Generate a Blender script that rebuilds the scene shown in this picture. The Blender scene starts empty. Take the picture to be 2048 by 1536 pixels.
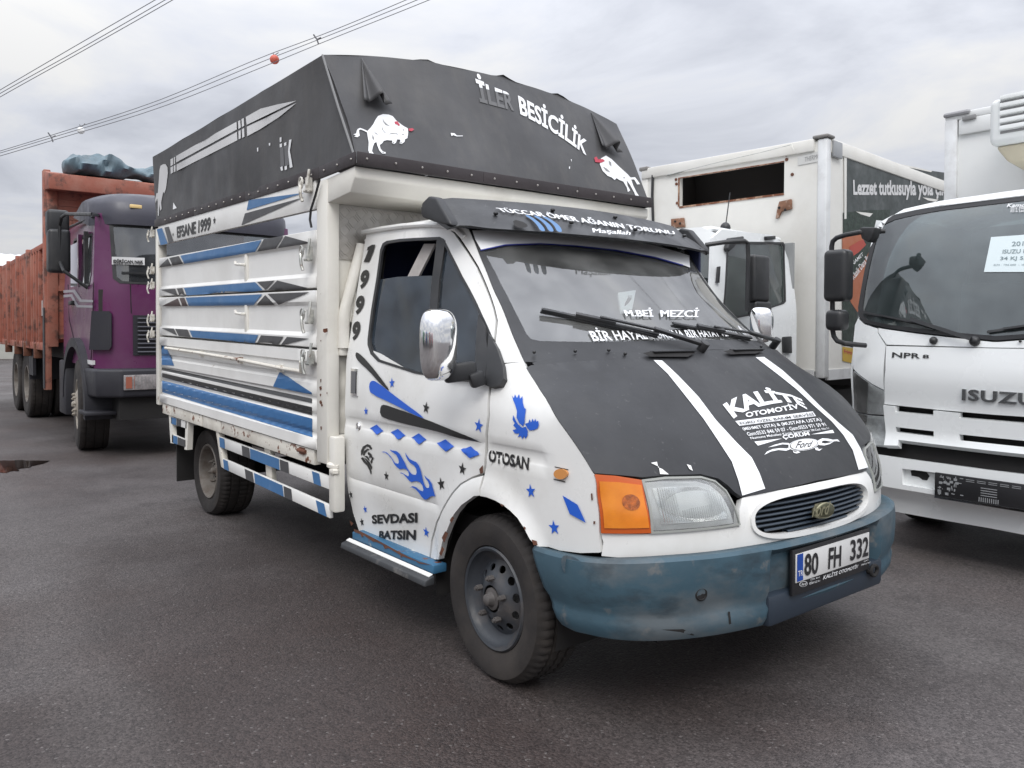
import bpy, bmesh, math, random
import numpy as np
from mathutils import Vector, Matrix
from mathutils.geometry import delaunay_2d_cdt
D = bpy.data; SC = bpy.context.scene; COL = SC.collection
rng = np.random.default_rng(11); random.seed(11)
A = np.array
# ------------------------------------------------------------------ camera
FPX, PPX, PPY = 1605.13, 1024.0, 691.91
CP = A([2.5124, -2.8779, 1.3841])
def _cam_axes(yaw, pitch, roll):
    y, p, r = np.radians([yaw, pitch, roll]); a = np.pi + y
    h = A([np.cos(a), np.sin(a), 0]); z = A([0, 0, 1.0])
    f = h*np.cos(p) + z*np.sin(p); ri = np.cross(f, z); ri /= np.linalg.norm(ri); up = np.cross(ri, f)
    return ri*np.cos(r) + up*np.sin(r), up*np.cos(r) - ri*np.sin(r), f
CR, CU, CF = _cam_axes(-38.7371, -1.1075, 0.2462)
cam = D.cameras.new('camera'); cam.sensor_width = 36; cam.lens = FPX*36/2048
cam.shift_y = -(768 - PPY)/2048; cam.clip_start = .05; cam.clip_end = 2000
camo = D.objects.new('camera', cam); COL.objects.link(camo)
camo.matrix_world = Matrix(((CR[0], CU[0], -CF[0], CP[0]), (CR[1], CU[1], -CF[1], CP[1]), (CR[2], CU[2], -CF[2], CP[2]), (0, 0, 0, 1)))
SC.camera = camo
# ------------------------------------------------------------------ world, sun, exposure
SUN_EL, SUN_AZ = 48.0, -38.0          # azimuth of the sun, degrees from +x, counter-clockwise
w = D.worlds.new('World'); SC.world = w; w.use_nodes = True
nt = w.node_tree; nt.nodes.clear(); NN = nt.nodes.new; LK = nt.links.new
wo = NN('ShaderNodeOutputWorld'); add = NN('ShaderNodeAddShader')
sky = NN('ShaderNodeTexSky'); sky.sky_type = 'NISHITA'; sky.sun_disc = False
sky.sun_elevation = math.radians(SUN_EL); sky.sun_rotation = math.radians(90 - SUN_AZ); sky.dust_density = 3
bg1 = NN('ShaderNodeBackground'); bg1.inputs[1].default_value = .05; LK(sky.outputs[0], bg1.inputs[0])
tc = NN('ShaderNodeTexCoord'); sep = NN('ShaderNodeSeparateXYZ'); LK(tc.outputs['Generated'], sep.inputs[0])
def wm(op, a, b=None, c=None):
    n = NN('ShaderNodeMath'); n.operation = op
    for i, x in enumerate((a, b, c)):
        if x is None: continue
        if isinstance(x, (int, float)): n.inputs[i].default_value = x
        else: LK(x, n.inputs[i])
    return n.outputs[0]
zc = wm('MAXIMUM', sep.outputs[2], 0.0)
den = wm('ADD', zc, .16)
px_, py_ = wm('DIVIDE', sep.outputs[0], den), wm('DIVIDE', sep.outputs[1], den)
cmb = NN('ShaderNodeCombineXYZ'); LK(px_, cmb.inputs[0]); LK(py_, cmb.inputs[1])
n1 = NN('ShaderNodeTexNoise'); n1.inputs['Scale'].default_value = 1.15; n1.inputs['Detail'].default_value = 7; n1.inputs['Roughness'].default_value = .55; n1.inputs['Distortion'].default_value = .4
LK(cmb.outputs[0], n1.inputs['Vector'])
cr = NN('ShaderNodeValToRGB'); LK(n1.outputs[0], cr.inputs[0])
e = cr.color_ramp.elements; e[0].position = .38; e[0].color = (.66, .69, .77, 1); e[1].position = .62; e[1].color = (1, 1, 1.0, 1)
m_ = e = cr.color_ramp.elements.new(.5); e.color = (.84, .87, .95, 1)
lum = wm('MULTIPLY_ADD', wm('MULTIPLY', zc, zc), 2.6, .74)          # overcast sky: brighter towards the zenith
vm = NN('ShaderNodeVectorMath'); vm.operation = 'SCALE'; LK(cr.outputs[0], vm.inputs[0]); LK(lum, vm.inputs['Scale'])
bg2 = NN('ShaderNodeBackground'); LK(vm.outputs[0], bg2.inputs[0]); bg2.inputs[1].default_value = 1.0
mixs = NN('ShaderNodeMixShader'); mixs.inputs[0].default_value = .94
LK(bg1.outputs[0], mixs.inputs[1]); LK(bg2.outputs[0], mixs.inputs[2]); LK(mixs.outputs[0], wo.inputs[0])
sl = D.lights.new('sun', 'SUN'); sl.energy = 1.5; sl.angle = math.radians(28); sl.color = (1, .97, .93)
so = D.objects.new('sun', sl); COL.objects.link(so)
so.rotation_euler = (0, math.radians(90 - SUN_EL), math.radians(SUN_AZ))
SC.view_settings.view_transform = 'Standard'; SC.view_settings.look = 'None'
SC.view_settings.gamma = 1; SC.view_settings.use_curve_mapping = False; SC.view_settings.exposure = 0.0
SC.render.engine = 'CYCLES'; SC.cycles.max_bounces = 8; SC.cycles.transparent_max_bounces = 24
# ------------------------------------------------------------------ pixel rays and frames
def rays(uv):
    uv = np.atleast_2d(A(uv, float))
    return CR[None]*((uv[:, 0]-PPX)/FPX)[:, None] + CU[None]*((PPY-uv[:, 1])/FPX)[:, None] + CF[None]
class Frame:
    def __init__(s, O=(0, 0, 0), az=0):
        a = math.radians(az); s.O = A(O, float); s.az = az
        s.M = A([[math.cos(a), -math.sin(a), 0], [math.sin(a), math.cos(a), 0], [0, 0, 1]])
    def ray(s, uv): return s.M.T @ (CP - s.O), rays(uv) @ s.M
    def on(s, uv, ax, val):
        o, d = s.ray(uv); i = 'xyz'.index(ax); return o + d*((val-o[i])/d[:, i])[:, None]
W0 = Frame()
def K(ox, oy, sc, pts): return [(ox + x/sc, oy + y/sc) for x, y in pts]
def pchip(xs, ys):
    xs = A(xs, float); ys = A(ys, float); h = np.diff(xs); d = np.diff(ys)/h; m = np.zeros(len(xs))
    for i in range(1, len(xs)-1):
        if d[i-1]*d[i] > 0:
            w1, w2 = 2*h[i]+h[i-1], h[i]+2*h[i-1]; m[i] = (w1+w2)/(w1/d[i-1]+w2/d[i])
    m[0], m[-1] = d[0], d[-1]
    X = np.linspace(xs[0], xs[-1], 600); k = np.clip(np.searchsorted(xs, X)-1, 0, len(h)-1); t = (X-xs[k])/h[k]
    Y = ys[k]*(1+2*t)*(1-t)**2 + h[k]*m[k]*t*(1-t)**2 + ys[k+1]*t*t*(3-2*t) + h[k]*m[k+1]*t*t*(t-1)
    return lambda v: np.interp(v, X, Y)
def sstep(a, b, x): t = np.clip((x-a)/(b-a), 0, 1); return t*t*(3-2*t)
class Surf:
    """explicit surface P[ax] = g(a, b); a, b are the two other coordinates in order"""
    def __init__(s, ax, g, sign, fr=W0, tr=(.6, 14)):
        s.ax = 'xyz'.index(ax); s.o = [i for i in range(3) if i != s.ax]; s.g = g; s.sign = sign; s.fr = fr; s.tr = tr
    def at(s, ab):
        ab = np.atleast_2d(A(ab, float)); P = np.zeros((len(ab), 3)); P[:, s.o[0]] = ab[:, 0]; P[:, s.o[1]] = ab[:, 1]
        P[:, s.ax] = s.g(ab[:, 0], ab[:, 1]); return P
    def ab(s, P): return P[:, s.o]
    def normal(s, P):
        h = 2e-3; a, b = P[:, s.o[0]], P[:, s.o[1]]; N = np.zeros_like(P); N[:, s.ax] = s.sign
        N[:, s.o[0]] = -s.sign*(s.g(a+h, b)-s.g(a-h, b))/(2*h); N[:, s.o[1]] = -s.sign*(s.g(a, b+h)-s.g(a, b-h))/(2*h)
        return N/np.linalg.norm(N, axis=1)[:, None]
    def hit(s, uv):
        o, d = s.fr.ray(uv); ts = np.linspace(s.tr[0], s.tr[1], 500)
        def f(t):
            P = o + d*t[:, None]; return P[:, s.ax] - s.g(P[:, s.o[0]], P[:, s.o[1]])
        fv = np.stack([f(np.full(len(d), t)) for t in ts], 1)
        sg = np.sign(fv[:, :-1]) != np.sign(fv[:, 1:]); k = np.where(sg.any(1), sg.argmax(1), np.abs(fv).argmin(1).clip(0, 498))
        lo, hi = ts[k], ts[k+1]; fl = f(lo)
        for _ in range(36):
            mid = (lo+hi)/2; fm = f(mid); same = np.sign(fm) == np.sign(fl); lo = np.where(same, mid, lo); hi = np.where(same, hi, mid)
        return o + d*lo[:, None]
    def prm(s, uv): return s.ab(s.hit(uv))
# ------------------------------------------------------------------ objects
def link(ob, parent=None):
    COL.objects.link(ob)
    if parent is not None: ob.parent = parent
    return ob
def thing(name, label, cat, fr=W0, loc=None, group=None):
    o = D.objects.new(name, None); o.empty_display_size = .2; COL.objects.link(o)
    o.location = fr.O if loc is None else loc; o.rotation_euler = (0, 0, math.radians(fr.az))
    o['label'] = label; o['category'] = cat
    if group: o['group'] = group
    return o
def mk(name, V, F, mats, parent=None, smooth=35, mi=None, bev=0, seg=2):
    me = D.meshes.new(name); me.from_pydata([tuple(map(float, v)) for v in V], [], [tuple(map(int, f)) for f in F])
    mats = mats if isinstance(mats, (list, tuple)) else [mats]
    for m in mats: me.materials.append(m)
    if mi is not None: me.polygons.foreach_set('material_index', list(map(int, mi)))
    if bev:
        bm = bmesh.new(); bm.from_mesh(me); bmesh.ops.remove_doubles(bm, verts=bm.verts, dist=1e-6)
        bmesh.ops.recalc_face_normals(bm, faces=bm.faces)
        ed = [e for e in bm.edges if len(e.link_faces) == 2 and e.calc_face_angle(0) > .5]
        bmesh.ops.bevel(bm, geom=ed, offset=bev, segments=seg, affect='EDGES', profile=.5, clamp_overlap=True)
        bm.to_mesh(me); bm.free()
    if smooth:
        me.polygons.foreach_set('use_smooth', [True]*len(me.polygons)); me.set_sharp_from_angle(angle=math.radians(smooth))
    me.update(); return link(D.objects.new(name, me), parent)
def tag(o, label, cat, group=None, kind=None):
    if label: o['label'] = label
    if cat: o['category'] = cat
    if group: o['group'] = group
    if kind: o['kind'] = kind
    return o
class MB:
    def __init__(s): s.v = []; s.f = []; s.m = []
    def add(s, P, F, m=0):
        b = len(s.v); s.v.extend([tuple(map(float, p)) for p in P]); s.f.extend([tuple(i+b for i in f) for f in F]); s.m.extend([m]*len(F)); return s
    def box(s, x0, x1, y0, y1, z0, z1, m=0):
        return s.add([(x, y, z) for x in (x0, x1) for y in (y0, y1) for z in (z0, z1)],
                     [(0, 1, 3, 2), (4, 6, 7, 5), (0, 4, 5, 1), (2, 3, 7, 6), (0, 2, 6, 4), (1, 5, 7, 3)], m)
    def obox(s, c, ax, m=0):
        c = A(c, float); a = [A(q, float) for q in ax]
        return s.add([c+i*a[0]+j*a[1]+k*a[2] for i in (-1, 1) for j in (-1, 1) for k in (-1, 1)],
                     [(0, 1, 3, 2), (4, 6, 7, 5), (0, 4, 5, 1), (2, 3, 7, 6), (0, 2, 6, 4), (1, 5, 7, 3)], m)
    def bar(s, p, q, w, h, up=(0, 0, 1), m=0):
        p, q, up = A(p, float), A(q, float), A(up, float); d = q-p; L = np.linalg.norm(d); d /= L
        a = np.cross(d, up); a /= np.linalg.norm(a); b = np.cross(a, d)
        return s.obox((p+q)/2, (d*L/2, a*w/2, b*h/2), m)
    def ring(s, c, ax, r, n, ref=None):
        ax = A(ax, float)/np.linalg.norm(ax); ref = A((0, 0, 1.0) if abs(ax[2]) < .9 else (1, 0, 0)) if ref is None else ref
        u = np.cross(ax, ref); u /= np.linalg.norm(u); v = np.cross(ax, u); t = np.arange(n)*2*np.pi/n
        return [A(c)+r*(u*np.cos(q)+v*np.sin(q)) for q in t]
    def lathe(s, prof, o, ax, n=32, m=0, cap0=False, cap1=False):
        o, ax = A(o, float), A(ax, float)/np.linalg.norm(ax); P = []; F = []
        for r, h in prof: P += s.ring(o+ax*h, ax, max(r, 1e-5), n)
        for i in range(len(prof)-1):
            for j in range(n): k = (j+1) % n; F.append((i*n+j, i*n+k, (i+1)*n+k, (i+1)*n+j))
        if cap0: F.append(tuple(range(n))[::-1])
        if cap1: F.append(tuple((len(prof)-1)*n+j for j in range(n)))
        return s.add(P, F, m)
    def cyl(s, p, q, r, r1=None, n=16, m=0):
        p, q = A(p, float), A(q, float); L = np.linalg.norm(q-p)
        return s.lathe([(r, 0), (r if r1 is None else r1, L)], p, q-p, n, m, True, True)
    def tube(s, pts, r, n=8, m=0):
        pts = [A(p, float) for p in pts]; P = []; F = []; ref = None
        for i, p in enumerate(pts):
            d = pts[min(i+1, len(pts)-1)]-pts[max(i-1, 0)]; d /= np.linalg.norm(d)
            if ref is None: ref = A((0, 0, 1.0)) if abs(d[2]) < .9 else A((1.0, 0, 0))
            u = np.cross(d, ref); u /= np.linalg.norm(u); v = np.cross(u, d); ref = v
            P += [p+(r[i] if isinstance(r, (list, tuple)) else r)*(u*math.cos(t)+v*math.sin(t)) for t in np.arange(n)*2*np.pi/n]
        for i in range(len(pts)-1):
            for j in range(n): k = (j+1) % n; F.append((i*n+j, i*n+k, (i+1)*n+k, (i+1)*n+j))
        F.append(tuple(range(n))[::-1]); F.append(tuple((len(pts)-1)*n+j for j in range(n)))
        return s.add(P, F, m)
    def prism(s, poly, vec, m=0):
        n = len(poly); P = [A(p, float) for p in poly]; P += [p+A(vec, float) for p in P]
        return s.add(P, [tuple(range(n))[::-1], tuple(range(n, 2*n))] + [(i, (i+1) % n, n+(i+1) % n, n+i) for i in range(n)], m)
    def ball(s, c, r, n=16, k=10, m=0):
        r = A(r if hasattr(r, '__len__') else (r, r, r), float); P = []; F = []
        for i in range(k+1):
            a = np.pi*i/k
            P += [A(c)+r*A((math.sin(a)*math.cos(t), math.sin(a)*math.sin(t), math.cos(a))) for t in np.arange(n)*2*np.pi/n]
        for i in range(k):
            for j in range(n): q = (j+1) % n; F.append((i*n+j, (i+1)*n+j, (i+1)*n+q, i*n+q))
        return s.add(P, F, m)
    def build(s, name, mats, parent=None, bev=0, smooth=35, xf=None, seg=2):
        V = A(s.v); V = xf(V) if xf else V
        return mk(name, V, s.f, mats, parent, smooth, s.m, bev, seg)
def inpoly(P, poly):
    P = np.atleast_2d(P); q = A(poly); x, y = P[:, 0], P[:, 1]; c = np.zeros(len(P), bool); n = len(q)
    for i in range(n):
        x0, y0 = q[i]; x1, y1 = q[(i+1) % n]
        if y0 == y1: continue
        hit = ((y0 > y) != (y1 > y)) & (x < (x1-x0)*(y-y0)/(y1-y0)+x0); c ^= hit
    return c
def dens(poly, step):
    out = []; n = len(poly)
    for i in range(n):
        p, q = A(poly[i], float), A(poly[(i+1) % n], float); k = max(1, int(np.ceil(np.linalg.norm(q-p)/step)))
        out += [p+(q-p)*j/k for j in range(k)]
    return out
def chaikin(poly, it=2, closed=True):
    P = [A(p, float) for p in poly]
    for _ in range(it):
        Q = []; n = len(P)
        rg = range(n) if closed else range(n-1)
        if not closed: Q.append(P[0])
        for i in rg: a, b = P[i], P[(i+1) % n]; Q += [a*.75+b*.25, a*.25+b*.75]
        if not closed: Q.append(P[-1])
        P = Q
    return P
def cdt(outline, holes=(), step=.05, rows=(), sy=None, inner=True):
    sy = sy or step; pts = []; ed = []
    for lp in [outline, *holes]:
        L = dens(lp, max(step, sy) if not inner else step); b = len(pts); pts += L; n = len(L); ed += [(b+i, b+(i+1) % n) for i in range(n)]
    B = A(pts)
    if inner:
        x0, y0 = B.min(0); x1, y1 = B.max(0)
        xs = np.arange(x0+step*.5, x1, step); ys = np.arange(y0+sy*.5, y1, sy)
        if len(rows): rr = A(rows); ys = np.concatenate([[q for q in ys if np.abs(rr-q).min() > sy*.3], rr])
        if len(xs) and len(ys):
            G = A([(x, y) for y in ys for x in xs]); k = inpoly(G, outline)
            for h in holes: k &= ~inpoly(G, h)
            G = G[k]
            if len(G):
                dmin = np.concatenate([np.min(np.hypot((G[i:i+400, None, 0]-B[None, :, 0])/step, (G[i:i+400, None, 1]-B[None, :, 1])/sy), 1) for i in range(0, len(G), 400)])
                G = G[dmin > .3]; pts += list(G)
    r = delaunay_2d_cdt([Vector((float(p[0]), float(p[1]))) for p in pts], ed, [], 0, 1e-7)
    V = A([tuple(v) for v in r[0]]); F = A([f for f in r[2] if len(f) == 3])
    c = V[F].mean(1); k = inpoly(c, outline)
    for h in holes: k &= ~inpoly(c, h)
    ar = np.abs(np.cross(V[F[:, 1]]-V[F[:, 0]], V[F[:, 2]]-V[F[:, 0]])); k &= ar > 1e-9
    F = F[k]; used = np.unique(F); mp = -np.ones(len(V), int); mp[used] = np.arange(len(used))
    return V[used], mp[F]
def tri_normals(P, F):
    n = np.cross(P[F[:, 1]]-P[F[:, 0]], P[F[:, 2]]-P[F[:, 0]]); return n
def shell(P, F, out, thick):
    """orient faces so that they look along out (vector or per-vertex normals), then give them thickness"""
    n = tri_normals(P, F); o = out[F].mean(1) if out.ndim == 2 else out[None]
    fl = (n*o).sum(1) < 0; F = F.copy(); F[fl] = F[fl][:, ::-1]
    if not thick: return P, [tuple(f) for f in F]
    if out.ndim == 1:
        vn = np.zeros_like(P); nn = tri_normals(P, F)
        for i in range(3): np.add.at(vn, F[:, i], nn)
        vn /= np.linalg.norm(vn, axis=1)[:, None]+1e-12
    else: vn = out
    N = len(P); Q = np.concatenate([P, P-vn*thick]); FF = [tuple(f) for f in F] + [tuple(q+N for q in f[::-1]) for f in F]
    from collections import Counter
    cnt = Counter(); dr = {}
    for f in F:
        for a, b in ((f[0], f[1]), (f[1], f[2]), (f[2], f[0])): cnt[(min(a, b), max(a, b))] += 1; dr[(min(a, b), max(a, b))] = (a, b)
    for k, c in cnt.items():
        if c == 1: a, b = dr[k]; FF.append((a, a+N, b+N, b))
    return Q, FF
def sheet(name, surf, outline, mat, parent, holes=(), step=.06, thick=.004, rows=(), sy=None, smooth=40, off=0, mirror=False, inner=True, label=None):
    """a sheet of material lying on a surface, outline in the surface's own two coordinates"""
    V, F = cdt(outline, holes, step, rows, sy, inner); P = surf.at(V); N = surf.normal(P); P = P+N*off
    if mirror: P[:, 1] *= -1; N[:, 1] *= -1
    Q, FF = shell(P, F, N, thick); o = mk(name, Q, FF, mat, parent, smooth)
    if label: o['label'] = label
    return o
def decal(name, surf, polys, mat, parent, off=.003, step=None, smooth=40, label=None, holes=()):
    """flat print on a surface: outlines in photo pixels, laid onto the surface where it stands"""
    VV = []; FF = []; polys = polys if isinstance(polys[0][0], (tuple, list, np.ndarray)) else [polys]
    for pl in polys:
        V, F = cdt(pl, holes, step or 400, inner=step is not None); P = surf.hit(V); N = surf.normal(P); o, d = surf.fr.ray([(1024, 768)])
        P = P+N*off; Q, f = shell(P, F, N, 0); b = sum(len(v) for v in VV); VV.append(Q); FF += [tuple(i+b for i in t) for t in f]
    ob = mk(name, np.concatenate(VV), FF, mat, parent, smooth)
    if label: ob['label'] = label
    return ob
def patch(name, surf, polys, mat, parent, off=.003, step=None, label=None):
    """the same, outlines in surface coordinates"""
    VV = []; FF = []; b = 0
    for pl in polys:
        V, F = cdt(pl, (), step or 9, inner=step is not None); P = surf.at(V); N = surf.normal(P)
        Q, f = shell(P+N*off, F, N, 0); VV.append(Q); FF += [tuple(i+b for i in t) for t in f]; b += len(Q)
    ob = mk(name, np.concatenate(VV), FF, mat, parent, 40)
    if label: ob['label'] = label
    return ob
_glyph = {}
def glyphs(s, bold=0.0, shear=0.0, space=1.0):
    key = (s, bold, shear, space)
    if key not in _glyph:
        c = D.curves.new('lettering', 'FONT'); c.body = s; c.offset = bold; c.shear = shear; c.space_character = space; c.resolution_u = 3
        o = D.objects.new('lettering', c); COL.objects.link(o); bpy.context.view_layer.update()
        me = D.meshes.new_from_object(o.evaluated_get(bpy.context.evaluated_depsgraph_get()))
        V = A([tuple(v.co)[:2] for v in me.vertices]); F = [tuple(p.vertices) for p in me.polygons]
        D.objects.remove(o); D.meshes.remove(me); D.curves.remove(c)
        V = (V-V.min(0))/(V.max(0)-V.min(0)); _glyph[key] = (V, F)
    return _glyph[key]
def quadmap(V, q):
    """unit square (v up) -> quad TL TR BR BL, projective"""
    q = A(q, float); s = A([(0, 1), (1, 1), (1, 0), (0, 0)], float); M = []
    for (x, y), (u, v) in zip(s, q): M += [[x, y, 1, 0, 0, 0, -u*x, -u*y, u], [0, 0, 0, x, y, 1, -v*x, -v*y, v]]
    M = A(M); h = np.linalg.solve(M[:, :8], M[:, 8]); d = h[6]*V[:, 0]+h[7]*V[:, 1]+1
    return np.stack([(h[0]*V[:, 0]+h[1]*V[:, 1]+h[2])/d, (h[3]*V[:, 0]+h[4]*V[:, 1]+h[5])/d], 1)
def lay(name, surf, UV, F, mat, parent, off=.0035, mi=None, label=None, fat=0):
    P = surf.hit(UV); N = surf.normal(P); P = P+N*off; F2 = []
    if fat: P[len(P)//2:] += N[len(P)//2:]*.0006
    for f in F:
        a, b, c = P[f[0]], P[f[1]], P[f[2]]; k = np.dot(np.cross(b-a, c-a), N[f[0]]) < 0
        F2.append(f[::-1] if k else f)
    ob = mk(name, P, F2, mat, parent, 0, mi)
    if label: ob['label'] = label
    return ob
def text(s, surf, quad, mat, parent, bold=.012, shear=0, space=1, off=.0035, name='lettering', label=None, fat=0):
    V, F = glyphs(s, bold, shear, space)
    if fat: V, F = np.concatenate([V*A((1-fat, 1)), V*A((1-fat, 1))+A((fat, 0))]), F+[tuple(i+len(V) for i in f) for f in F]
    return lay(name, surf, quadmap(V, quad), F, mat, parent, off, label=label, fat=fat)
def arctext(s, surf, top, bot, mat, parent, bold=.02, off=.0035, space=1, name='lettering', mi=None, fat=0):
    V, F = glyphs(s, bold, 0, space)
    if fat: V, F = np.concatenate([V*A((1-fat, 1)), V*A((1-fat, 1))+A((fat, 0))]), F+[tuple(i+len(V) for i in f) for f in F]
    def along(pl, t):
        pl = A(pl, float); L = np.concatenate([[0], np.cumsum(np.linalg.norm(np.diff(pl, axis=0), axis=1))]); L /= L[-1]
        return np.stack([np.interp(t, L, pl[:, 0]), np.interp(t, L, pl[:, 1])], 1)
    T, B = along(chaikin(top, 2, False), V[:, 0]), along(chaikin(bot, 2, False), V[:, 0])
    UV = B+(T-B)*V[:, 1:2]
    return lay(name, surf, UV, F, mat, parent, off, fat=fat)
# ------------------------------------------------------------------ materials
def M(name, col, rough=.5, metal=0.0, var=0.0, vs=3.0, dirt=None, ds=4.0, dt=(.55, .75), bump=0.0, bs=60.0, spec=.5, coat=0.0, streak=False, sub=None):
    m = D.materials.new(name); m.use_nodes = True; t = m.node_tree; b = t.nodes['Principled BSDF']; N = t.nodes.new; L = t.links.new
    b.inputs['Roughness'].default_value = rough; b.inputs['Metallic'].default_value = metal
    b.inputs['Specular IOR Level'].default_value = spec; b.inputs['Coat Weight'].default_value = coat; b.inputs['Coat Roughness'].default_value = .12
    col = tuple(col)+(1,); b.inputs['Base Color'].default_value = col
    tc = N('ShaderNodeTexCoord'); cur = None
    def noise(sc, det=5, vec=None, ro=.6):
        n = N('ShaderNodeTexNoise'); n.inputs['Scale'].default_value = sc; n.inputs['Detail'].default_value = det; n.inputs['Roughness'].default_value = ro
        L(vec or tc.outputs['Object'], n.inputs['Vector']); return n.outputs[0]
    if var:
        r = N('ShaderNodeMapRange'); L(noise(vs), r.inputs[0]); r.inputs[1].default_value = .3; r.inputs[2].default_value = .7
        r.inputs[3].default_value = 1-var; r.inputs[4].default_value = 1+var
        v = N('ShaderNodeVectorMath'); v.operation = 'SCALE'; v.inputs[0].default_value = col[:3]; L(r.outputs[0], v.inputs['Scale']); cur = v.outputs[0]
    for i, dd in enumerate(dirt or []):
        dcol, amt, sc, lo, hi = dd[:5]; vec = None
        if len(dd) > 5:
            mp = N('ShaderNodeMapping'); mp.inputs['Scale'].default_value = dd[5]; L(tc.outputs['Object'], mp.inputs[0]); vec = mp.outputs[0]
        r = N('ShaderNodeMapRange'); L(noise(sc, 7, vec, .62), r.inputs[0]); r.inputs[1].default_value = lo; r.inputs[2].default_value = hi; r.inputs[4].default_value = amt
        x = N('ShaderNodeMix'); x.data_type = 'RGBA'; L(r.outputs[0], x.inputs[0])
        if cur: L(cur, x.inputs[6])
        else: x.inputs[6].default_value = col
        x.inputs[7].default_value = tuple(dcol)+(1,); cur = x.outputs[2]
    if cur: L(cur, b.inputs['Base Color'])
    if var or dirt:
        r = N('ShaderNodeMapRange'); L(noise(vs*2.3), r.inputs[0]); r.inputs[1].default_value = .3; r.inputs[2].default_value = .7
        r.inputs[3].default_value = max(rough-.1, .02); r.inputs[4].default_value = min(rough+.14, 1); L(r.outputs[0], b.inputs['Roughness'])
    if bump:
        bn = N('ShaderNodeBump'); bn.inputs['Strength'].default_value = bump; bn.inputs['Distance'].default_value = .01; L(noise(bs, 4), bn.inputs['Height']); L(bn.outputs[0], b.inputs['Normal'])
    return m
def glass(name, tint, refl=.12, rough=.02, dust=.05, dustcol=(.5, .5, .5), opa=0.0, opac=(.02, .02, .025)):
    m = D.materials.new(name); m.use_nodes = True; t = m.node_tree; t.nodes.clear(); N = t.nodes.new; L = t.links.new
    out = N('ShaderNodeOutputMaterial'); tr = N('ShaderNodeBsdfTransparent'); tr.inputs[0].default_value = tuple(tint)+(1,)
    gl = N('ShaderNodeBsdfGlossy'); gl.inputs['Roughness'].default_value = rough
    lw = N('ShaderNodeFresnel'); lw.inputs[0].default_value = 1.5
    ma = N('ShaderNodeMath'); ma.operation = 'MULTIPLY_ADD'; L(lw.outputs[0], ma.inputs[0]); ma.inputs[1].default_value = 1.0; ma.inputs[2].default_value = refl-.04
    ma.use_clamp = True
    df = N('ShaderNodeBsdfDiffuse'); df.inputs[0].default_value = tuple(dustcol)+(1,)
    tc = N('ShaderNodeTexCoord'); n = N('ShaderNodeTexNoise'); n.inputs['Scale'].default_value = 6; n.inputs['Detail'].default_value = 6; L(tc.outputs['Object'], n.inputs['Vector'])
    r = N('ShaderNodeMapRange'); L(n.outputs[0], r.inputs[0]); r.inputs[1].default_value = .3; r.inputs[2].default_value = .75; r.inputs[3].default_value = dust*.5; r.inputs[4].default_value = dust*1.6
    m0 = N('ShaderNodeMixShader'); m0.inputs[0].default_value = opa; d2 = N('ShaderNodeBsdfDiffuse'); d2.inputs[0].default_value = tuple(opac)+(1,)
    L(tr.outputs[0], m0.inputs[1]); L(d2.outputs[0], m0.inputs[2])
    m1 = N('ShaderNodeMixShader'); L(r.outputs[0], m1.inputs[0]); L(m0.outputs[0], m1.inputs[1]); L(df.outputs[0], m1.inputs[2])
    m2 = N('ShaderNodeMixShader'); L(ma.outputs[0], m2.inputs[0]); L(m1.outputs[0], m2.inputs[1]); L(gl.outputs[0], m2.inputs[2])
    L(m2.outputs[0], out.inputs[0]); return m
RUST = (.16, .055, .025); GRIME = (.22, .19, .15)
WHITE = M('white_paint', (.79, .79, .77), .32, var=.03, dirt=[((.52, .50, .45), .5, 1.9, .48, .75), ((.36, .33, .29), .4, 17, .67, .74), (RUST, .85, 9, .745, .775)], coat=.3)
CREAM = M('old_white_paint', (.74, .72, .66), .45, var=.05, dirt=[((.42, .39, .33), .55, 2.2, .5, .8), (RUST, .9, 8, .70, .735)], bump=.05, bs=30)
BEDW = M('bed_white_paint', (.76, .755, .73), .40, var=.04, dirt=[((.45, .43, .39), .45, 1.6, .5, .8), (RUST, .9, 11, .735, .76)])
RUSTY = M('rusty_white_paint', (.70, .67, .60), .55, var=.08, dirt=[((.4, .36, .3), .6, 5, .48, .72), (RUST, 1, 12, .60, .64)], bump=.2)
RUSTM = M('rust', (.13, .05, .028), .8, var=.3, vs=14, bump=.3)
VINYL = M('black_vinyl', (.026, .027, .030), .42, var=.18, vs=2.0, dirt=[((.075, .075, .075), .45, 1.3, .46, .75), ((.10, .10, .10), .5, 40, .64, .72)], bump=.18, bs=7, spec=.40)
TARP = M('grey_tarpaulin', (.066, .066, .069), .52, var=.12, vs=1.4, dirt=[((.115, .11, .105), .6, 1.0, .46, .78), ((.11, .105, .10), .5, 1.6, .5, .75, (6, 6, .7))], bump=.35, bs=4, spec=.35)
HEM = M('tarpaulin_hem', (.035, .028, .030), .55, var=.2, bump=.2, bs=20)
BLK = M('black_plastic', (.022, .023, .025), .42, var=.1, dirt=[((.09, .085, .08), .4, 5, .5, .8)])
DARK = M('dark_underbody', (.012, .011, .011), .8)
BLACKP = M('black_paint', (.018, .018, .02), .4, spec=.5)
GREYP = M('charcoal_vinyl_print', (.065, .065, .068), .45, var=.08)
BLUE = M('blue_print', (.05, .155, .335), .42, var=.06, dirt=[((.25, .33, .42), .4, 6, .6, .8)])
BLUED = M('blue_painted_stripe', (.028, .135, .33), .38, var=.06, dirt=[((.4, .5, .6), .6, 14, .67, .73)])
ROYAL = M('royal_blue_sticker', (.02, .115, .58), .45)
INK = M('black_sticker', (.02, .02, .02), .45)
WPRINT = M('white_print', (.80, .81, .82), .5)
WTARP = M('white_tarp_print', (.62, .62, .62), .55, var=.06)
GPRINT = M('faded_grey_print', (.13, .13, .135), .55)
REDP = M('red_print', (.45, .04, .07), .5)
LINEP = M('grey_line_print', (.25, .25, .25), .5)
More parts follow.
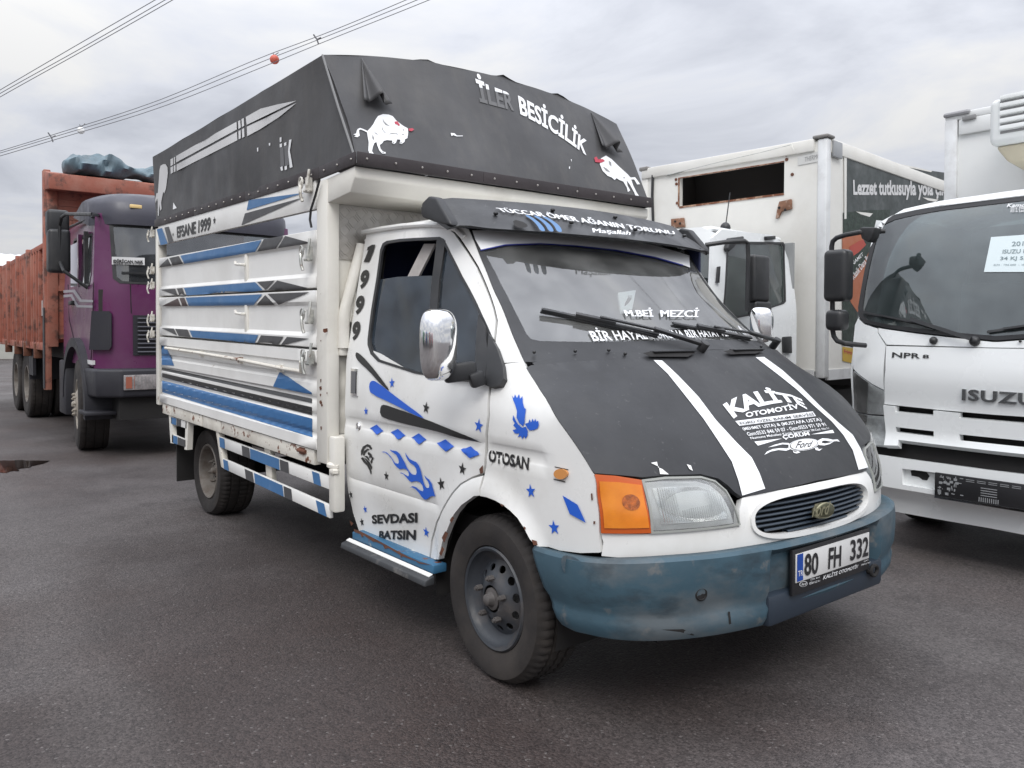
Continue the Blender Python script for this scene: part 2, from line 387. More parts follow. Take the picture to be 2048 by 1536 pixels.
BUMP_M = M('blue_green_bumper_plastic', (.040, .083, .112), .55, var=.10, vs=3, dirt=[((.115, .128, .135), .75, 2.3, .49, .63, (1, .7, 1.6)), ((.018, .030, .040), .75, 3.4, .54, .68, (1, .8, 1.9)), ((.15, .15, .145), .7, 10, .61, .69)], bump=.30, bs=7)
RUBBER = M('tyre_rubber', (.022, .019, .018), .85, var=.22, vs=7, dirt=[((.06, .05, .043), .75, 4, .45, .75)], bump=.12, bs=40)
STEELW = M('painted_steel_wheel', (.034, .039, .047), .45, var=.15, vs=10, dirt=[((.10, .085, .075), .7, 6, .47, .7)])
STEELB = M('dusty_brown_steel_wheel', (.15, .135, .12), .6, var=.2, vs=10, dirt=[((.08, .055, .04), .8, 9, .5, .7)])
HUBM = M('rusty_hub', (.085, .078, .075), .6, var=.25, vs=16, dirt=[((.06, .045, .04), .8, 14, .5, .7)], bump=.2)
CHROME = M('chrome', (.86, .86, .86), .06, 1.0, dirt=[((.5, .5, .5), .4, 20, .68, .75)])
GALV = M('galvanised_latch', (.42, .43, .41), .42, .7, var=.2, vs=20, dirt=[((.62, .61, .57), .8, 16, .48, .6), (RUST, .7, 26, .66, .72)])
ALU = M('tread_plate_aluminium', (.50, .48, .45), .38, .55, var=.08, dirt=[((.3, .27, .23), .5, 3, .5, .75)])
ALUE = M('aluminium_edge', (.70, .71, .71), .40, .25, var=.06, dirt=[((.35, .34, .32), .5, 4, .5, .75)])
SEAT = M('navy_seat_fabric', (.09, .13, .24), .9, var=.3, vs=30, dirt=[((.35, .40, .48), .8, 26, .60, .66)])
DASH = M('grey_dashboard', (.15, .15, .16), .6, var=.2, vs=6)
LIGHTC = M('pale_curtain', (.45, .42, .40), .9, var=.15, vs=10)
NAVYC = M('navy_curtain', (.01, .015, .05), .9)
GLASSW = glass('windscreen_glass', (.78, .82, .82), .13, .02, .15, (.56, .57, .56))
GLASSD = glass('door_glass', (.80, .85, .88), .06, .02, .09, (.28, .38, .50))
GLASSG = glass('green_tinted_glass', (.50, .62, .57), .12, .01, .14, (.26, .33, .31))
GLASSI = glass('dark_windscreen_glass', (.42, .50, .50), .15, .01, .10, (.34, .42, .43))
GLASSP = glass('grey_windscreen_glass', (.30, .33, .35), .18, .03, .12, (.35, .37, .4))
LENS = glass('headlamp_glass', (.95, .96, .96), .06, .05, .10, (.86, .87, .86))
REFLECT = M('lamp_reflector', (.92, .93, .92), .20, .80)
# ================================================================== the setting
def ground():
    m = D.materials.new('wet_asphalt'); m.use_nodes = True; t = m.node_tree; b = t.nodes['Principled BSDF']; N = t.nodes.new; L = t.links.new
    tc = N('ShaderNodeTexCoord'); P = tc.outputs['Object']
    def nz(sc, det=4, ro=.6):
        n = N('ShaderNodeTexNoise'); n.inputs['Scale'].default_value = sc; n.inputs['Detail'].default_value = det; n.inputs['Roughness'].default_value = ro; L(P, n.inputs['Vector']); return n.outputs[0]
    def mr(x, a, c, lo, hi):
        r = N('ShaderNodeMapRange'); L(x, r.inputs[0]); r.inputs[1].default_value = a; r.inputs[2].default_value = c; r.inputs[3].default_value = lo; r.inputs[4].default_value = hi; return r.outputs[0]
    def mix(f, a, c):
        x = N('ShaderNodeMix'); x.data_type = 'RGBA'; L(f, x.inputs[0])
        for i, q in ((6, a), (7, c)):
            if isinstance(q, tuple): x.inputs[i].default_value = q+(1,)
            else: L(q, x.inputs[i])
        return x.outputs[2]
    vo = N('ShaderNodeTexVoronoi'); vo.inputs['Scale'].default_value = 120; L(P, vo.inputs['Vector'])
    sp = N('ShaderNodeSeparateColor'); L(vo.outputs['Color'], sp.inputs[0])
    base = mix(mr(nz(.55, 5), .35, .68, 0, 1), (.054, .047, .046), (.106, .096, .095))
    base = mix(mr(nz(.33, 6), .46, .66, 0, .85), base, (.056, .040, .035))          # brown oily patches
    base = mix(mr(nz(2.3, 6), .56, .72, 0, .5), base, (.036, .032, .033))
    geo = N('ShaderNodeMapping'); geo.vector_type = 'POINT'; geo.inputs['Location'].default_value = (.22, .75, 0); geo.inputs['Scale'].default_value = (.40, .58, 0); L(P, geo.inputs[0])   # soft-edged darker brown patch along the parked truck
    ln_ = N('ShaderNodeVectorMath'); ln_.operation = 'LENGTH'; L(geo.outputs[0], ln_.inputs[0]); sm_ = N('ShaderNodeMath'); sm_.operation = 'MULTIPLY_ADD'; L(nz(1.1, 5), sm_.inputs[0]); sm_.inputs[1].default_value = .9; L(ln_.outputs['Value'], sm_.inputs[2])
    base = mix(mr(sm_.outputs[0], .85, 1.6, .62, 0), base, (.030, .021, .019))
    drp = N('ShaderNodeTexVoronoi'); drp.inputs['Scale'].default_value = 1.15; L(P, drp.inputs['Vector']); dn = N('ShaderNodeMath'); dn.operation = 'MULTIPLY_ADD'; L(nz(14, 3), dn.inputs[0]); dn.inputs[1].default_value = .12; L(drp.outputs['Distance'], dn.inputs[2])
    base = mix(mr(dn.outputs[0], .095, .13, .65, 0), base, (.022, .018, .017))          # oil drips
    base = mix(mr(nz(.8, 7, .68), .53, .57, 0, .30), base, (.040, .034, .033))           # damp patches
    wv = N('ShaderNodeTexWave'); wv.inputs['Scale'].default_value = .22; wv.inputs['Distortion'].default_value = 2.5; wv.inputs['Detail'].default_value = 2; wv.bands_direction = 'Y'; L(P, wv.inputs['Vector'])
    base = mix(mr(wv.outputs['Fac'], .75, 1, 0, .30), base, (.10, .092, .09))            # worn lanes
    st = mix(sp.outputs[0], (.50, .49, .49), (1.45, 1.43, 1.42))
    mu = N('ShaderNodeMix'); mu.data_type = 'RGBA'; mu.blend_type = 'MULTIPLY'; mu.inputs[0].default_value = .85; L(base, mu.inputs[6]); L(st, mu.inputs[7])
    fl = mr(sp.outputs[1], .984, .992, 0, .30); col = mix(fl, mu.outputs[2], (.27, .25, .24))   # pale stones
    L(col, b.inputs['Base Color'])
    wet = mr(nz(.42, 5), .40, .66, 0, 1)
    rr = N('ShaderNodeMath'); rr.operation = 'MULTIPLY_ADD'; L(wet, rr.inputs[0]); rr.inputs[1].default_value = -.30; rr.inputs[2].default_value = .74; L(rr.outputs[0], b.inputs['Roughness'])
    b.inputs['Specular IOR Level'].default_value = .42
    bp = N('ShaderNodeBump'); bp.inputs['Strength'].default_value = .42; bp.inputs['Distance'].default_value = .006
    hh = N('ShaderNodeMath'); hh.operation = 'MULTIPLY_ADD'; L(vo.outputs['Distance'], hh.inputs[0]); hh.inputs[1].default_value = -1.2; L(nz(60, 3), hh.inputs[2]); L(hh.outputs[0], bp.inputs['Height'])
    L(bp.outputs[0], b.inputs['Normal'])
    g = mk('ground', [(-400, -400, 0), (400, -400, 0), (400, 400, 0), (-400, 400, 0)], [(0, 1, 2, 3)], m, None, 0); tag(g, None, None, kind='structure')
    pm = D.materials.new('puddle_water'); pm.use_nodes = True; pb = pm.node_tree.nodes['Principled BSDF']
    pb.inputs['Base Color'].default_value = (.020, .014, .012, 1); pb.inputs['Roughness'].default_value = .04; pb.inputs['Specular IOR Level'].default_value = .6
    q = W0.on(chaikin([(u+rng.uniform(-9, 9), v+rng.uniform(-1.6, 1.6)) for u, v in chaikin([(-60, 935), (0, 921), (50, 920), (102, 922), (85, 928), (55, 935), (30, 943), (0, 946), (-60, 950)], 2)], 1), 'z', .004)
    p = mk('puddle', q, [tuple(range(len(q)))], pm, None, 0); tag(p, None, None, kind='structure')
ground()
# ================================================================== wheels
def wheel(parent, c, side, R, rr, wd, deep=.055, holes=11, nuts=5, rim=STEELW, style='front', tread=84, yaw=0, seg=84, hub=HUBM):
    """c: centre of the outer face; side -1: outer face looks to -y"""
    s = -side                                             # +s points inwards along y
    cy, sy_ = math.cos(math.radians(yaw)), math.sin(math.radians(yaw))
    def X(P):
        P = A(P); x, y, z = P[:, 0], P[:, 1]*s, P[:, 2]
        return np.stack([c[0]+x*cy-y*sy_, c[1]+x*sy_+y*cy, c[2]+z], 1)
    mb = MB()
    if deep > 0: prof = [(rr-.002, .004), (rr-.008, -.004), (rr-.018, 0), (rr-.024, .02), (rr-.03, deep*.6), (rr-.045, deep), (rr-.06, deep+.004)]
    mb.lathe(prof, (0, 0, 0), (0, 1, 0), 48)
    r1 = rr-.06; r0 = .055*rr/.206
    yt = pchip([0, r0*.9, r1*.45, r1*.62, r1*.8, r1], [deep-.045, deep-.045, deep-.05, deep-.028, deep-.012, deep+.004])
    hl = []
    for k in range(holes):
        a = 2*np.pi*(k+.4)/holes; rc = r1*.82; ca, sa = math.cos(a), math.sin(a)
        hl.append([(rc*ca+.014*rr/.206*math.cos(t)*ca-.019*rr/.206*math.sin(t)*sa, rc*sa+.014*rr/.206*math.cos(t)*sa+.019*rr/.206*math.sin(t)*ca) for t in np.arange(10)*2*np.pi/10])
    ci = [(r1*math.cos(t), r1*math.sin(t)) for t in np.arange(48)*2*np.pi/48]
    cin = [(r0*math.cos(t), r0*math.sin(t)) for t in np.arange(18)*2*np.pi/18]
    V, F = cdt(ci, [cin]+hl, r1/7); P = np.stack([V[:, 0], yt(np.hypot(V[:, 0], V[:, 1])), V[:, 1]], 1)
    Q, FF = shell(P, F, A((0, -1.0, 0)), .006); mb.add(Q, FF)
    w_ = mb.build('wheel', rim, parent, xf=X)
    t = MB(); n = tread*2
    tp = [(rr-.004, wd*.9), (rr-.004, .012), (rr+.004, 0), (rr+(R-rr)*.22, -.006), (rr+(R-rr)*.55, -.016), (rr+(R-rr)*.8, -.010), (R-.016, .004), (R-.003, .022),
          (R, .032), (R, .055), (R-.009, .058), (R-.009, .066), (R, .069), (R, wd*.5-.006), (R-.009, wd*.5-.004), (R-.009, wd*.5+.004), (R, wd*.5+.006), (R, wd-.069), (R-.009, wd-.066), (R-.009, wd-.058), (R, wd-.055), (R, wd-.03), (R-.012, wd-.008), (rr, wd)]
    P = []; F = []
    for i, (r, h) in enumerate(tp):
        for j in range(n):
            a = 2*np.pi*j/n; q = r
            if r > R-.0165 and (j+(1 if i > 12 else 0)) % 3 == 0: q = r-(.006 if r >= R-.004 else .0025)
            P.append((q*math.cos(a), h, q*math.sin(a)))
    for i in range(len(tp)-1):
        for j in range(n): k = (j+1) % n; F.append((i*n+j, i*n+k, (i+1)*n+k, (i+1)*n+j))
    t.add(P, F); t.build('tyre', RUBBER, w_, xf=X, smooth=28)
    h = MB(); k = rr/.206
    h.lathe([(.044*k, deep-.03), (.044*k, deep-.046), (.030*k, deep-.05), (.024*k, deep-.062), (.022*k, deep-.072), (.014*k, deep-.078), (.0005, deep-.079)], (0, 0, 0), (0, 1, 0), 20)
    h.build('hub_cap', hub, w_, xf=X)
    for j in range(nuts):
        a = 2*np.pi*(j+.25)/nuts; x, z = .083*k*math.cos(a), .083*k*math.sin(a)
        q = MB(); q.cyl((x, deep-.04, z), (x, deep-.066, z), .012*k, n=6); q.cyl((x, deep-.064, z), (x, deep-.074, z), .007*k, n=8); q.build('lug_nut', hub, w_, xf=X)
    return w_
# ================================================================== the main truck: body surfaces, metres, x forward from the front axle
T = thing('livestock_truck', 'white flatbed livestock truck with grey tarpaulin cover, blue stickers and chrome mirror', 'truck')
_tp = pchip([.9, 1.04, 1.266, 1.82, 2.05], [0, 0, .083, .425, .5])
_w = pchip([.2, .45, .62, .88, 1.0, 1.15, 1.3, 1.5, 1.7, 1.9, 2.05], [.935, .945, .964, .972, .972, .966, .948, .917, .885, .850, .79])
def ws(x, z):
    y = _w(z) - .25*np.clip(x-.2, 0, 1)**2 - _tp(z)*np.clip(x+.9, 0, 2)**2
    y = y - .007*(sstep(.888, .898, z)-sstep(.936, .946, z))*(1-sstep(.30, .36, x))
    y = y - .006*(sstep(.613, .623, z)-sstep(.628, .640, z))*(x < -.38)
    rho = np.sqrt(((x+.02)/.345)**2+((z-.33)/.40)**2)
    return y + .024*(1-sstep(1.05, 1.22, rho))
SIDE = Surf('y', lambda x, z: -ws(x, z), -1)
_xb = pchip([.3, .55, .62, .70, .75, .79, .85, .95, 1.1, 1.2, 1.30, 1.4], [.85, .868, .872, .866, .856, .838, .797, .707, .553, .447, .335, .22])
_k4 = pchip([.3, .55, .613, .703, .805, .893, .961, 1.033, 1.11, 1.175, 1.249, 1.32], [.175, .175, .173, .161, .118, .045, .028, .021, .047, .124, .226, .26])
def nose(y, z):
    k4 = _k4(z)
    return _xb(z) - .2*y*y - k4*y**4
NOSE = Surf('x', nose, 1)
_wc = pchip([1.1, 1.2, 1.255, 1.293, 1.386, 1.526, 1.677, 1.837, 1.95], [.37, .385, .392, .399, .414, .394, .304, .151, .05])
WSF = Surf('x', lambda y, z: .335-1.27*(z-1.303) - _wc(z)*y*y, 1)
def edge(front, z):
    x = np.full_like(z, .3)
    for _ in range(40): x = front.g(-ws(x, z), z)
    return x
zl = np.linspace(.625, 1.262, 26); E_n = [(x, z) for x, z in zip(edge(NOSE, zl), zl)]      # fender / nose corner, bottom to top
zu = np.linspace(1.262, 1.84, 24); E_w = [(x, z) for x, z in zip(edge(WSF, zu), zu)]        # pillar / windscreen corner
def pr(surf, px): return [tuple(q) for q in surf.prm(px)]
# ---- door
door_o = [(746, 461), (800, 455), (850, 452), (890, 454), (908, 467), (925, 492), (953, 535), (986, 618), (991, 642), (988, 672), (984, 702), (978, 775), (975, 830), (971, 885), (968, 930), (965, 946),
          (945, 953), (920, 967), (903, 986), (887, 1012), (872, 1044), (862, 1080), (858, 1117), (800, 1096), (718, 1062), (706, 1025), (697, 985), (693, 945), (690, 850), (690, 830), (692, 760), (693, 721), (702, 660), (716, 570), (733, 468)]
win_o = [(774, 482), (800, 478), (880, 474), (888, 478), (903, 508), (925, 552), (964, 628), (984, 672), (985, 700), (975, 765), (925, 763), (890, 757), (830, 747), (790, 734), (756, 723), (742, 708), (736, 690), (736, 678), (743, 620), (753, 560), (761, 500), (766, 487)]
door = sheet('door', SIDE, pr(SIDE, door_o), WHITE, T, [pr(SIDE, win_o)], step=.045, thick=.02, rows=(.617, .626, .634, .886, .893, .900, .934, .941, .948), sy=.05, smooth=30)
win_c = A(win_o).mean(0)
ring_in = [tuple(win_c+(A(q)-win_c)*A((.955, .962))) for q in win_o]
sheet('window_seal', SIDE, pr(SIDE, win_o), BLK, T, [pr(SIDE, ring_in)], step=.06, thick=.012, off=.003, inner=False)
bar = [(874, 478), (891, 481), (879, 560), (873, 640), (866, 758), (852, 754), (858, 640), (864, 560)]
sheet('window_divider', SIDE, pr(SIDE, bar), BLK, T, step=.05, thick=.012, off=.002)
low = [(745, 640), (757, 558), (790, 553), (830, 551), (870, 550), (868, 640), (872, 756), (830, 742), (792, 730), (758, 718), (744, 702), (740, 678)]
sheet('door_window', SIDE, pr(SIDE, low), GLASSD, T, step=.08, thick=.004, off=-.010, label='half lowered door window')
sheet('quarter_window', SIDE, pr(SIDE, [(880, 480), (888, 484), (902, 514), (924, 558), (960, 634), (974, 690), (966, 758), (868, 756), (872, 640), (878, 560)]), GLASSD, T, step=.08, thick=.004, off=-.010)
# narrow white strip painted in for the sill's reflection at the window's lower edge
sheet('sill_reflection', SIDE, pr(SIDE, [(742, 700), (760, 707), (812, 738), (808, 744), (762, 726), (746, 716)]), WHITE, T, step=.05, thick=.003, off=-.003)
# ---- fender, pillar, wheel arch
fend = [(990, 729), (1040, 729)]
F_o = pr(SIDE, [(983, 731)]) + [E_n[-1]] + E_n[::-1] + pr(SIDE, [(1160, 1106), (1120, 1101), (1098, 1094), (1074.6, 1093), (1060, 1079), (1048, 1056), (1035, 1036), (1020, 1021), (1006, 1010), (990, 1001), (972, 994), (960, 992), (966, 965), (970, 946), (973, 930), (976, 885), (980, 830), (983, 775)])
sheet('front_wing', SIDE, F_o, WHITE, T, step=.04, thick=.018, rows=(.886, .893, .900, .934, .941, .948), sy=.045, smooth=30)
P_o = pr(SIDE, [(895, 455), (912, 463), (930, 490), (957, 533), (990, 616), (996, 642), (993, 672), (989, 702), (985, 727)]) + [E_n[-1]] + E_w[1:] + pr(SIDE, [(910, 452)])
sheet('windscreen_pillar', SIDE, P_o, WHITE, T, step=.04, thick=.03)
R_o = pr(SIDE, [(966, 951), (945, 957), (922, 970), (906, 988), (890, 1014), (875, 1046), (866, 1080), (861, 1118), (876.7, 1119), (884, 1085), (897, 1052), (908, 1028), (922.5, 1010), (947.5, 992), (959, 991)])
sheet('wheel_arch', SIDE, R_o, WHITE, T, step=.035, thick=.03)
# the left side of the cab, mirrored, and a dark liner behind the panels
allo = pr(SIDE, [(748, 464), (850, 457), (908, 462)]) + E_w[::-1][:-1] + E_n[::-1] + pr(SIDE, [(1160, 1106), (1098, 1094), (1074.6, 1093), (1048, 1056), (1006, 1010), (972, 994), (947, 991), (922, 1010), (897, 1052), (876, 1119), (858, 1117), (718, 1062), (697, 985), (690, 850), (693, 721), (733, 468)])
sheet('left_side_panel', SIDE, allo, WHITE, T, [pr(SIDE, win_o)], step=.07, thick=.02, mirror=True)
sheet('door_window', SIDE, pr(SIDE, ring_in), GLASSD, T, step=.08, thick=.004, off=-.008, mirror=True)
liner = sheet('inner_panel', SIDE, allo, DARK, T, [pr(SIDE, win_o)], step=.08, thick=.0, off=-.035)
# ---- nose: bonnet, fascia, lamps
def mir(h): return [(-y, z) for y, z in h[::-1]]
def half(surf, px): return [tuple(q) for q in surf.prm(px)]
bt = half(NOSE, [(1425, 708), (1280, 717), (1150, 724), (1062, 732)]); bt[-1] = (max(bt[-1][0], -.885), bt[-1][1])   # back edge, centre to the right side
bs = [(-ws(A([x]), A([z]))[0], z) for x, z in E_n[::-1] if .90 < z < bt[-1][1]]       # along the wing
bf = half(NOSE, [(1189, 947), (1240, 951), (1283, 955), (1330, 951), (1400, 949), (1436, 958), (1455, 972), (1468, 985), (1482, 994), (1510, 990), (1560, 979), (1605, 967)])
bt[0] = (0, bt[0][1]); bf[-1] = (0, bf[-1][1])
bh = bt + bs + bf                                                                      # y <= 0 half, centre top -> centre bottom
bon = bh + mir(bh)[1:-1]
bonnet = sheet('bonnet', NOSE, bon, VINYL, T, step=.045, thick=.02, off=.004)
fas_h = [bf[-1]] + half(NOSE, [(1560, 980), (1500, 992), (1484, 996), (1479, 1018), (1478, 1054), (1400, 1061), (1300, 1068), (1202, 1067)]) + [(-ws(A([.6]), A([.66]))[0]+.004, .66)] + half(NOSE, [(1203, 1112), (1300, 1119), (1420, 1113), (1530, 1094)]) + [(0, .628)]
fas_h = [(min(y, 0), z) for y, z in fas_h]; fas_h[0] = (0, bf[-1][1]-.006)
gz = .706; gy0 = -.028
grl = [(gy0+.388*np.sign(math.cos(t))*abs(math.cos(t))**.55, gz+.066*np.sign(math.sin(t))*abs(math.sin(t))**.75) for t in np.arange(48)*2*np.pi/48]
fascia = sheet('front_panel', NOSE, fas_h+mir(fas_h)[1:-1], WHITE, T, [grl], step=.04, thick=.03, off=0)
lip = [(gy0+(y-gy0)*1.04, gz+(z-gz)*1.24) for y, z in grl]
sheet('grille_surround', NOSE, lip, WHITE, T, [grl], step=.03, thick=.02, off=.010)
gl = MB()
for k in range(8):
    z = gz-.060+k*.0172; c = ((abs(z-gz)/.066)); hw = .388*max(0.05, (1-min(c, .99)**2.6))**.4-.004
    ys = gy0+np.linspace(-hw, hw, 24); P = []; F = []
    for y in ys:
        x = nose(A([y]), A([z]))[0]-.012; P += [(x, y, z+.0045), (x+.004, y, z), (x, y, z-.0045), (x-.02, y, z-.006), (x-.02, y, z+.003)]
    for i in range(23):
        for j in range(5): q = (j+1) % 5; F.append((i*5+j, i*5+q, (i+1)*5+q, (i+1)*5+j))
    slat = MB(); slat.add(P, F); slat.build('grille_slat', M('grille_bar', (.028, .042, .06), .45, spec=.6) if k == 0 else D.materials['grille_bar'], T, smooth=25)
sheet('grille_backing', NOSE, lip, DARK, T, step=.08, thick=0, off=-.05)
GX = lambda y, z: nose(A([y]), A([z]))[0]
gb = MB(); bc = A((GX(-.04, .702)+.010, -.04, .702)); nb = A((.985, -.02, .17)); nb /= np.linalg.norm(nb)
def oval(c, n, a, b, th, name, mat, parent):
    u = A((0, 1.0, 0)); v = np.cross(n, u); P = []; nn = 40
    for h, q in ((-.012, 1), (th*.6, 1), (th, .9)): P += [c+n*h+u*a*q*math.cos(t)+v*b*q*math.sin(t) for t in np.arange(nn)*2*np.pi/nn]
    F = [(i*nn+j, i*nn+(j+1) % nn, (i+1)*nn+(j+1) % nn, (i+1)*nn+j) for i in range(2) for j in range(nn)] + [tuple(range(2*nn, 3*nn))]
    return mk(name, P, F, mat, parent, 40)
BADGE = M('tarnished_badge', (.10, .10, .06), .35, .6); BGOLD = M('badge_rim', (.36, .34, .22), .3, .8)
badge = oval(bc+nb*.006, nb, .066, .030, .008, 'badge', BGOLD, T)
oval(bc+nb*.0135, nb, .058, .0245, .003, 'badge_face', BADGE, badge)
BPL = Surf('x', lambda y, z: bc[0]+(.0185-(z-bc[2])*nb[2]-(y-bc[1])*nb[1])/nb[0], 1)
text('Ford', BPL, [(1624, 1009), (1660, 1002), (1658, 1028), (1622, 1035)], BGOLD, badge, .012, .35, name='badge_lettering')
# lamps: recessed bowl, reflector, glass
def lamp(mirror):
    s = -1 if mirror else 1
    am = half(NOSE, [(1188, 950), (1230, 953), (1281, 961), (1292, 1010), (1301, 1065), (1250, 1066), (1202, 1065)])
    le = half(NOSE, [(1284, 962), (1330, 957), (1400, 956), (1428, 964), (1450, 983), (1466, 1012), (1477, 1048), (1440, 1054), (1380, 1060), (1303, 1065)])
    AMB = D.materials.get('amber_lens') or M('amber_lens', (.60, .15, .008), .16, var=.25, vs=5, coat=.6, dirt=[((.85, .30, .02), .7, 3.2, .45, .7)])
    AMB2 = D.materials.get('amber_lens_rim') or M('amber_lens_rim', (.50, .085, .006), .2, coat=.6)
    c = A(am).mean(0)
    if mirror: AMB = AMB2 = D.materials.get('clear_indicator') or M('clear_indicator', (.42, .43, .42), .2, coat=.6)
    a = sheet('indicator_lamp', NOSE, am, AMB2, T, step=.03, thick=.03, off=.010, mirror=mirror)
    sheet('indicator_lens', NOSE, [tuple(c+(A(q)-c)*A((.90, .80))) for q in am], AMB, a, step=.03, thick=.003, off=.014, mirror=mirror)
    if not mirror:
        bc_ = c+A((.012, .010)); patch('bulb', NOSE, [[(bc_[0]+.026*math.cos(t), bc_[1]+.026*math.sin(t)) for t in np.arange(20)*2*np.pi/20]], D.materials.get('amber_bulb') or M('amber_bulb', (.36, .085, .008), .25, var=.5, vs=80, coat=.6), a, .0155)
    h = sheet('headlamp', NOSE, le, D.materials.get('headlamp_bezel') or M('headlamp_bezel', (.72, .74, .74), .35, .1), T, step=.03, thick=.05, off=-.028, mirror=mirror)
    c2 = A(le).mean(0); inn = [tuple(c2+(A(q)-c2)*A((.80, .74))) for q in le]
    V, F = cdt(inn, (), .016); P = NOSE.at(V); N = NOSE.normal(P); q = (V-c2)/A((.145, .062)); P = P+N*(-.022-.020*np.clip(1-(q**2).sum(1), 0, 1))[:, None]
    if mirror: P[:, 1] *= -1; N[:, 1] *= -1
    Q, FF = shell(P, F, N, .003); mk('reflector', Q, FF, REFLECT, h, 60)
    rb = MB()
    y0, y1 = min(q[0] for q in inn), max(q[0] for q in inn)
    for k, y in enumerate(np.linspace(y0+.01, y1-.012, 30)):
        zs = [z for z in np.linspace(.55, 1.0, 90) if inpoly([(y, z)], inn)[0]]
        if len(zs) < 4: continue
        z0, z1 = min(zs), max(zs)
        if 7 < k < 23: z1 = z0+(z1-z0)*(.30+.01*k)
        q0, q1 = NOSE.at([(y, z0+.004)])[0], NOSE.at([(y, z1-.004)])[0]; n = NOSE.normal(q0[None])[0]
        for q in (q0, q1): q += n*-.004; q[1] *= s
        rb.tube([q0, q1], .0026, 5)
    rb.build('lens_flute', LENS, h)
    sheet('headlamp_glass', NOSE, le, LENS, h, step=.03, thick=.003, off=.006, mirror=mirror)
    rim = [tuple(c2+(A(q)-c2)*A((1.02, 1.035))) for q in le]
    sheet('headlamp_seal', NOSE, rim, D.materials.get('lamp_seal') or M('lamp_seal', (.30, .31, .29), .5), h, [[tuple(c2+(A(q)-c2)*A((.975, .955))) for q in le]][0:1], step=.05, thick=.008, off=.009, mirror=mirror, inner=False)
lamp(False); lamp(True)
sr = pr(SIDE, [(860+(634+32*math.cos(t))/2.4, 760+(450+25*math.sin(t))/2.4) for t in np.arange(24)*2*np.pi/24])
sheet('side_repeater', SIDE, sr, M('faded_orange_lens', (.62, .27, .08), .25, coat=.5), T, step=.02, thick=.012, off=.010)
# ---- bumper
pl = [(.910, 0), (.905, -.2), (.886, -.4), (.85, -.58), (.802, -.72), (.738, -.84), (.652, -.93), (.565, -.972), (.48, -.992), (.36, -.992), (.288, -.986)]
pl = A([p for p in chaikin(pl, 2, False)]); pl[0] = (.910, 0)
def bumper():
    prof = [(-.05, .616), (-.008, .620), (.002, .612), (.005, .585), (.006, .53), (.002, .465), (-.010, .437), (-.012, .415), (-.007, .398), (-.010, .368), (-.022, .346), (-.05, .342)]
    dl = np.gradient(pl, axis=0); nrm = np.stack([-dl[:, 1], dl[:, 0]], 1); nrm /= np.linalg.norm(nrm, axis=1)[:, None]
    nrm *= np.sign((nrm*pl).sum(1))[:, None]
    L = np.concatenate([[0], np.cumsum(np.linalg.norm(np.diff(pl, axis=0), axis=1))]); rows = []
    nstep = 90; s = np.linspace(0, L[-1], nstep); C = np.stack([np.interp(s, L, pl[:, i]) for i in (0, 1)], 1); Nn = np.stack([np.interp(s, L, nrm[:, i]) for i in (0, 1)], 1)
    P = []
    for sg in (1, -1):
        for i in (range(nstep-1, -1, -1) if sg == 1 else range(1, nstep)):
            f = s[i]/L[-1]; cen = 1-sstep(.385, .405, abs(C[i, 1]))
            for d, z in prof:
                zz = z - .03*sstep(.55, 1, f)*sstep(.5, .62, z) 
                dd = d - cen*(.040*sstep(.40, .42, z)*(1-sstep(.585, .60, z)) + .03*(1-sstep(.38, .42, z)))
                dent = .02*math.exp(-((C[i, 1]+.60)/.10)**2-((z-.46)/.04)**2) if sg == 1 else 0
                x = C[i, 0]+Nn[i, 0]*(dd-dent); y = C[i, 1]+Nn[i, 1]*(dd-dent)
                if f > .8: x += (.58-zz)*.62*sstep(.8, 1, f)*.9
                P.append((x, y*sg*(1 if sg == 1 else .935), zz))
    n = len(prof); m = len(P)//n; F = [(i*n+j, (i+1)*n+j, (i+1)*n+j+1, i*n+j+1) for i in range(m-1) for j in range(n-1)]
    o = mk('bumper', P, F, BUMP_M, T, 32); o.modifiers.new('thickness', 'SOLIDIFY').thickness = .006
    return o
bmp = bumper()
# ---- bumper details
bd = MB()
_k = np.argmin(pl[:, 1]); BF = Surf('x', lambda y, z: np.interp(np.abs(y), -pl[:_k, 1], pl[:_k, 0])+np.interp(z, [.342, .346, .368, .398, .415, .435, .465, .53, .585], [-.05, -.022, -.010, -.007, -.012, -.010, .002, .006, .005]), 1)
def disc(name, surf, u, v, ru, rv, mat, parent, off, n=18):
    return decal(name, surf, [(u+ru*math.cos(t), v+rv*math.sin(t)) for t in np.arange(n)*2*np.pi/n], mat, parent, off)
hp = BF.hit([(1402, 1188)])[0]
h = MB(); h.lathe([(.024, .002), (.019, .006), (.017, .001), (.001, .0015)], hp, (1, -.35, 0), 16); h.build('tow_hole', DARK, T)
SCUF = M('bumper_scuff', (.12, .135, .145), .6, var=.3, vs=14, dirt=[((.05, .09, .12), .8, 9, .45, .6)]); SCUD = M('bumper_dark_scrape', (.03, .035, .04), .6, var=.3, vs=12)
for L, m_ in (([(1120, 1108), (1150, 1112), (1172, 1130), (1170, 1150), (1140, 1158), (1122, 1140)], SCUF), ([(1454, 1222), (1458, 1222), (1462, 1258), (1457, 1262)], DARK), ([(1322, 1258), (1365, 1257), (1398, 1272), (1360, 1263)], DARK)):
    decal('scuff_mark', BF, chaikin(L, 2) if m_ != DARK else L, m_, bmp, .005, step=7)
PLX = Surf('x', lambda y, z: .9065-.02*(z-.525), 1)
plate_px = [(1594, 1109.1), (1739.1, 1066.7), (1738.1, 1116.8), (1593.4, 1164.2)]
q = PLX.hit(plate_px); y0, y1, z0, z1 = q[:, 1].min(), q[:, 1].max(), q[:, 2].min(), q[:, 2].max()
ph = MB(); ph.box(.885, .900, y0-.014, y1+.014, z0-.048, z1+.016); holder = ph.build('plate_holder', BLACKP, T, bev=.004)
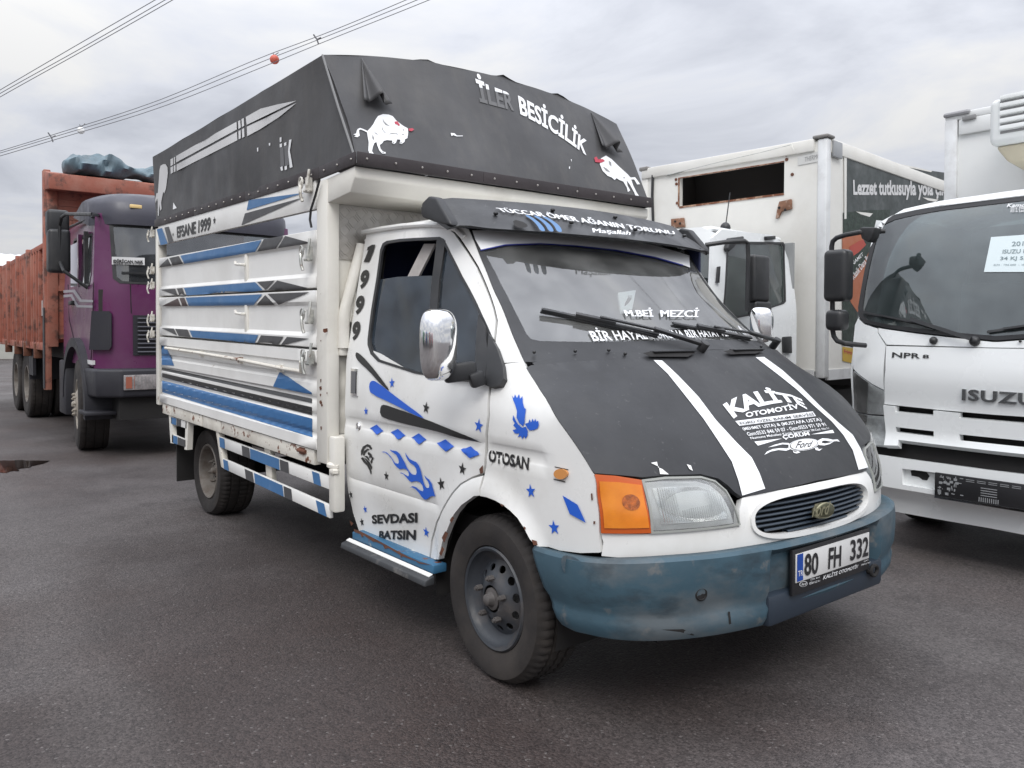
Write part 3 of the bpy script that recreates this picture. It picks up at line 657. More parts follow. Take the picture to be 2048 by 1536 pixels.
pm = MB(); pm.box(.9005, .9045, y0, y1, z0, z1); PLATEW = M('plate_white', (.66, .66, .65), .4, var=.05); plate = pm.build('licence_plate', PLATEW, T, bev=.001)
PLF = Surf('x', lambda y, z: .9045+0*y, 1); HOF = Surf('x', lambda y, z: .900+0*y, 1)
EUB = M('plate_blue', (.01, .06, .32), .4)
kp = lambda L: K(1560, 1040, 8.5333, L)
decal('country_band', PLF, kp([(290, 592), (392, 562), (388, 1020), (285, 1058)]), EUB, plate, .0015)
text('TR', PLF, kp([(298, 870), (382, 848), (380, 942), (300, 962)]), WPRINT, plate, .0, off=.003)
for s_, q_ in (('80', [(412, 575), (652, 545), (640, 915), (405, 958)]), ('FH', [(828, 475), (1040, 430), (1030, 785), (812, 838)]), ('332', [(1196, 340), (1505, 275), (1495, 610), (1190, 700)])):
    text(s_, PLF, kp(q_), BLACKP, plate, .022, off=.003)
text('KALİTE OTOMOTİV', HOF, kp([(725, 925), (1325, 738), (1318, 812), (720, 1015)]), WPRINT, holder, .01, .2)
text('ÖZEL SERVİS', HOF, kp([(505, 990), (668, 955), (665, 982), (502, 1028)]), WPRINT, holder, .0)
text('0364 227 59 91', HOF, kp([(490, 1055), (672, 1018), (670, 1045), (488, 1100)]), WPRINT, holder, .0)
text('ÇORUM', HOF, kp([(1418, 690), (1495, 668), (1492, 690), (1416, 718)]), WPRINT, holder, .0)
text('0364 227 59 07', HOF, kp([(1378, 748), (1528, 705), (1525, 728), (1376, 778)]), WPRINT, holder, .0)
el = [(395+68*math.cos(t)+8*math.sin(t), 1090-14*math.cos(t)*.9+46*math.sin(t)) for t in np.arange(28)*2*np.pi/28]
decal('oval_logo', HOF, kp(el), WPRINT, holder, .0012)
decal('oval_logo_face', HOF, kp([(395+(x-395)*.86, 1090+(y-1090)*.86) for x, y in el]), BLACKP, holder, .002)
text('Ford', HOF, kp([(355, 1078), (440, 1058), (435, 1102), (350, 1120)]), WPRINT, holder, .01, .35)
va = MB(); va.box(.80, .885, -.40, .42, .33, .445); va.build('lower_valance', M('navy_valance', (.02, .03, .045), .5), T, bev=.02)
tk = MB(); c = W0.on([(1748, 1141)], 'x', .90)[0]
tk.tube([c+A((.0, .026*math.cos(t), .020*math.sin(t))) for t in np.linspace(0, 2*np.pi, 17)], .008, 8); tk.cyl(c+A((-.09, -.03, .0)), c+A((0, -.024, 0)), .011); tk.build('tow_hook', DARK, T)
# crack and torn lip on the bumper
BL = Surf('x', lambda y, z: .952-.13*y*y-.42*np.abs(y)**5-.02*(z < .40), 1)
# ---- windscreen
wl = half(WSF, [(1185, 470), (1100, 462), (1000, 458), (938, 459.5)])
gy = half(WSF, [(1400, 679), (1304, 681), (1185, 684), (1080, 682), (1062, 678), (1053, 668), (1039, 640), (1015, 592), (991, 545), (971, 508), (959, 484), (953, 468)])
gy[0] = (0, gy[0][1]); glo = gy + [(gy[-1][0]+.02, 1.85), (0, 1.872)]
gl_out = glo + mir(glo)[1:-1]
fr_h = [(0, bt[0][1]-.0)] + [tuple(q) for q in WSF.prm([(1280, 706), (1150, 716), (1064, 724)])] + [(-ws(A([x]), A([z]))[0]+.004, z) for x, z in E_w] + [(-.4, 1.87), (0, 1.885)]
fr_h[0] = (0, WSF.prm([(1425, 699)])[0][1])
sheet('windscreen_frame', WSF, fr_h + mir(fr_h)[1:-1], VINYL, T, [gl_out], step=.06, thick=.02, off=0)
wsg = sheet('windscreen', WSF, gl_out, GLASSW, T, step=.08, thick=.004, off=-.004)
band = [(944, 462), (1060, 462), (1180, 470), (1290, 488), (1378, 512), (1379, 536), (1365, 531), (1310, 516), (1230, 502), (1150, 493), (1080, 489), (1010, 491), (962, 501), (950, 480)]
sheet('sun_strip', WSF, pr(WSF, band), WPRINT, T, step=.06, thick=0, off=.004)
decal('sun_strip_edge', WSF, [(960, 501), (1010, 490.5), (1080, 488), (1150, 492.5), (1230, 501), (1310, 515.5), (1365, 531), (1364, 533), (1309, 518), (1229, 503.5), (1150, 495), (1080, 490.5), (1010, 493), (961, 503)], M('dark_blue_edge', (.01, .02, .22), .4), T, .006, step=40)
k8 = lambda L: K(860, 380, 2.7676, L)
# ---- cowl with slots
CW = Surf('x', lambda y, z: nose(y, z)+.003, 1)
cw_h = [(0, bt[0][1]+.002), (bt[1][0], bt[1][1]+.002), (bt[2][0], bt[2][1]+.002), (bt[3][0]+.012, bt[3][1]+.002), (bt[3][0]+.012, bt[3][1]+.012), (bt[2][0], bt[2][1]+.028), (bt[1][0], bt[1][1]+.03), (0, bt[0][1]+.03)]
sheet('cowl_panel', NOSE, cw_h + mir(cw_h)[1:-1], VINYL, T, step=.06, thick=.03, off=.001)
for L in ([(1282, 712), (1300, 708), (1384, 706), (1386, 712), (1372, 719), (1298, 719)], [(1443, 708), (1460, 704), (1520, 702), (1523, 706), (1508, 712), (1458, 714)]):
    decal('air_slot', NOSE, L, DARK, T, .016)
    hd = MB(); q = NOSE.hit([L[1], L[2]]); hd.bar(q[0]+A((.012, 0, .010)), q[1]+A((.012, 0, .010)), .03, .006); hd.build('slot_hood', VINYL, T, bev=.002)
for u, v in ((1067, 709), (1149, 707), (1216, 705), (1249, 712), (1521, 697)):
    p = NOSE.hit([(u, v)])[0]; g = MB(); g.ball(p+A((.004, 0, .01)), .0075, 10, 6); g.build('washer_nozzle', BLK, T)
# ---- wipers
def wiper(blade0, blade1, pivot, joint):
    P = WSF.hit([blade0, blade1, joint]) ; n = A((.62, 0, .78))
    pv = WSF.hit([pivot])[0]+n*.03
    b = MB(); b0, b1 = P[0]+n*.012, P[1]+n*.012; b.bar(b0, b1, .012, .010, n); b.bar(b0+n*.014, b1+n*.014, .016, .010, n)
    L = b1-b0; b.bar(b0+L*.28+n*.026, b0+L*.62+n*.026, .02, .012, n)
    w_ = b.build('wiper_blade', BLK, T, bev=.002)
    a = MB(); j = b0+L*.48+n*.036; a.bar(j, j+(pv-j)*.55+n*.012, .012, .010, n); a.bar(j+(pv-j)*.5+n*.012, pv, .022, .016, n); a.cyl(pv-n*.05, pv+n*.012, .02, n=14); a.build('wiper_arm', BLK, T, bev=.002)
wiper((1078, 628), (1312, 678), (1402, 700), (1200, 648)); wiper((1340, 656), (1497, 684), (1548, 690), (1430, 666))
# ---- roof, gutter, back of the cab
def roofz(x, y): return 1.893 - .028*np.clip(x+1.25, 0, 2) + .085*(1-np.clip(np.abs(y)/.872, 0, 1)**4) - .55*np.clip(x+.62, 0, 1)**1.5 - .5*np.clip(-1.15-x, 0, 1)
RF = Surf('z', roofz, 1)
ro = [(-1.245, -.856), (-.95, -.852), (-.75, -.842), (-.60, -.815), (-.50, -.775), (-.44, -.68), (-.38, -.4), (-.355, 0)]
sheet('cab_roof', RF, ro + [(x, -y) for x, y in ro[::-1]][1:], WHITE, T, step=.06, thick=.02)
for s in (-1, 1):
    g = MB(); q = [SIDE.at([(x, z)])[0] for x, z in ((-1.25, 1.893), (-1.05, 1.892), (-.85, 1.886), (-.68, 1.878), (-.57, 1.865), (-.49, 1.840), (-.44, 1.80))]; g.tube([(p[0], -s*(p[1]-.008), p[2]) for p in q], .013, 8); g.build('roof_gutter', WHITE, T)
bk = [(-float(_w(z))+.01, z) for z in np.linspace(.42, 1.9, 12)]
BKS = Surf('x', lambda y, z: -1.235+.05*np.abs(y)**8, -1)
bko = bk + [(-y, z) for y, z in bk[::-1]]
sheet('cab_back', BKS, bko, WHITE, T, step=.12, thick=.02)
# ---- sun visor
def visor():
    P = []; ny = 44; ys = np.linspace(-.90, .90, ny); n = 10
    for y in ys:
        a = abs(y)/.90; pk = 1-a**2
        xf = -.395+.235*pk; zf = 1.838-.012*pk+ .012*sstep(.8, 1, a)
        xr = -.60+.13*pk-.02*a; zr = 1.985+.010*pk-.02*sstep(.85, 1, a)
        drop = sstep(.93, 1.0, a)
        prof = [(xr, zr-.03), (xr+.0, zr), (xr+.03, zr+.006), (xr+(xf-xr)*.35, zr+(zf-zr)*.343+.010), (xr+(xf-xr)*.7, zr+(zf-zr)*.686+.010), (xf-.02, zf+.0115), (xf, zf), (xf-.012, zf-.008), (xr+(xf-xr)*.6, zr+(zf-zr)*.62-.014), (xr+.01, zr-.035)]
        for x, z in prof: P.append((x, y*(1-.0*drop), z-.02*drop))
    F = [(i*n+j, i*n+(j+1) % n, (i+1)*n+(j+1) % n, (i+1)*n+j) for i in range(ny-1) for j in range(n)] + [tuple(range(n))[::-1], tuple((ny-1)*n+j for j in range(n))]
    v = mk('sun_visor', P, F, VINYL, T, 45)
    for s in (-1, 1):
        e = MB(); y = s*.902
        e.prism([(-.62, y, 1.90), (-.62, y, 1.965), (-.56, y, 1.99), (-.50, y, 1.975), (-.395, y, 1.865), (-.38, y, 1.838), (-.44, y, 1.845)], (0, -s*.05, 0)); e.build('visor_end_cap', VINYL, v, bev=.012, seg=3)
    for u, v_ in ((991, 430), (1142, 448), (1270, 462), (1105, 423), (1230, 437), (1368, 474)):
        p = VS.hit([(u, v_)])[0]; k = MB(); k.ball(p+A((.2, 0, .6))*.012, (.012, .012, .009), 12, 8); k.build('visor_knob', BLK, v)
    return v
def vis_g(x, y):
    a = np.clip(np.abs(y)/.90, 0, 1); pk = 1-a**2
    xf = -.395+.235*pk; zf = 1.838-.012*pk+.012*sstep(.8, 1, a); xr = -.60+.13*pk-.02*a; zr = 1.985+.010*pk-.02*sstep(.85, 1, a)
    t = np.clip((x-xr)/(xf-xr), -.2, 9); return zr+(zf-zr)*t*.98+.0135
VS = Surf('z', vis_g, 1)
vis = visor()
arctext('TÜCCAR ÖMER AĞANIN TORUNU', VS, [(986, 415), (1080, 423), (1180, 437), (1280, 452), (1345, 462)], [(1002, 426), (1090, 436), (1190, 451), (1290, 465), (1350, 471)], WPRINT, vis, .0, .006, fat=.004)
text('Maşallah', VS, k8([(895, 218), (1112, 234), (1104, 260), (902, 247)]), WPRINT, vis, .0, off=.006, fat=.016)
SWOOSH = M('blue_swoosh', (.06, .17, .36), .45)
for dx in (0, 47, 93):
    decal('swoosh', VS, [chaikin(k8([(520+dx, 145+dx*.06), (545+dx, 146+dx*.06), (590+dx, 175+dx*.05), (622+dx*1.02, 205), (640+dx, 236+dx*.05), (608+dx, 232+dx*.05), (595+dx, 205), (565+dx, 172+dx*.05)]), 2)], SWOOSH, vis, .006)
decal('visor_notch', VS, [chaikin(k8([(455, 165), (530, 185), (545, 212), (470, 214)]), 1)], DARK, vis, .004)
# ---- mirrors
def mirror_unit(s, px):
    c = A((-.135, s*1.135, 1.327)) if s < 0 else A((-.13, 1.02, 1.42)); M_ = MB(); nu, nv = 30, 22; P = []
    hx, hy, hz = (.085, .088, .142) if s < 0 else (.06, .058, .10)
    for i in range(nv+1):
        a = np.pi*i/nv-np.pi/2
        for j in range(nu):
            t = 2*np.pi*j/nu; e = .62
            cx = np.sign(math.cos(a))*abs(math.cos(a))**e
            y = hy*cx*np.sign(math.cos(t))*abs(math.cos(t))**e; x = hx*cx*(math.sin(t) if math.sin(t) > 0 else .28*math.sin(t)); z = hz*np.sign(math.sin(a))*abs(math.sin(a))**e
            y *= 1+.10*z/hz*.5; P.append(c+A((x+.02*y*s/hy, y, z)))
    F = [(i*nu+j, i*nu+(j+1) % nu, (i+1)*nu+(j+1) % nu, (i+1)*nu+j) for i in range(nv) for j in range(nu)]
    m = mk('side_mirror', P, F, CHROME, T, 60)
    if s < 0:
        g = MB(); g.bar((-.135, -1.10, 1.21), (-.075, -.985, 1.225), .055, .075, (0, 0, 1)); g.bar((-.07, -1.02, 1.18), (-.05, -.965, 1.20), .05, .06); g.build('mirror_arm', BLK, m, bev=.012)
        bs_ = pr(SIDE, [(961, 632), (974, 655), (980, 700), (976, 768), (902, 759), (905, 748), (955, 748), (957, 690)]); b2 = pr(SIDE, [(984, 672), (1000, 700), (1012, 735), (1015, 762), (1008, 775), (990, 778), (979, 774), (981, 715)])
        sheet('mirror_base', SIDE, bs_, BLK, m, step=.03, thick=.02, off=.018); sheet('mirror_base_cover', SIDE, b2, BLK, m, step=.03, thick=.03, off=.024)
    else:
        g = MB(); g.bar((-.12, .98, 1.34), (-.05, .88, 1.28), .05, .06); g.build('mirror_arm', BLK, m, bev=.01)
mirror_unit(-1, None); mirror_unit(1, None)
# ---- door furniture
k6 = lambda L: K(680, 380, 3.658, L); k7 = lambda L: K(670, 700, 3.0714, L); k9 = lambda L: K(730, 840, 7.585, L)
hd = sheet('door_handle', SIDE, pr(SIDE, k6([(88, 1305), (140, 1310), (133, 1508), (85, 1500)])), CHROME, T, step=.03, thick=.02, off=.008)
decal('handle_recess', SIDE, k6([(95, 1325), (130, 1328), (126, 1490), (92, 1486)]), M('handle_grey', (.16, .16, .17), .35, .4), hd, .0105)
p = SIDE.hit(k7([(150, 470)]))[0]; lk = MB(); lk.lathe([(.024, 0), (.024, .006), (.019, .010), (.013, .008), (.012, .014), (.001, .015)], p, (0, -1, 0), 24); lk.build('door_lock', CHROME, T)
def star(u, v, r, mat, rot=.1, surf=SIDE):
    c = surf.prm([(u, v)])[0]; P = []
    for k in range(10): a = math.pi/2+rot+k*math.pi/5; q = r if k % 2 == 0 else r*.40; P.append((c[0]+q*math.cos(a), c[1]+q*math.sin(a)))
    return patch('star_sticker', surf, [P], mat, T, .003)
for x, y, r, mt, ro_ in ((352, 203, .026, ROYAL, .12), (562, 355, .028, INK, -.1), (193, 375, .022, ROYAL, .1), (886, 465, .030, ROYAL, -.1), (318, 773, .024, INK, .05), (785, 730, .028, INK, -.1), (655, 822, .030, INK, .25), (100, 888, .022, INK, .25), (188, 978, .021, ROYAL, .3), (168, 1056, .023, INK, .3), (563, 1118, .026, ROYAL, -.1)):
    star(*k7([(x, y)])[0], r, mt, ro_)
kf = lambda L: K(860, 760, 2.4, L)
star(*kf([(486, 533)])[0], .027, ROYAL, .15); star(*kf([(598, 708)])[0], .028, ROYAL, .15)
DEC = dict(step=7, off=.005)
decal('dart_sticker', SIDE, chaikin(k7([(133, 14), (150, 18), (200, 65), (270, 150), (352, 262), (290, 215), (210, 125), (150, 72), (130, 40)]), 1), INK, T, **DEC)
decal('dart_sticker', SIDE, chaikin(k7([(218, 200), (235, 187), (260, 195), (400, 302), (570, 427), (500, 402), (370, 335), (225, 268), (214, 235)]), 1), ROYAL, T, **DEC)
decal('dart_sticker', SIDE, k7([(284, 356), (290, 341), (303, 336), (325, 340), (450, 383), (600, 440), (760, 505), (925, 572), (760, 534), (600, 492), (440, 455), (330, 425), (292, 408), (281, 382)]), INK, T, **DEC)
for L in ([(85, 125), (190, 68), (295, 170), (190, 222)], [(400, 185), (512, 132), (630, 238), (515, 298)], [(718, 265), (830, 200), (950, 300), (830, 368)], [(1098, 358), (1235, 292), (1365, 402), (1240, 478)], [(1465, 455), (1618, 397), (1750, 522), (1600, 578)]):
    decal('diamond_sticker', SIDE, k9(L), ROYAL, T, **DEC)
decal('diamond_sticker', SIDE, kf([(640, 553), (712, 597), (752, 684), (675, 642)]), ROYAL, T, **DEC)
decal('flame_sticker', SIDE, k9([(260, 485), (300, 475), (345, 492), (400, 545), (440, 605), (470, 650), (515, 662), (528, 635), (520, 590), (490, 530), (445, 495), (405, 470), (390, 445), (430, 462), (490, 470), (540, 510), (580, 580), (615, 640), (650, 720), (690, 780), (720, 815), (750, 828), (785, 830), (798, 790), (790, 735), (760, 690), (700, 650), (660, 600), (635, 545), (622, 490), (650, 535), (690, 590), (740, 615), (790, 635), (830, 685), (855, 750), (875, 830), (895, 920), (925, 1000), (955, 1030), (985, 1025), (990, 985), (970, 930), (930, 880), (910, 830), (945, 870), (990, 905), (1025, 960), (1045, 1040), (1080, 1160), (1040, 1148), (1000, 1160), (965, 1195), (920, 1200), (880, 1170), (830, 1100), (780, 1045), (730, 1018), (690, 1022), (740, 1000), (790, 1020), (840, 1060), (890, 1080), (900, 1050), (885, 990), (850, 945), (800, 925), (750, 928), (715, 940), (680, 915), (640, 865), (590, 815), (535, 800), (570, 795), (620, 825), (665, 855), (682, 835), (670, 780), (635, 745), (590, 735), (540, 745), (500, 715), (460, 670), (420, 590), (370, 530), (320, 492)]), ROYAL, T, **DEC)
k5 = lambda L: K(610, 780, 5.487, L)
decal('lion_sticker', SIDE, [k5(L) for L in (
    [(620, 720), (618, 668), (640, 620), (690, 592), (722, 605), (742, 640), (728, 655), (705, 625), (680, 618), (655, 645), (642, 690)], [(640, 712), (655, 668), (690, 640), (715, 652), (690, 664), (665, 690), (655, 720)],
    [(617, 745), (640, 735), (670, 775), (705, 815), (728, 862), (736, 905), (728, 928), (712, 880), (688, 832), (648, 792)], [(650, 738), (680, 755), (718, 795), (742, 842), (737, 872), (718, 835), (690, 795)],
    [(690, 690), (705, 678), (720, 690), (735, 705), (745, 735), (760, 742), (752, 765), (742, 770), (745, 790), (735, 808), (722, 792), (728, 770), (738, 752), (728, 735), (716, 745), (704, 735), (716, 722), (700, 712)], [(655, 725), (685, 722), (705, 742), (715, 775), (700, 770), (685, 748)])], INK, T, .003)
decal('eagle_sticker', SIDE, [kf(L) for L in (
    [(396, 76), (405, 88), (410, 70), (420, 88), (430, 68), (435, 92), (446, 78), (448, 110), (455, 135), (463, 140), (458, 180), (456, 206), (448, 222), (430, 205), (418, 180), (420, 150), (412, 122), (402, 98)],
    [(402, 168), (412, 190), (425, 212), (445, 228), (462, 224), (472, 245), (471, 266), (460, 282), (455, 266), (446, 284), (438, 268), (424, 275), (432, 257), (410, 256), (399, 240), (418, 235), (402, 217), (410, 208), (399, 190)],
    [(458, 210), (475, 205), (480, 188), (488, 203), (495, 185), (502, 200), (508, 185), (513, 200), (522, 195), (525, 215), (519, 232), (500, 240), (480, 242), (470, 230)])], ROYAL, T, .003)
text('SEVDASI', SIDE, k7([(228, 1012), (510, 997), (510, 1060), (232, 1067)]), INK, T, .042, .0); text('BATSIN', SIDE, k7([(276, 1110), (502, 1103), (500, 1167), (272, 1160)]), INK, T, .042, .0)
for s_, q_ in (('1', [(208, 402), (262, 402), (220, 528), (180, 528)]), ('9', [(162, 584), (230, 584), (196, 724), (140, 724)]), ('9', [(128, 772), (194, 772), (164, 912), (108, 912)]), ('9', [(100, 960), (164, 960), (136, 1102), (86, 1102)])):
    if s_ == '1': decal('lettering', SIDE, k6([(240, 402), (264, 401), (252, 445), (218, 528), (178, 528), (214, 440), (202, 446), (208, 420)]), INK, T, .005)
    else: text(s_, SIDE, k6(q_), INK, T, .055, 0)
text('OTOSAN', SIDE, kf([(285, 333), (481, 372), (476, 433), (283, 391)]), INK, T, .045, .0)
for x0, y0, x1, y1 in ((292, 336, 296, 394), (352, 347, 356, 408), (408, 358, 413, 418)):      # stencil gaps
    decal('stencil_gap', SIDE, kf([(x0+9, y0), (x0+13, y0), (x1+3, y1+10), (x1-1, y1+10)]), WHITE, T, .0046)
for L in ([(885, 1075), (892, 1062), (898, 1066), (890, 1085)], [(880, 1106), (886, 1092), (890, 1098), (884, 1112)], [(901, 1040), (906, 1032), (910, 1036), (904, 1046)], [(1000, 1006), (1010, 1010), (1006, 1013)], [(1048, 1052), (1053, 1056), (1050, 1060)], [(1064, 1079), (1074, 1082), (1076, 1090), (1068, 1090)], [(1183, 987), (1186, 986), (1187, 1000), (1184, 1000)], [(1188, 1042), (1192, 1042), (1191, 1048), (1188, 1048)], [(960, 938), (967, 930), (968, 945), (962, 948)], [(700, 1040), (708, 1046), (704, 1052)], [(724, 1062), (740, 1066), (735, 1072), (725, 1068)], [(800, 1092), (812, 1098), (806, 1101)]): decal('rust_spot', SIDE, L, RUSTM, T, .004)
for L in ([(600, 414), (666, 428), (668, 433), (602, 419)], [(596, 473), (652, 486), (652, 491), (596, 478)]): decal('dash_sticker', SIDE, kf(L), INK, T, .003)
# ---- print on the bonnet
BN = Surf('x', lambda y, z: nose(y, z)+.004, 1); kb = lambda L: K(1000, 680, 2.6256, L)
SB = dict(step=12, off=.003)
decal('bonnet_stripe', BN, kb([(805, 108), (850, 110), (935, 190), (1040, 300), (1130, 420), (1240, 540), (1320, 620), (1360, 700), (1390, 782), (1320, 803), (1270, 818), (1250, 740), (1215, 640), (1150, 540), (1070, 420), (960, 280), (880, 180)]), WPRINT, T, **SB)
decal('bonnet_stripe', BN, kb([(1340, 93), (1385, 91), (1480, 160), (1580, 250), (1680, 350), (1780, 440), (1850, 500), (1890, 570), (1930, 670), (1880, 683), (1850, 580), (1800, 500), (1740, 430), (1650, 350), (1560, 265), (1460, 185)]), WPRINT, T, **SB)
arctext('KALİTE', BN, kb([(1148, 318), (1215, 280), (1280, 258), (1345, 244), (1420, 255), (1500, 268), (1572, 296)]), kb([(1225, 416), (1268, 383), (1330, 360), (1400, 343), (1480, 328), (1550, 332), (1612, 368)]), WPRINT, T, .045)
text('OTOMOTİV', BN, kb([(1283, 376), (1553, 330), (1572, 362), (1290, 410)]), WPRINT, T, .03)
decal('print_band', BN, kb([(1233, 428), (1640, 377), (1657, 402), (1255, 453)]), WPRINT, T, .003, step=12)
text('FORD ÖZEL BAKIM SERVİSİ', BN, kb([(1248, 432), (1638, 382), (1648, 400), (1262, 449)]), BLACKP, T, .008, off=.006)
text('(MEHMET USTA) & (MUSTAFA USTA)', BN, kb([(1266, 463), (1678, 410), (1690, 432), (1280, 482)]), WPRINT, T, .012)
text('Gsm:0535 846 59 07 - Gsm:0553 971 59 91', BN, kb([(1290, 488), (1700, 436), (1712, 454), (1300, 507)]), WPRINT, T, .01)
text('Numune Mahallesi Küçük Sanayi Sitesi 38.Cad. No:11', BN, kb([(1308, 512), (1720, 460), (1728, 473), (1318, 528)]), WPRINT, T, .008)
text('ÇORUM', BN, kb([(1478, 503), (1616, 484), (1627, 507), (1486, 528)]), WPRINT, T, .03)
for L in ([(1333, 536), (1480, 519), (1352, 557)], [(1630, 498), (1744, 474), (1753, 490)]): decal('wedge_print', BN, kb(L), WPRINT, T)
el = [(1592+80*math.cos(t), 552-9*math.cos(t)+31*math.sin(t)) for t in np.arange(40)*2*np.pi/40]; sc_ = lambda k: [(1592+(x-1592)*k, 552+(y-552)*k) for x, y in el]
for k, m_, o_ in ((1, WPRINT, .003), (.92, INK, .004), (.87, WPRINT, .005)): decal('oval_logo', BN, kb(sc_(k)), m_, T, o_)
text('Ford', BN, kb([(1552, 537), (1640, 532), (1630, 565), (1545, 574)]), INK, T, .012, .3, off=.0065)
for L in ([(1385, 606), (1400, 588), (1430, 575), (1470, 570), (1505, 572), (1520, 562), (1510, 552), (1480, 550), (1440, 560), (1405, 566), (1440, 552), (1480, 542), (1512, 543), (1530, 556), (1525, 574), (1500, 584), (1460, 580), (1420, 588)],
          [(1660, 545), (1670, 528), (1690, 518), (1720, 520), (1745, 526), (1770, 524), (1782, 536), (1765, 533), (1735, 536), (1705, 530), (1690, 532), (1686, 542), (1705, 546), (1735, 540), (1755, 532), (1730, 548), (1700, 556), (1675, 554)],
          [(1535, 582), (1545, 590), (1562, 586), (1575, 592), (1555, 598), (1540, 594)], [(1650, 568), (1665, 566), (1672, 576), (1690, 572), (1675, 584), (1655, 580)]): decal('flame_print', BN, kb(L), WPRINT, T)
for L in ([(790, 648), (822, 642), (828, 672), (850, 680), (884, 708), (838, 706), (832, 668)], [(978, 655), (1000, 662), (1010, 690), (992, 680)]): decal('torn_vinyl', BN, kb(L), WHITE, T, .004)
# ---- lettering on the windscreen
WT = Surf('x', lambda y, z: WSF.g(y, z)+.002, 1)
text('M.BEİ  MEZCİ', WT, k8([(1064, 655), (1490, 655), (1482, 707), (1084, 703)]), WPRINT, T, .0, fat=.010)
text('BİR HAYAL UĞRUNA BİR HAYAT VERDİK', WT, k8([(866, 764), (1688, 764), (1715, 810), (905, 840)]), WPRINT, T, .018)
# ================================================================== the load bed (raked a little: higher at the rear)
def rake(V): V = A(V); V = V.copy(); V[:, 2] += -.0155*(V[:, 0]+1.3); return V
def RK(P): return P
YB = -1.05
BS = Surf('y', lambda x, z: YB+0*x, -1)
XR, XF = -4.30, -1.41
def zr(px): P = BS.hit([px])[0]; return P[2]+.0155*(P[0]+1.3)
Z_TOP, Z_SL, Z_P1, Z_12, Z_2L, Z_BOT = 2.155, zr((626, 419.5)), zr((560, 472)), zr((628.5, 578.4)), zr((631, 698)), zr((628, 900))
def profile_panel(name, z0, z1, prof, mat, ys, parent=T, x0=XR, x1=XF):
    """pressed steel board: prof = (fraction of height, depth)"""
    P = []; F = []; nx = 13
    xs = np.linspace(x0, x1, nx)
    for x in xs:
        for f, d in prof: P.append((x, ys*(abs(YB)-d), z0+(z1-z0)*f))
    n = len(prof)
    for i in range(nx-1):
        for j in range(n-1):
            q = (i*n+j, (i+1)*n+j, (i+1)*n+j+1, i*n+j+1); F.append(q if ys < 0 else q[::-1])
    o = mk(name, rake(P), F, mat, parent, 20); o.modifiers.new('thickness', 'SOLIDIFY').thickness = .012; return o
board_prof = [(0, .028), (.005, .002), (.02, 0), (.19, 0), (.265, .017), (.73, .017), (.80, 0), (.985, 0), (.995, .002), (1, .028)]
def board_depth(z0, z1, prof):
    f = A([q[0] for q in prof]); d = A([q[1] for q in prof]); return f, d
low_prof = [(0, .03), (.005, .0), (.115, 0), (.13, .016), (.17, .022), (.20, .010), (.30, .010), (.325, .022), (.36, .022), (.385, .010), (.47, .010), (.495, .022), (.53, .022), (.555, .010), (.66, .010), (.685, .022), (.72, .022), (.745, .012), (.865, .012), (.875, 0), (.995, 0), (1, .03)]
boards = []
for s in (-1, 1):
    b1 = profile_panel('side_board', Z_12+.006, Z_P1, board_prof, BEDW, s); b2 = profile_panel('side_board', Z_2L+.006, Z_12-.004, board_prof, BEDW, s)
    b3 = profile_panel('drop_side', Z_BOT, Z_2L-.004, low_prof, BEDW, s); boards.append((b1, b2, b3))
    tb = MB(); tb.box(XR-.03, XF, s*1.05-(0 if s < 0 else .03), s*1.05+(.03 if s < 0 else 0), Z_SL, Z_TOP+.02); tb.build('top_board', BEDW, T, xf=rake, bev=.004)
    # sill under the bed, rusty, with hinge blocks
    sl_ = MB(); y = s*1.02
    for x0, x1 in ((-4.26, -4.03), (-4.02, -3.28), (-3.26, -2.9), (-2.88, -1.45)): sl_.box(x0, x1, y-.02, y+.02, Z_BOT-.085, Z_BOT-.005)
    sl_.build('bed_sill', RUSTY, T, xf=rake, bev=.004)
def board_g(x, z):
    zz = z+.0155*(x+1.3); d = np.zeros_like(zz)
    for z0, z1, pf in ((Z_12+.006, Z_P1, board_prof), (Z_2L+.006, Z_12-.004, board_prof), (Z_BOT, Z_2L-.004, low_prof)):
        f = (zz-z0)/(z1-z0); k = (f >= 0) & (f <= 1); d = np.where(k, np.interp(f, [q[0] for q in pf], [q[1] for q in pf]), d)
    return YB+np.where(d > .027, .028, d)
BG = Surf('y', board_g, -1)
k2 = lambda L: K(290, 90, 3.746, L); k3 = lambda L: K(290, 400, 3.8395, L); k4 = lambda L: K(300, 680, 3.657, L)
DB = dict(off=.003)
b1, b2, b3 = boards[0]
tbp = [o for o in T.children if o.name.startswith('top_board')][0]
for L, m_ in (([(780, 1162), (1200, 1107), (765, 1238)], BLUE), ([(752, 1262), (1200, 1139), (726, 1350)], GREYP), ([(90, 1380), (130, 1371), (172, 1488), (120, 1500)], BLUE), ([(148, 1368), (180, 1360), (215, 1473), (180, 1486)], GREYP)):
    decal('stripe_print', BS, k2(L), m_, tbp, .003)
text('EFSANE 1999', BS, k2([(240, 1362), (498, 1285), (492, 1390), (243, 1448)]), INK, tbp, .03, 0, .92)
for u, v, r in ((522, 1315, .030), (212, 1420, .018)): 
    o = star(*k2([(u, v)])[0], r, INK, 0, BS); o.parent = tbp
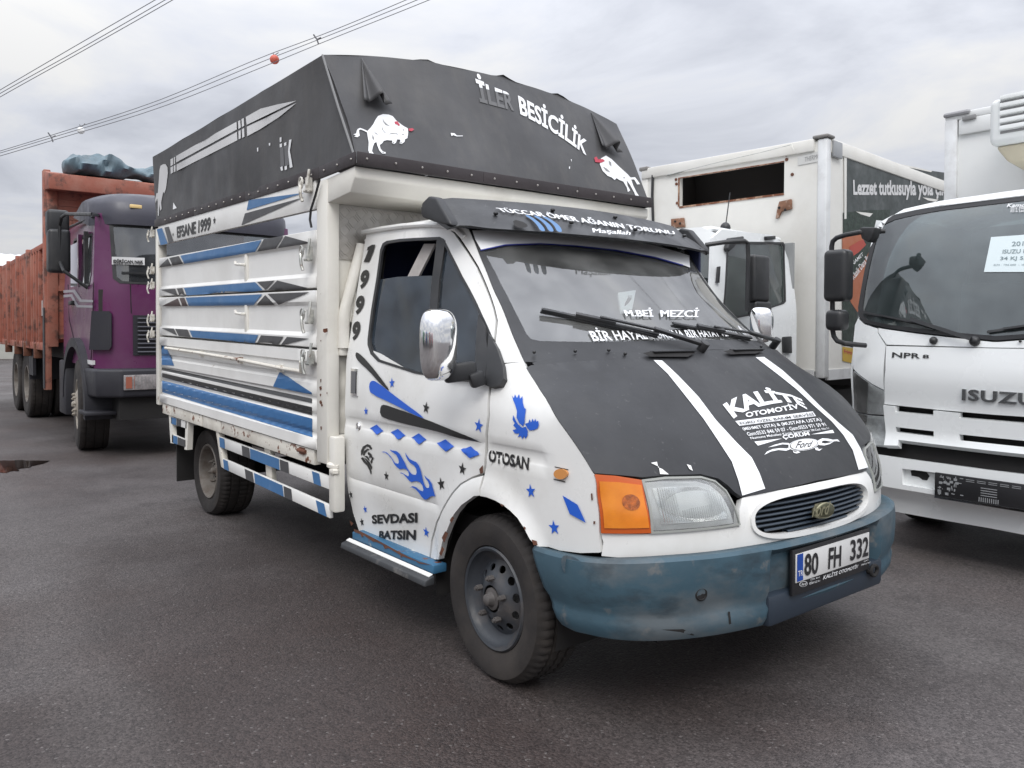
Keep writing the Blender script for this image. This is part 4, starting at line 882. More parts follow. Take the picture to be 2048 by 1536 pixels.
for par, LL in ((b1, [([(105, 518), (178, 450), (205, 503)], GREYP), ([(190, 445), (262, 430), (295, 488), (215, 502)], GREYP), ([(275, 428), (900, 308), (850, 395), (305, 487)], BLUE), ([(915, 304), (1065, 277), (1010, 370), (865, 394)], GREYP), ([(1080, 276), (1275, 328), (1025, 367)], GREYP),
        ([(120, 688), (235, 681), (255, 736)], GREYP), ([(248, 680), (290, 676), (312, 735), (270, 738)], GREYP), ([(302, 675), (850, 631), (910, 692), (325, 733)], BLUE), ([(865, 629), (1000, 619), (930, 690)], GREYP), ([(1020, 618), (1255, 676), (948, 690)], GREYP)]),
    (b2, [([(135, 813), (255, 755), (278, 813)], M('brown_print', (.075, .05, .048), .45)), ([(268, 754), (305, 751), (330, 811), (290, 813)], D.materials['brown_print']), ([(315, 750), (905, 724), (835, 807), (340, 811)], BLUE), ([(928, 730), (1000, 804), (858, 807)], GREYP), ([(945, 721), (1270, 707), (1030, 802)], GREYP),
        ([(130, 983), (225, 989), (250, 1040)], GREYP), ([(235, 990), (330, 996), (355, 1053), (262, 1043)], GREYP), ([(345, 1001), (875, 1036), (845, 1095), (368, 1053)], BLUE), ([(895, 1039), (1068, 1049), (1025, 1113), (865, 1097)], GREYP), ([(1095, 1051), (1265, 1065), (1045, 1116)], GREYP)])):
    for L, m_ in LL: decal('stripe_print', BG, k3(L), m_, par, .004, step=4)
for L, m_ in (([(85, 35), (125, 58), (180, 188), (90, 182)], BLUED), ([(952, 232), (1186, 384), (1188, 397), (903, 340)], BLUED), ([(90, 200), (1188, 428), (1188, 461), (90, 222)], INK), ([(92, 241), (1188, 491), (1188, 549), (92, 271)], INK), ([(92, 296), (1190, 577), (1190, 714), (92, 381)], BLUED)):
    decal('stripe_print', BG, k4(L), m_, b3, .003, step=4, smooth=20)
# centre stakes and hooks of the two upper boards, lock rod of the drop side
for zz0, zz1 in ((Z_12+.03, Z_P1-.05), (Z_2L+.03, Z_12-.04)):
    h = zz1-zz0; st = MB(); x = BS.hit(k3([(765, 560)]))[0][0]
    st.box(x-.022, x+.022, -1.046, -1.024, zz0+h*.12, zz0+h*.92); st.build('board_stake', CREAM, T, xf=rake, bev=.008)
    hk = MB(); z = zz0+h*.62; hk.tube([(x+.0, -1.05, z), (x, -1.07, z), (x-.03, -1.075, z+.002), (x-.085, -1.075, z+.006), (x-.095, -1.075, z+.022)], .009, 8); hk.build('board_hook', CREAM, T, xf=rake)
rd = MB(); pts = BS.hit([(334, 696), (402, 706), (480, 719), (560, 735), (606, 743)]); pts = [p+A((0, -.012, 0)) for p in pts]
rd.tube([(p[0], p[1], p[2]) for p in pts] + [pts[-1]+A((.03, -.012, .055))], .011, 8); 
for p in pts[1:-1]: rd.box(p[0]-.02, p[0]+.02, -1.06, -1.035, p[2]-.025, p[2]+.015)
rd.build('lock_rod', RUSTY, T)
# ---- posts, headboard, overhang above the cab
for s in (-1, 1):
    y0, y1 = (s*1.052, s*.98); po = MB(); po.box(-1.40, -1.272, min(y0, y1), max(y0, y1), .69, 2.155); post = po.build('corner_post', CREAM, T, bev=.012)
    rp = MB(); rp.box(-4.40, -4.33, min(y0, y1), max(y0, y1), .72, 2.15); rp.build('rear_post', CREAM, T, xf=rake, bev=.01)
    if s < 0:
        rs = decal('rust_patch', Surf('x', lambda y, z: -1.272+0*y, 1), k3([(1366, 990), (1400, 984), (1402, 1010), (1380, 1021), (1366, 1012)]), RUSTM, post, .002)
        for L in ([(1348, 1375), (1356, 1375), (1354, 1400), (1349, 1400)], [(1340, 1435), (1356, 1428), (1360, 1452), (1346, 1462)], [(1345, 1490), (1354, 1486), (1353, 1505), (1346, 1506)], [(1348, 1075), (1358, 1078), (1352, 1090)]): decal('rust_patch', Surf('y', lambda x, z: -1.052+0*x, -1), k3(L), RUSTM, post, .002)
        for L in ([(162, 120), (180, 112), (192, 140), (178, 158), (164, 145)], [(176, 160), (196, 152), (198, 175), (184, 182)], [(172, 400), (186, 398), (186, 432), (176, 440)], [(240, 25), (250, 22), (250, 45), (240, 42)]): decal('rust_patch', Surf('y', lambda x, z: -1.052+0*x, -1), k5(L), RUSTM, post, .002)
HBX = Surf('x', lambda y, z: -1.30+0*y, 1)
def corr(name, z0, z1, n, mat):
    P = []; F = []; zs = np.linspace(z0, z1, n*4+1)
    for y in (-.99, .99):
        for i, z in enumerate(zs): P.append((-1.30-(.012 if i % 4 in (1, 2) else 0), y, z))
    k = len(zs)
    for i in range(k-1): F.append((i, k+i, k+i+1, i+1))
    o = mk(name, P, F, mat, T, 20); o.modifiers.new('thickness', 'SOLIDIFY').thickness = .008; return o
corr('headboard_panel', .82, 1.25, 3, CREAM); hb = MB(); hb.box(-1.315, -1.30, -.99, .99, 1.30, 1.79); hb.build('headboard_panel', CREAM, T)
tp = MB(); tp.box(-1.302, -1.292, -.985, .985, 1.75, 2.06); tread = tp.build('tread_plate', ALU, T)
ri = MB()
for i, y in enumerate(np.arange(-.965, .97, .048)):
    for j, z in enumerate(np.arange(1.78, 2.04, .048)):
        a = math.radians(45 if (i+j) % 2 else -45); c, s_ = math.cos(a), math.sin(a)
        for q in (-1, 0, 1):
            o = A((-1.2905, y-s_*q*.012, z+c*q*.012)); ri.obox(o, (A((.0018, 0, 0)), A((0, c, s_))*.019, A((0, -s_, c))*.0022))
rr_ = ri.build('tread_ribs', ALU, tread); rr_['kind'] = 'stuff'
for z0, z1 in ((.78, .84), (1.25, 1.30)):
    r_ = MB(); r_.box(-1.30, -1.255, -.985, .985, z0, z1); r_.build('headboard_rail', CREAM, T, bev=.006)
sn = MB(); sn.tube([tuple(p) for p in chaikin([(-1.265, -.856, 1.83), (-1.265, -.862, 1.80), (-1.265, -.952, 1.50), (-1.265, -.962, 1.44), (-1.265, -.962, 1.29)], 2, False)], .031, 12); sn.build('vertical_pipe', CREAM, T)
gr_ = MB()
for q in ((-1.25, -.945, 1.60), (-1.25, -.945, 1.38)): pass
gv = HBX.hit([(703, 575), (696, 645), (699, 577), (692, 643)])
gr_.tube([A(p)+A((.05, 0, 0)) for p in gv[:2]], .005, 6); gr_.tube([A(p)+A((.05, 0, 0)) for p in gv[2:]], .005, 6)
for t in np.linspace(0, 1, 6): gr_.tube([gv[0]*(1-t)+gv[1]*t+A((.05, 0, 0)), gv[2]*(1-t)+gv[3]*t+A((.05, 0, 0))], .004, 6)
gr_.build('vent_grid', CREAM, T)
ov = MB(); sec = [(-1.28, 2.155), (-.985, 2.172), (-.985, 2.118), (-1.035, 2.052), (-1.285, 2.030)]
ov.prism([(x, -1.046, z) for x, z in sec], (0, 2.092, 0)); ovo = ov.build('cab_overhang', CREAM, T, bev=.006)
# latches: lever, hook plate and ring on the front post; hinge clusters at the rear
def latch(u, v, mat, name='board_latch', sc=1.0):
    p = BS.hit([(u, v)])[0]; b = MB(); x, y, z = p[0], -1.052, p[2]; sc *= .68
    b.obox((x, y-.012, z), ((.035*sc, 0, 0), (0, .008, 0), (0, 0, .03*sc))); b.cyl((x-.01, y-.03, z-.02*sc), (x+.035, y-.03, z-.02*sc), .012*sc, n=10)
    b.tube([(x-.03*sc, y-.035, z+.07*sc), (x-.05*sc, y-.045, z+.03*sc), (x-.03*sc, y-.05, z-.01), (x-.035*sc, y-.045, z-.06*sc), (x-.02*sc, y-.04, z-.10*sc)], .013*sc, 8)
    b.tube([(x-.05*sc+.035*sc*math.cos(t), y-.04, z+.045*sc+.045*sc*math.sin(t)) for t in np.linspace(0, 2*np.pi, 13)], .007*sc, 6)
    b.tube([(x+.04*sc, y-.02, z+.14*sc), (x+.045*sc, y-.03, z+.06*sc), (x+.035*sc, y-.035, z-.02*sc)], .012*sc, 8)
    b.obox((x+.02, y-.02, z+.02), ((.014, 0, 0), (0, .014, 0), (0, 0, .05*sc)))
    b.build(name, mat, T, smooth=40)
WLATCH = M('painted_latch', (.62, .60, .55), .5, .2, var=.2, vs=20, dirt=[((.2, .17, .13), .8, 24, .5, .65)])
latch(622, 378, WLATCH); latch(623, 515, GALV); latch(625, 640, GALV); latch(626, 722, GALV)
for v in (472, 545, 575, 640, 672): latch(309, v, WLATCH, 'rear_hinge', .75)
for u, v in ((602, 902),):
    hgb = MB(); q = BS.hit([(u, v)])[0]; hgb.cyl((q[0]-.05, -1.045, q[2]), (q[0]+.05, -1.045, q[2]), .011, n=10); hgb.obox((q[0], -1.04, q[2]), ((.03, 0, 0), (0, .008, 0), (0, 0, .018))); hgb.build('drop_hinge', RUSTM, T)
cb = MB(); q = BS.hit([(646, 362), (638, 392), (629, 420), (627, 440), (630, 455)]); cb.tube([p+A((0, -.02, 0)) for p in q], .007, 6); cb.build('tie_cord', BLACKP, T)
# ---- bed floor, chassis, underrun bars
fl = MB(); fl.box(-4.32, -1.3, -1.0, 1.0, .79, .84); fl.build('bed_floor', DARK, T, xf=rake)
rbm = MB()
for k in range(5): 
    x = -4.32+k*.76
tgb = MB(); tgb.box(-4.36, -4.33, -.98, .98, .80, 1.86); tgb.build('tail_gate', CREAM, T, xf=rake)
ch = MB()
for y in (-.40, .40): ch.box(-4.3, .55, y-.035, y+.035, .50, .66)
for x in (-4.1, -3.2, -2.3, -1.6, -.9): ch.box(x-.04, x+.04, -.95, .95, .66, .76)
ch.box(-.9, .62, -.55, .55, .34, .60); ch.box(-2.2, -1.5, .45, .85, .35, .65); ch.cyl((-3.59, -.75, .32), (-3.59, .75, .32), .055); ch.ball((-3.59, .0, .32), (.17, .14, .16)); ch.cyl((0, -.8, .32), (0, .8, .32), .04)
ch.cyl((-3.5, .1, .38), (-.8, .05, .45), .04); ch.box(-4.2, -3.0, -.50, -.43, .46, .52); ch.box(-4.2, -3.0, .43, .50, .46, .52)
ch.build('chassis', DARK, T)
for s in (-1, 1):
    wlb = MB()
    P = [(-.02+.40*math.cos(t), .33+.43*math.sin(t)) for t in np.linspace(-.25, np.pi+.25, 18)]
    for i in range(17): wlb.add([(P[i][0], s*.95, P[i][1]), (P[i+1][0], s*.95, P[i+1][1]), (P[i+1][0], s*.55, P[i+1][1]), (P[i][0], s*.55, P[i][1])], [(0, 1, 2, 3)])
    wlb.add([(-.5, s*.55, .2), (.5, s*.55, .2), (.5, s*.55, .85), (-.5, s*.55, .85)], [(0, 1, 2, 3)])
    wlb.build('wheel_housing', DARK, T)
US = Surf('y', lambda x, z: -1.03+0*x, -1)
def slat(top, bot, cuts):
    a0, a1 = US.hit(top); b0, b1 = US.hit(bot); mb = MB()
    mb.prism([a0, a1, b1, b0], (0, .02, 0)); o = mb.build('guard_rail', BEDW, T, bev=.003)
    for x0, x1, sl, m_ in cuts:
        t0, t1 = [(300+x/3.657-top[0][0])/(top[1][0]-top[0][0]) for x in (x0, x1)]; c0, c1 = [(300+(x+sl)/3.657-bot[0][0])/(bot[1][0]-bot[0][0]) for x in (x0, x1)]
        ft = lambda t: (top[0][0]+(top[1][0]-top[0][0])*t, top[0][1]+(top[1][1]-top[0][1])*t+.6); fb = lambda t: (bot[0][0]+(bot[1][0]-bot[0][0])*t, bot[0][1]+(bot[1][1]-bot[0][1])*t-.6)
        decal('stripe_print', US, [ft(t0), ft(t1), fb(c1), fb(c0)], m_, o, .002)
slat([(439, 873.5), (656.5, 953)], [(441, 894.5), (658, 979)], [(508, 545, 5, BLUE), (672, 728, 6, GREYP), (733, 945, 4, BLUE), (950, 1013, 6, GREYP), (1186, 1240, 14, BLUE)])
slat([(445, 917), (658.5, 1011)], [(447, 937.5), (660, 1037)], [(536, 570, 8, BLUE), (694, 752, 10, GREYP), (762, 970, 10, BLUE), (978, 1035, 8, GREYP), (1214, 1275, 20, BLUE)])
gp = MB()
P = US.hit([(429, 846), (434, 846), (447, 937), (442, 934)]); gp.prism(list(P), (0, .04, 0))
P = US.hit([(519, 882), (531, 886), (536, 965), (525, 962)]); gp.prism([p+A((0, .025, 0)) for p in P], (0, .03, 0))
gp.build('guard_post', RUSTY, T, bev=.003)
fp = MB(); fp.box(-1.27, -1.20, -1.045, -.985, .455, .84); fp.build('guard_post', CREAM, T, bev=.01)
wd_ = MB(); p = US.hit([(668, 920)])[0]; wd_.ball((-1.245, -1.03, .69), (.055, .03, .022), 9, 5); wd_.ball((-1.225, -1.035, .665), (.04, .025, .025), 7, 5); wd_.build('weld_bracket', RUSTY, T)
rg = MB()
for L in ([(337, 820), (342, 821), (347, 887), (341, 886)], [(372, 828), (377, 832), (374, 900), (369, 899)]): rg.prism(list(US.hit(L)), (0, .04, 0))
rg.build('guard_post', CREAM, T)
for L, cs in (([(342, 834), (373, 843), (373, 857), (342, 847)], ((.05, .35, BLUE), (.38, .65, GREYP))), ([(344, 869), (371, 880), (371, 894), (344, 885)], ((.1, .42, BLUE), (.45, .98, GREYP)))):
    r_ = MB(); P = US.hit(L); r_.prism(list(P), (0, .02, 0)); o = r_.build('guard_rail', BEDW, T)
    for t0, t1, m_ in cs:
        f = lambda t, a, b: (L[a][0]+(L[b][0]-L[a][0])*t, L[a][1]+(L[b][1]-L[a][1])*t); decal('stripe_print', US, [f(t0, 0, 1), f(t1, 0, 1), f(t1, 3, 2), f(t0, 3, 2)], m_, o, .002)
mf = MB(); mf.box(-4.03, -4.015, -1.0, -.62, .19, .62); mf.build('mud_flap', DARK, T); mf = MB(); mf.box(-4.03, -4.015, .62, 1.0, .19, .62); mf.build('mud_flap', DARK, T)
# ---- step below the door
st = MB(); st.box(-1.10, -.36, -1.0, -.93, .338, .376); sill = st.build('door_sill', M('weathered_blue_sill', (.035, .13, .24), .5, var=.15, dirt=[((.45, .45, .43), .9, 10, .60, .66), (RUST, 1, 9, .60, .64)]), T, bev=.006)
SS = Surf('y', lambda x, z: -1.0+0*x, -1)
decal('rust_patch', SS, k7([(118, 1098), (150, 1108), (270, 1170), (420, 1252), (520, 1300), (600, 1320), (560, 1316), (520, 1310), (500, 1296), (415, 1265), (410, 1280), (404, 1258), (330, 1215), (310, 1222), (296, 1196), (260, 1180), (235, 1175), (180, 1138), (170, 1150), (158, 1130), (122, 1118)]), RUSTM, sill, .003)
rb_ = MB(); rb_.prism([(-1.13, -1.0, .335), (-1.13, -1.045, .320), (-1.13, -1.05, .296), (-1.13, -1.0, .296)], (.78, 0, 0)); run = rb_.build('running_board', M('grey_running_board', (.045, .048, .052), .5, var=.15, dirt=[((.2, .19, .18), .7, 9, .55, .68)]), T, bev=.004)
tr_ = MB(); tr_.prism([(-1.12, -1.003, .3375), (-1.12, -1.022, .3298), (-1.12, -1.022, .3328), (-1.12, -1.003, .3405)], (.76, 0, 0)); tr_.build('step_edge', WHITE, run)
# ---- road wheels
wheel(T, (0, -.957, .32), -1, .327, .206, .205, .042, 11, 5, yaw=-2.8); wheel(T, (0, .957, .32), 1, .327, .206, .205, .042, 11, 5, yaw=-2.8)
for s in (-1, 1):
    wheel(T, (-3.59, s*.90, .32), s, .327, .206, .25, .10, 6, 6, STEELB, hub=STEELB)
# ================================================================== tarpaulin
ARCH = lambda y: 2.7775+.112*(1-np.clip(np.abs(y)/1.07, 0, 1)**2.2)
def tf_g(y, z):
    t = (z-2.178)/(ARCH(y)-2.178); return -.965-.325*t + .016*np.sin(3.1*t)*np.sin(y*2.1+.5)+.006*np.sin(y*8+z*5)*np.sin(3.1*t)+.004*np.sin(y*15-z*8)*np.sin(z*7+y*2)
TFS = Surf('x', tf_g, 1)
def ts_g(x, z):
    t = np.clip((z-2.15)/.62, 0, 1.1); return -(1.045+.022*t+.018*np.sin(3.14*t)*np.sin(x*2.3+1.0)+.008*np.sin(3.14*t)*np.sin(x*7+z*5)+.004*np.sin(3.14*t)*np.sin(x*17-z*9)*np.sin(z*6+x))
TSS = Surf('y', ts_g, -1)
tv = []; tfc = []
def tadd(P, F): b = len(tv); tv.extend(map(tuple, P)); tfc.extend(tuple(i+b for i in f) for f in F)
ztop = lambda x: 2.7775+.004*(x+1.29)*0
so_ = [(-4.40, 2.212), (-4.41, 2.775), (-3.3, 2.772), (-2.3, 2.776), (-1.29, 2.7775), (-.965, 2.178), (-1.36, 2.166), (-2.4, 2.178), (-3.4, 2.196)]
V, F = cdt(so_, (), .06, sy=.05); P = TSS.at(V); Q, FF = shell(P, F, TSS.normal(P), .006); tadd(Q, FF)
Pm = P.copy(); Pm[:, 1] *= -1; N_ = TSS.normal(P); N_[:, 1] *= -1; Q, FF = shell(Pm, F, N_, .006); tadd(Q, FF)
ys = np.linspace(-1.067, 1.067, 45)
bump_ = lambda y: ARCH(y)+.016*np.exp(-((y+.45)/.05)**2)+.024*np.exp(-((y-.10)/.05)**2)+.020*np.exp(-((y-.55)/.05)**2)
fo = [(y, bump_(A(y))) for y in ys] + [(1.045, 2.178), (.5, 2.176), (0, 2.178), (-.5, 2.176), (-1.045, 2.178)]
V, F = cdt(fo, (), .05); P = TFS.at(V); Q, FF = shell(P, F, TFS.normal(P), .006); tadd(Q, FF)
P = []; F = []; xs = np.linspace(-1.29, -4.41, 40)
for i, x in enumerate(xs):
    for y in ys: P.append((x, y, (bump_(A(y)) if i == 0 else ARCH(A(y)))-.004*abs(math.sin((x+1.29)/3.12*np.pi*4))))
n = len(ys); F = [(i*n+j, i*n+j+1, (i+1)*n+j+1, (i+1)*n+j) for i in range(39) for j in range(n-1)]; tadd(P, F)
tarp = mk('tarpaulin', tv, tfc, TARP, T, 35)
pe = MB(); pe.tube([(-1.288, -1.069, 2.776), (-1.13, -1.060, 2.48), (-.965, -1.047, 2.182)], .006, 6); pe.build('tarpaulin_piping', M('pale_piping', (.20, .20, .20), .5), tarp)
def hem(pts, dv, name='tarpaulin_hem'):
    h = MB()
    for a, b in zip(pts[:-1], pts[1:]): h.bar(a, b, .008, .062, (0, 0, 1))
    h.build(name, HEM, tarp, bev=.003)
hp_ = [(-4.41, -1.052, 2.24), (-3.4, -1.052, 2.225), (-2.4, -1.052, 2.207), (-1.36, -1.052, 2.194), (-.962, -1.053, 2.206)]
hem(hp_, None); hem([(-.955, -1.05, 2.206), (-.955, -.3, 2.204), (-.955, .4, 2.204), (-.955, 1.05, 2.206)], None)
RV = M('rivet', (.36, .34, .32), .4, .5)
rvb = MB(); rvb.ball((0, 0, 0), .006, 8, 5); rv0 = rvb.build('rivet', RV, tarp); rv0.location = (-.949, -1.0, 2.206)
rpos = [(-.949, y, 2.205) for y in np.linspace(-.84, 1.0, 13)] + [(x, -1.058, float(np.interp(x, [q[0] for q in hp_], [q[2] for q in hp_]))) for x in np.linspace(-4.1, -1.0, 22)]
for p in rpos: r = rv0.copy(); COL.objects.link(r); r.parent = tarp; r.location = p
def flap(px_top, px_l, px_r):
    q = TFS.hit([px_top, px_l, px_r]); n = TFS.normal(q[:1])[0]; P = []; F = []; nu, nv = 22, 12; tpp = q[0]-n*.003
    for i in range(nv+1):
        t = i/nv
        for j in range(nu+1):
            s_ = j/nu; wl_ = q[1]*t+tpp*(1-t); wr_ = q[2]*t+tpp*(1-t); c = wl_*(1-s_)+wr_*s_
            lift = t*(.012+.085*math.exp(-((s_-.50)/.17)**2)+.028*math.exp(-((s_-.95)/.14)**2)+.018*math.exp(-((s_-.06)/.12)**2))
            P.append(c+n*(lift+.004)+A((0, 0, -.012*math.exp(-((s_-.9)/.2)**2)*t)))
    F = [(i*(nu+1)+j, i*(nu+1)+j+1, (i+1)*(nu+1)+j+1, (i+1)*(nu+1)+j) for i in range(nv) for j in range(nu)]
    o = mk('vent_flap', P, F, TARP, tarp, 60); o.modifiers.new('thickness', 'SOLIDIFY').thickness = .004
flap((723, 117), (724, 209), (778, 214)); flap((1182, 226), (1198, 298), (1236, 310))
kt = lambda L: K(640, 90, 6.1436, L); ku = lambda L: K(640, 90, 3.0118, L)
bl = decal('bull_print', TFS, kt([(575, 1080), (530, 1058), (500, 1045), (475, 1050), (478, 1085), (485, 1120), (455, 1140), (415, 1130), (440, 1116), (405, 1106), (440, 1092), (448, 1060), (460, 1038), (490, 1025), (530, 1040), (580, 1062), (620, 1020), (650, 980), (680, 920), (710, 878), (770, 855), (840, 860), (890, 880), (930, 930), (980, 970), (1020, 1000), (1075, 1030), (1080, 1080), (1070, 1150), (1040, 1165), (1035, 1195), (1000, 1222), (975, 1215), (985, 1170), (945, 1165), (930, 1205), (905, 1225), (880, 1210), (885, 1180), (820, 1175), (780, 1185), (760, 1215), (730, 1235), (740, 1280), (765, 1310), (805, 1325), (800, 1342), (760, 1340), (725, 1300), (700, 1240), (690, 1200), (665, 1210), (645, 1260), (635, 1310), (660, 1350), (650, 1365), (610, 1360), (590, 1300), (595, 1200), (580, 1120)]), WPRINT, tarp, .004)
decal('bull_lines', TFS, [kt(L) for L in ([(765, 905), (780, 945), (830, 990), (858, 1008), (800, 990), (770, 945)], [(640, 1108), (660, 1150), (652, 1178), (636, 1150)], [(755, 1008), (775, 1060), (810, 1098), (785, 1082), (758, 1045)], [(650, 1060), (680, 1090), (715, 1110), (680, 1102)], [(840, 1110), (870, 1090), (945, 1095), (950, 1115), (930, 1100), (870, 1102)], [(990, 1090), (1010, 1105), (1030, 1100), (1015, 1118)], [(610, 1338), (640, 1342), (636, 1356), (614, 1354)], [(755, 1322), (790, 1324), (770, 1334)], [(890, 1195), (905, 1205), (900, 1218), (888, 1212)], [(985, 1195), (1000, 1200), (995, 1215), (982, 1210)], [(1005, 1048), (1030, 1045), (1025, 1062)])], LINEP, bl, .006)
decal('bull_horns', TFS, [kt(L) for L in ([(910, 950), (945, 945), (975, 985), (970, 1006), (940, 985), (918, 980)], [(1083, 1036), (1130, 1030), (1152, 1048), (1120, 1068), (1085, 1060)])], REDP, bl, .006)
br = decal('bull_print', TFS, ku([(1690, 685), (1720, 668), (1755, 690), (1800, 735), (1850, 780), (1868, 800), (1895, 798), (1912, 820), (1925, 840), (1908, 842), (1890, 812), (1872, 812), (1885, 850), (1905, 890), (1918, 910), (1900, 915), (1890, 890), (1865, 845), (1845, 818), (1850, 850), (1866, 878), (1852, 888), (1846, 862), (1825, 825), (1800, 815), (1784, 804), (1772, 815), (1755, 800), (1730, 790), (1700, 760), (1683, 720)]), WPRINT, tarp, .004)
decal('bull_horns', TFS, [ku(L) for L in ([(1648, 682), (1662, 675), (1672, 692), (1700, 690), (1713, 702), (1690, 712), (1655, 708)],)], REDP, br, .006)
decal('bull_lines', TFS, [ku(L) for L in ([(1735, 700), (1750, 710), (1752, 735), (1740, 722)], [(1822, 800), (1835, 798), (1828, 808)], [(1700, 735), (1725, 748), (1745, 770), (1720, 760)])], LINEP, br, .006)
arctext('BESİCİLİK', TFS, ku([(1185, 268), (1280, 318), (1370, 372), (1450, 418), (1520, 470), (1612, 556)]), ku([(1205, 420), (1290, 463), (1380, 517), (1460, 565), (1530, 615), (1602, 668)]), WPRINT, tarp, .03, .004)
def split_text(s_, surf, q, cut, top, bot, parent):
    """lettering half painted over: white above a line, grey below it"""
    V, F = glyphs(s_, .03, 0, 1); UV = quadmap(V, q); bm = bmesh.new(); vs_ = [bm.verts.new((u, v, 0)) for u, v in UV]
    for f in F:
        try: bm.faces.new([vs_[i] for i in f])
        except ValueError: pass
    (x0, y0), (x1, y1) = cut; nn = Vector((-(y1-y0), x1-x0, 0)); bmesh.ops.bisect_plane(bm, geom=bm.verts[:]+bm.edges[:]+bm.faces[:], plane_co=(x0, y0, 0), plane_no=nn)
    bm.verts.index_update(); UV2 = A([tuple(v.co)[:2] for v in bm.verts]); F2 = [tuple(v.index for v in f.verts) for f in bm.faces]
    mi = [0 if (A((f.calc_center_median().x-x0, f.calc_center_median().y-y0)) @ A((nn.x, nn.y))) < 0 else 1 for f in bm.faces]; bm.free()
    lay('lettering', surf, UV2, F2, [top, bot], parent, .004, mi)
split_text('İLER', TFS, ku([(925, 165), (1150, 262), (1168, 400), (962, 345)]), ku([(930, 250), (1150, 305)]), WPRINT, M('overpainted_print', (.12, .12, .122), .55), tarp)
for L_ in ([(785, 532), (808, 534), (822, 548), (858, 548), (858, 552), (820, 553), (800, 545), (790, 552)], [(1508, 690), (1514, 692), (1512, 705)], [(1497, 735), (1504, 733), (1502, 748), (1497, 748)]): decal('print_remnant', TFS, ku(L_), WPRINT, tarp, .004)
for L in ([(237, 832), (530, 664), (690, 577), (693, 634), (237, 880)], [(240, 896), (693, 652), (697, 714), (240, 945)], [(195, 856), (215, 846), (215, 897), (195, 908)], [(220, 843), (230, 838), (230, 889), (220, 894)], [(195, 918), (213, 908), (214, 955), (197, 966)], [(219, 905), (233, 898), (233, 946), (219, 953)],
          [(702, 572), (718, 563), (722, 620), (705, 630)], [(728, 557), (744, 548), (748, 606), (731, 616)], [(705, 646), (721, 637), (722, 700), (706, 708)], [(731, 632), (747, 623), (750, 688), (733, 697)], [(760, 540), (870, 478), (1000, 445), (1140, 418), (766, 599)], [(768, 614), (1140, 434), (1010, 540), (870, 630), (770, 684)]):
    decal('sword_print', TSS, k2(L), WTARP, tarp, .004, step=25)
for L_ in ([(1014, 695), (1027, 689), (1027, 724), (1015, 730)], [(1014, 743), (1031, 737), (1031, 764), (1015, 769)], [(1047, 735), (1064, 728), (1064, 751), (1048, 757)], [(1085, 712), (1103, 707), (1090, 790), (1111, 915), (1090, 922), (1077, 800)], [(1050, 911), (1068, 905), (1069, 932), (1052, 938)], [(1018, 918), (1035, 908), (1038, 940), (1025, 943)], [(844, 772), (853, 768), (853, 798), (846, 800)], [(932, 738), (943, 733), (943, 752), (934, 756)], [(216, 1180), (242, 1222), (213, 1233)]): decal('letter_remnant', TSS, k2(L_), WPRINT, tarp, .004)
decal('bull_print', TSS, k2([(120, 905), (140, 893), (158, 893), (172, 915), (175, 960), (168, 1020), (160, 1080), (148, 1112), (141, 1100), (132, 1140), (125, 1180), (128, 1230), (118, 1242), (111, 1190), (108, 1280), (100, 1277), (100, 1180), (95, 1150), (84, 1185), (80, 1160), (90, 1110), (100, 1110), (108, 1010), (112, 940)]), WTARP, tarp, .004)
decal('letter_patch', TSS, [k2(L) for L in ([(1016, 770), (1042, 765), (1048, 905), (1020, 918)], [(1046, 758), (1078, 752), (1082, 900), (1052, 908)])], GPRINT, tarp, .0035)
# ================================================================== inside the cab
it = MB(); it.box(-1.2, .25, -.88, .88, .50, .60); it.build('cab_floor', DARK, T)
ds = MB(); ds.prism([(.16, -.84, 1.20), (-.02, -.84, 1.27), (-.16, -.84, 1.20), (-.20, -.84, .95), (.16, -.84, .8)], (0, 1.68, 0)); ds.build('dashboard', DASH, T, bev=.02)
for y in (-.42, .42):
    s = MB(); s.box(-.95, -.45, y-.26, y+.26, .66, .84); s.prism([(-.86, y-.25, .80), (-.98, y-.25, 1.42), (-1.08, y-.25, 1.42), (-1.0, y-.25, .80)], (0, .50, 0)); so2 = s.build('seat', SEAT, T, bev=.04, seg=3)
    h = MB(); h.box(-1.07, -.99, y-.14, y+.14, 1.45, 1.62); h.build('headrest', SEAT, so2, bev=.03, seg=3)
sw = MB(); c = A((-.28, .42, 1.16)); ax = A((-.5, 0, .86)); sw.tube(sw.ring(c, ax, .19, 25)+[sw.ring(c, ax, .19, 25)[0]], .014, 8); sw.bar(c+A((-.1, 0, -.06)), c+A((.1, 0, .06)), .03, .02); sw.cyl(c, c-ax*.25, .03); sw.build('steering_wheel', BLK, T)
hl_ = MB(); hl_.box(-1.2, -.45, -.78, .78, 1.865, 1.88); hl_.build('head_lining', M('grey_lining', (.25, .25, .26), .9), T)
cu = MB(); cu.box(-1.19, -1.17, -.80, .80, 1.0, 1.86); cu.build('rear_curtain', NAVYC, T); cu = MB(); cu.box(-1.15, -.35, .76, .775, 1.52, 1.85); cu.build('side_curtain', NAVYC, T)
bl_ = MB(); P = SIDE.hit([(830, 486), (852, 486), (778, 632), (757, 662), (753, 640)]); P = [A((p[0], p[1]+.05, p[2])) for p in P]; bl_.prism(P, (0, .012, 0)); bl_.build('seat_belt', LIGHTC, T)
pp = MB(); P = WSF.hit([(1240, 585), (1275, 580), (1268, 618), (1246, 622)]); pp.prism([p+A((-.01, 0, 0)) for p in P], (-.002, 0, -.002)); pp.build('permit_paper', M('permit_paper', (.45, .48, .48), .7), T)
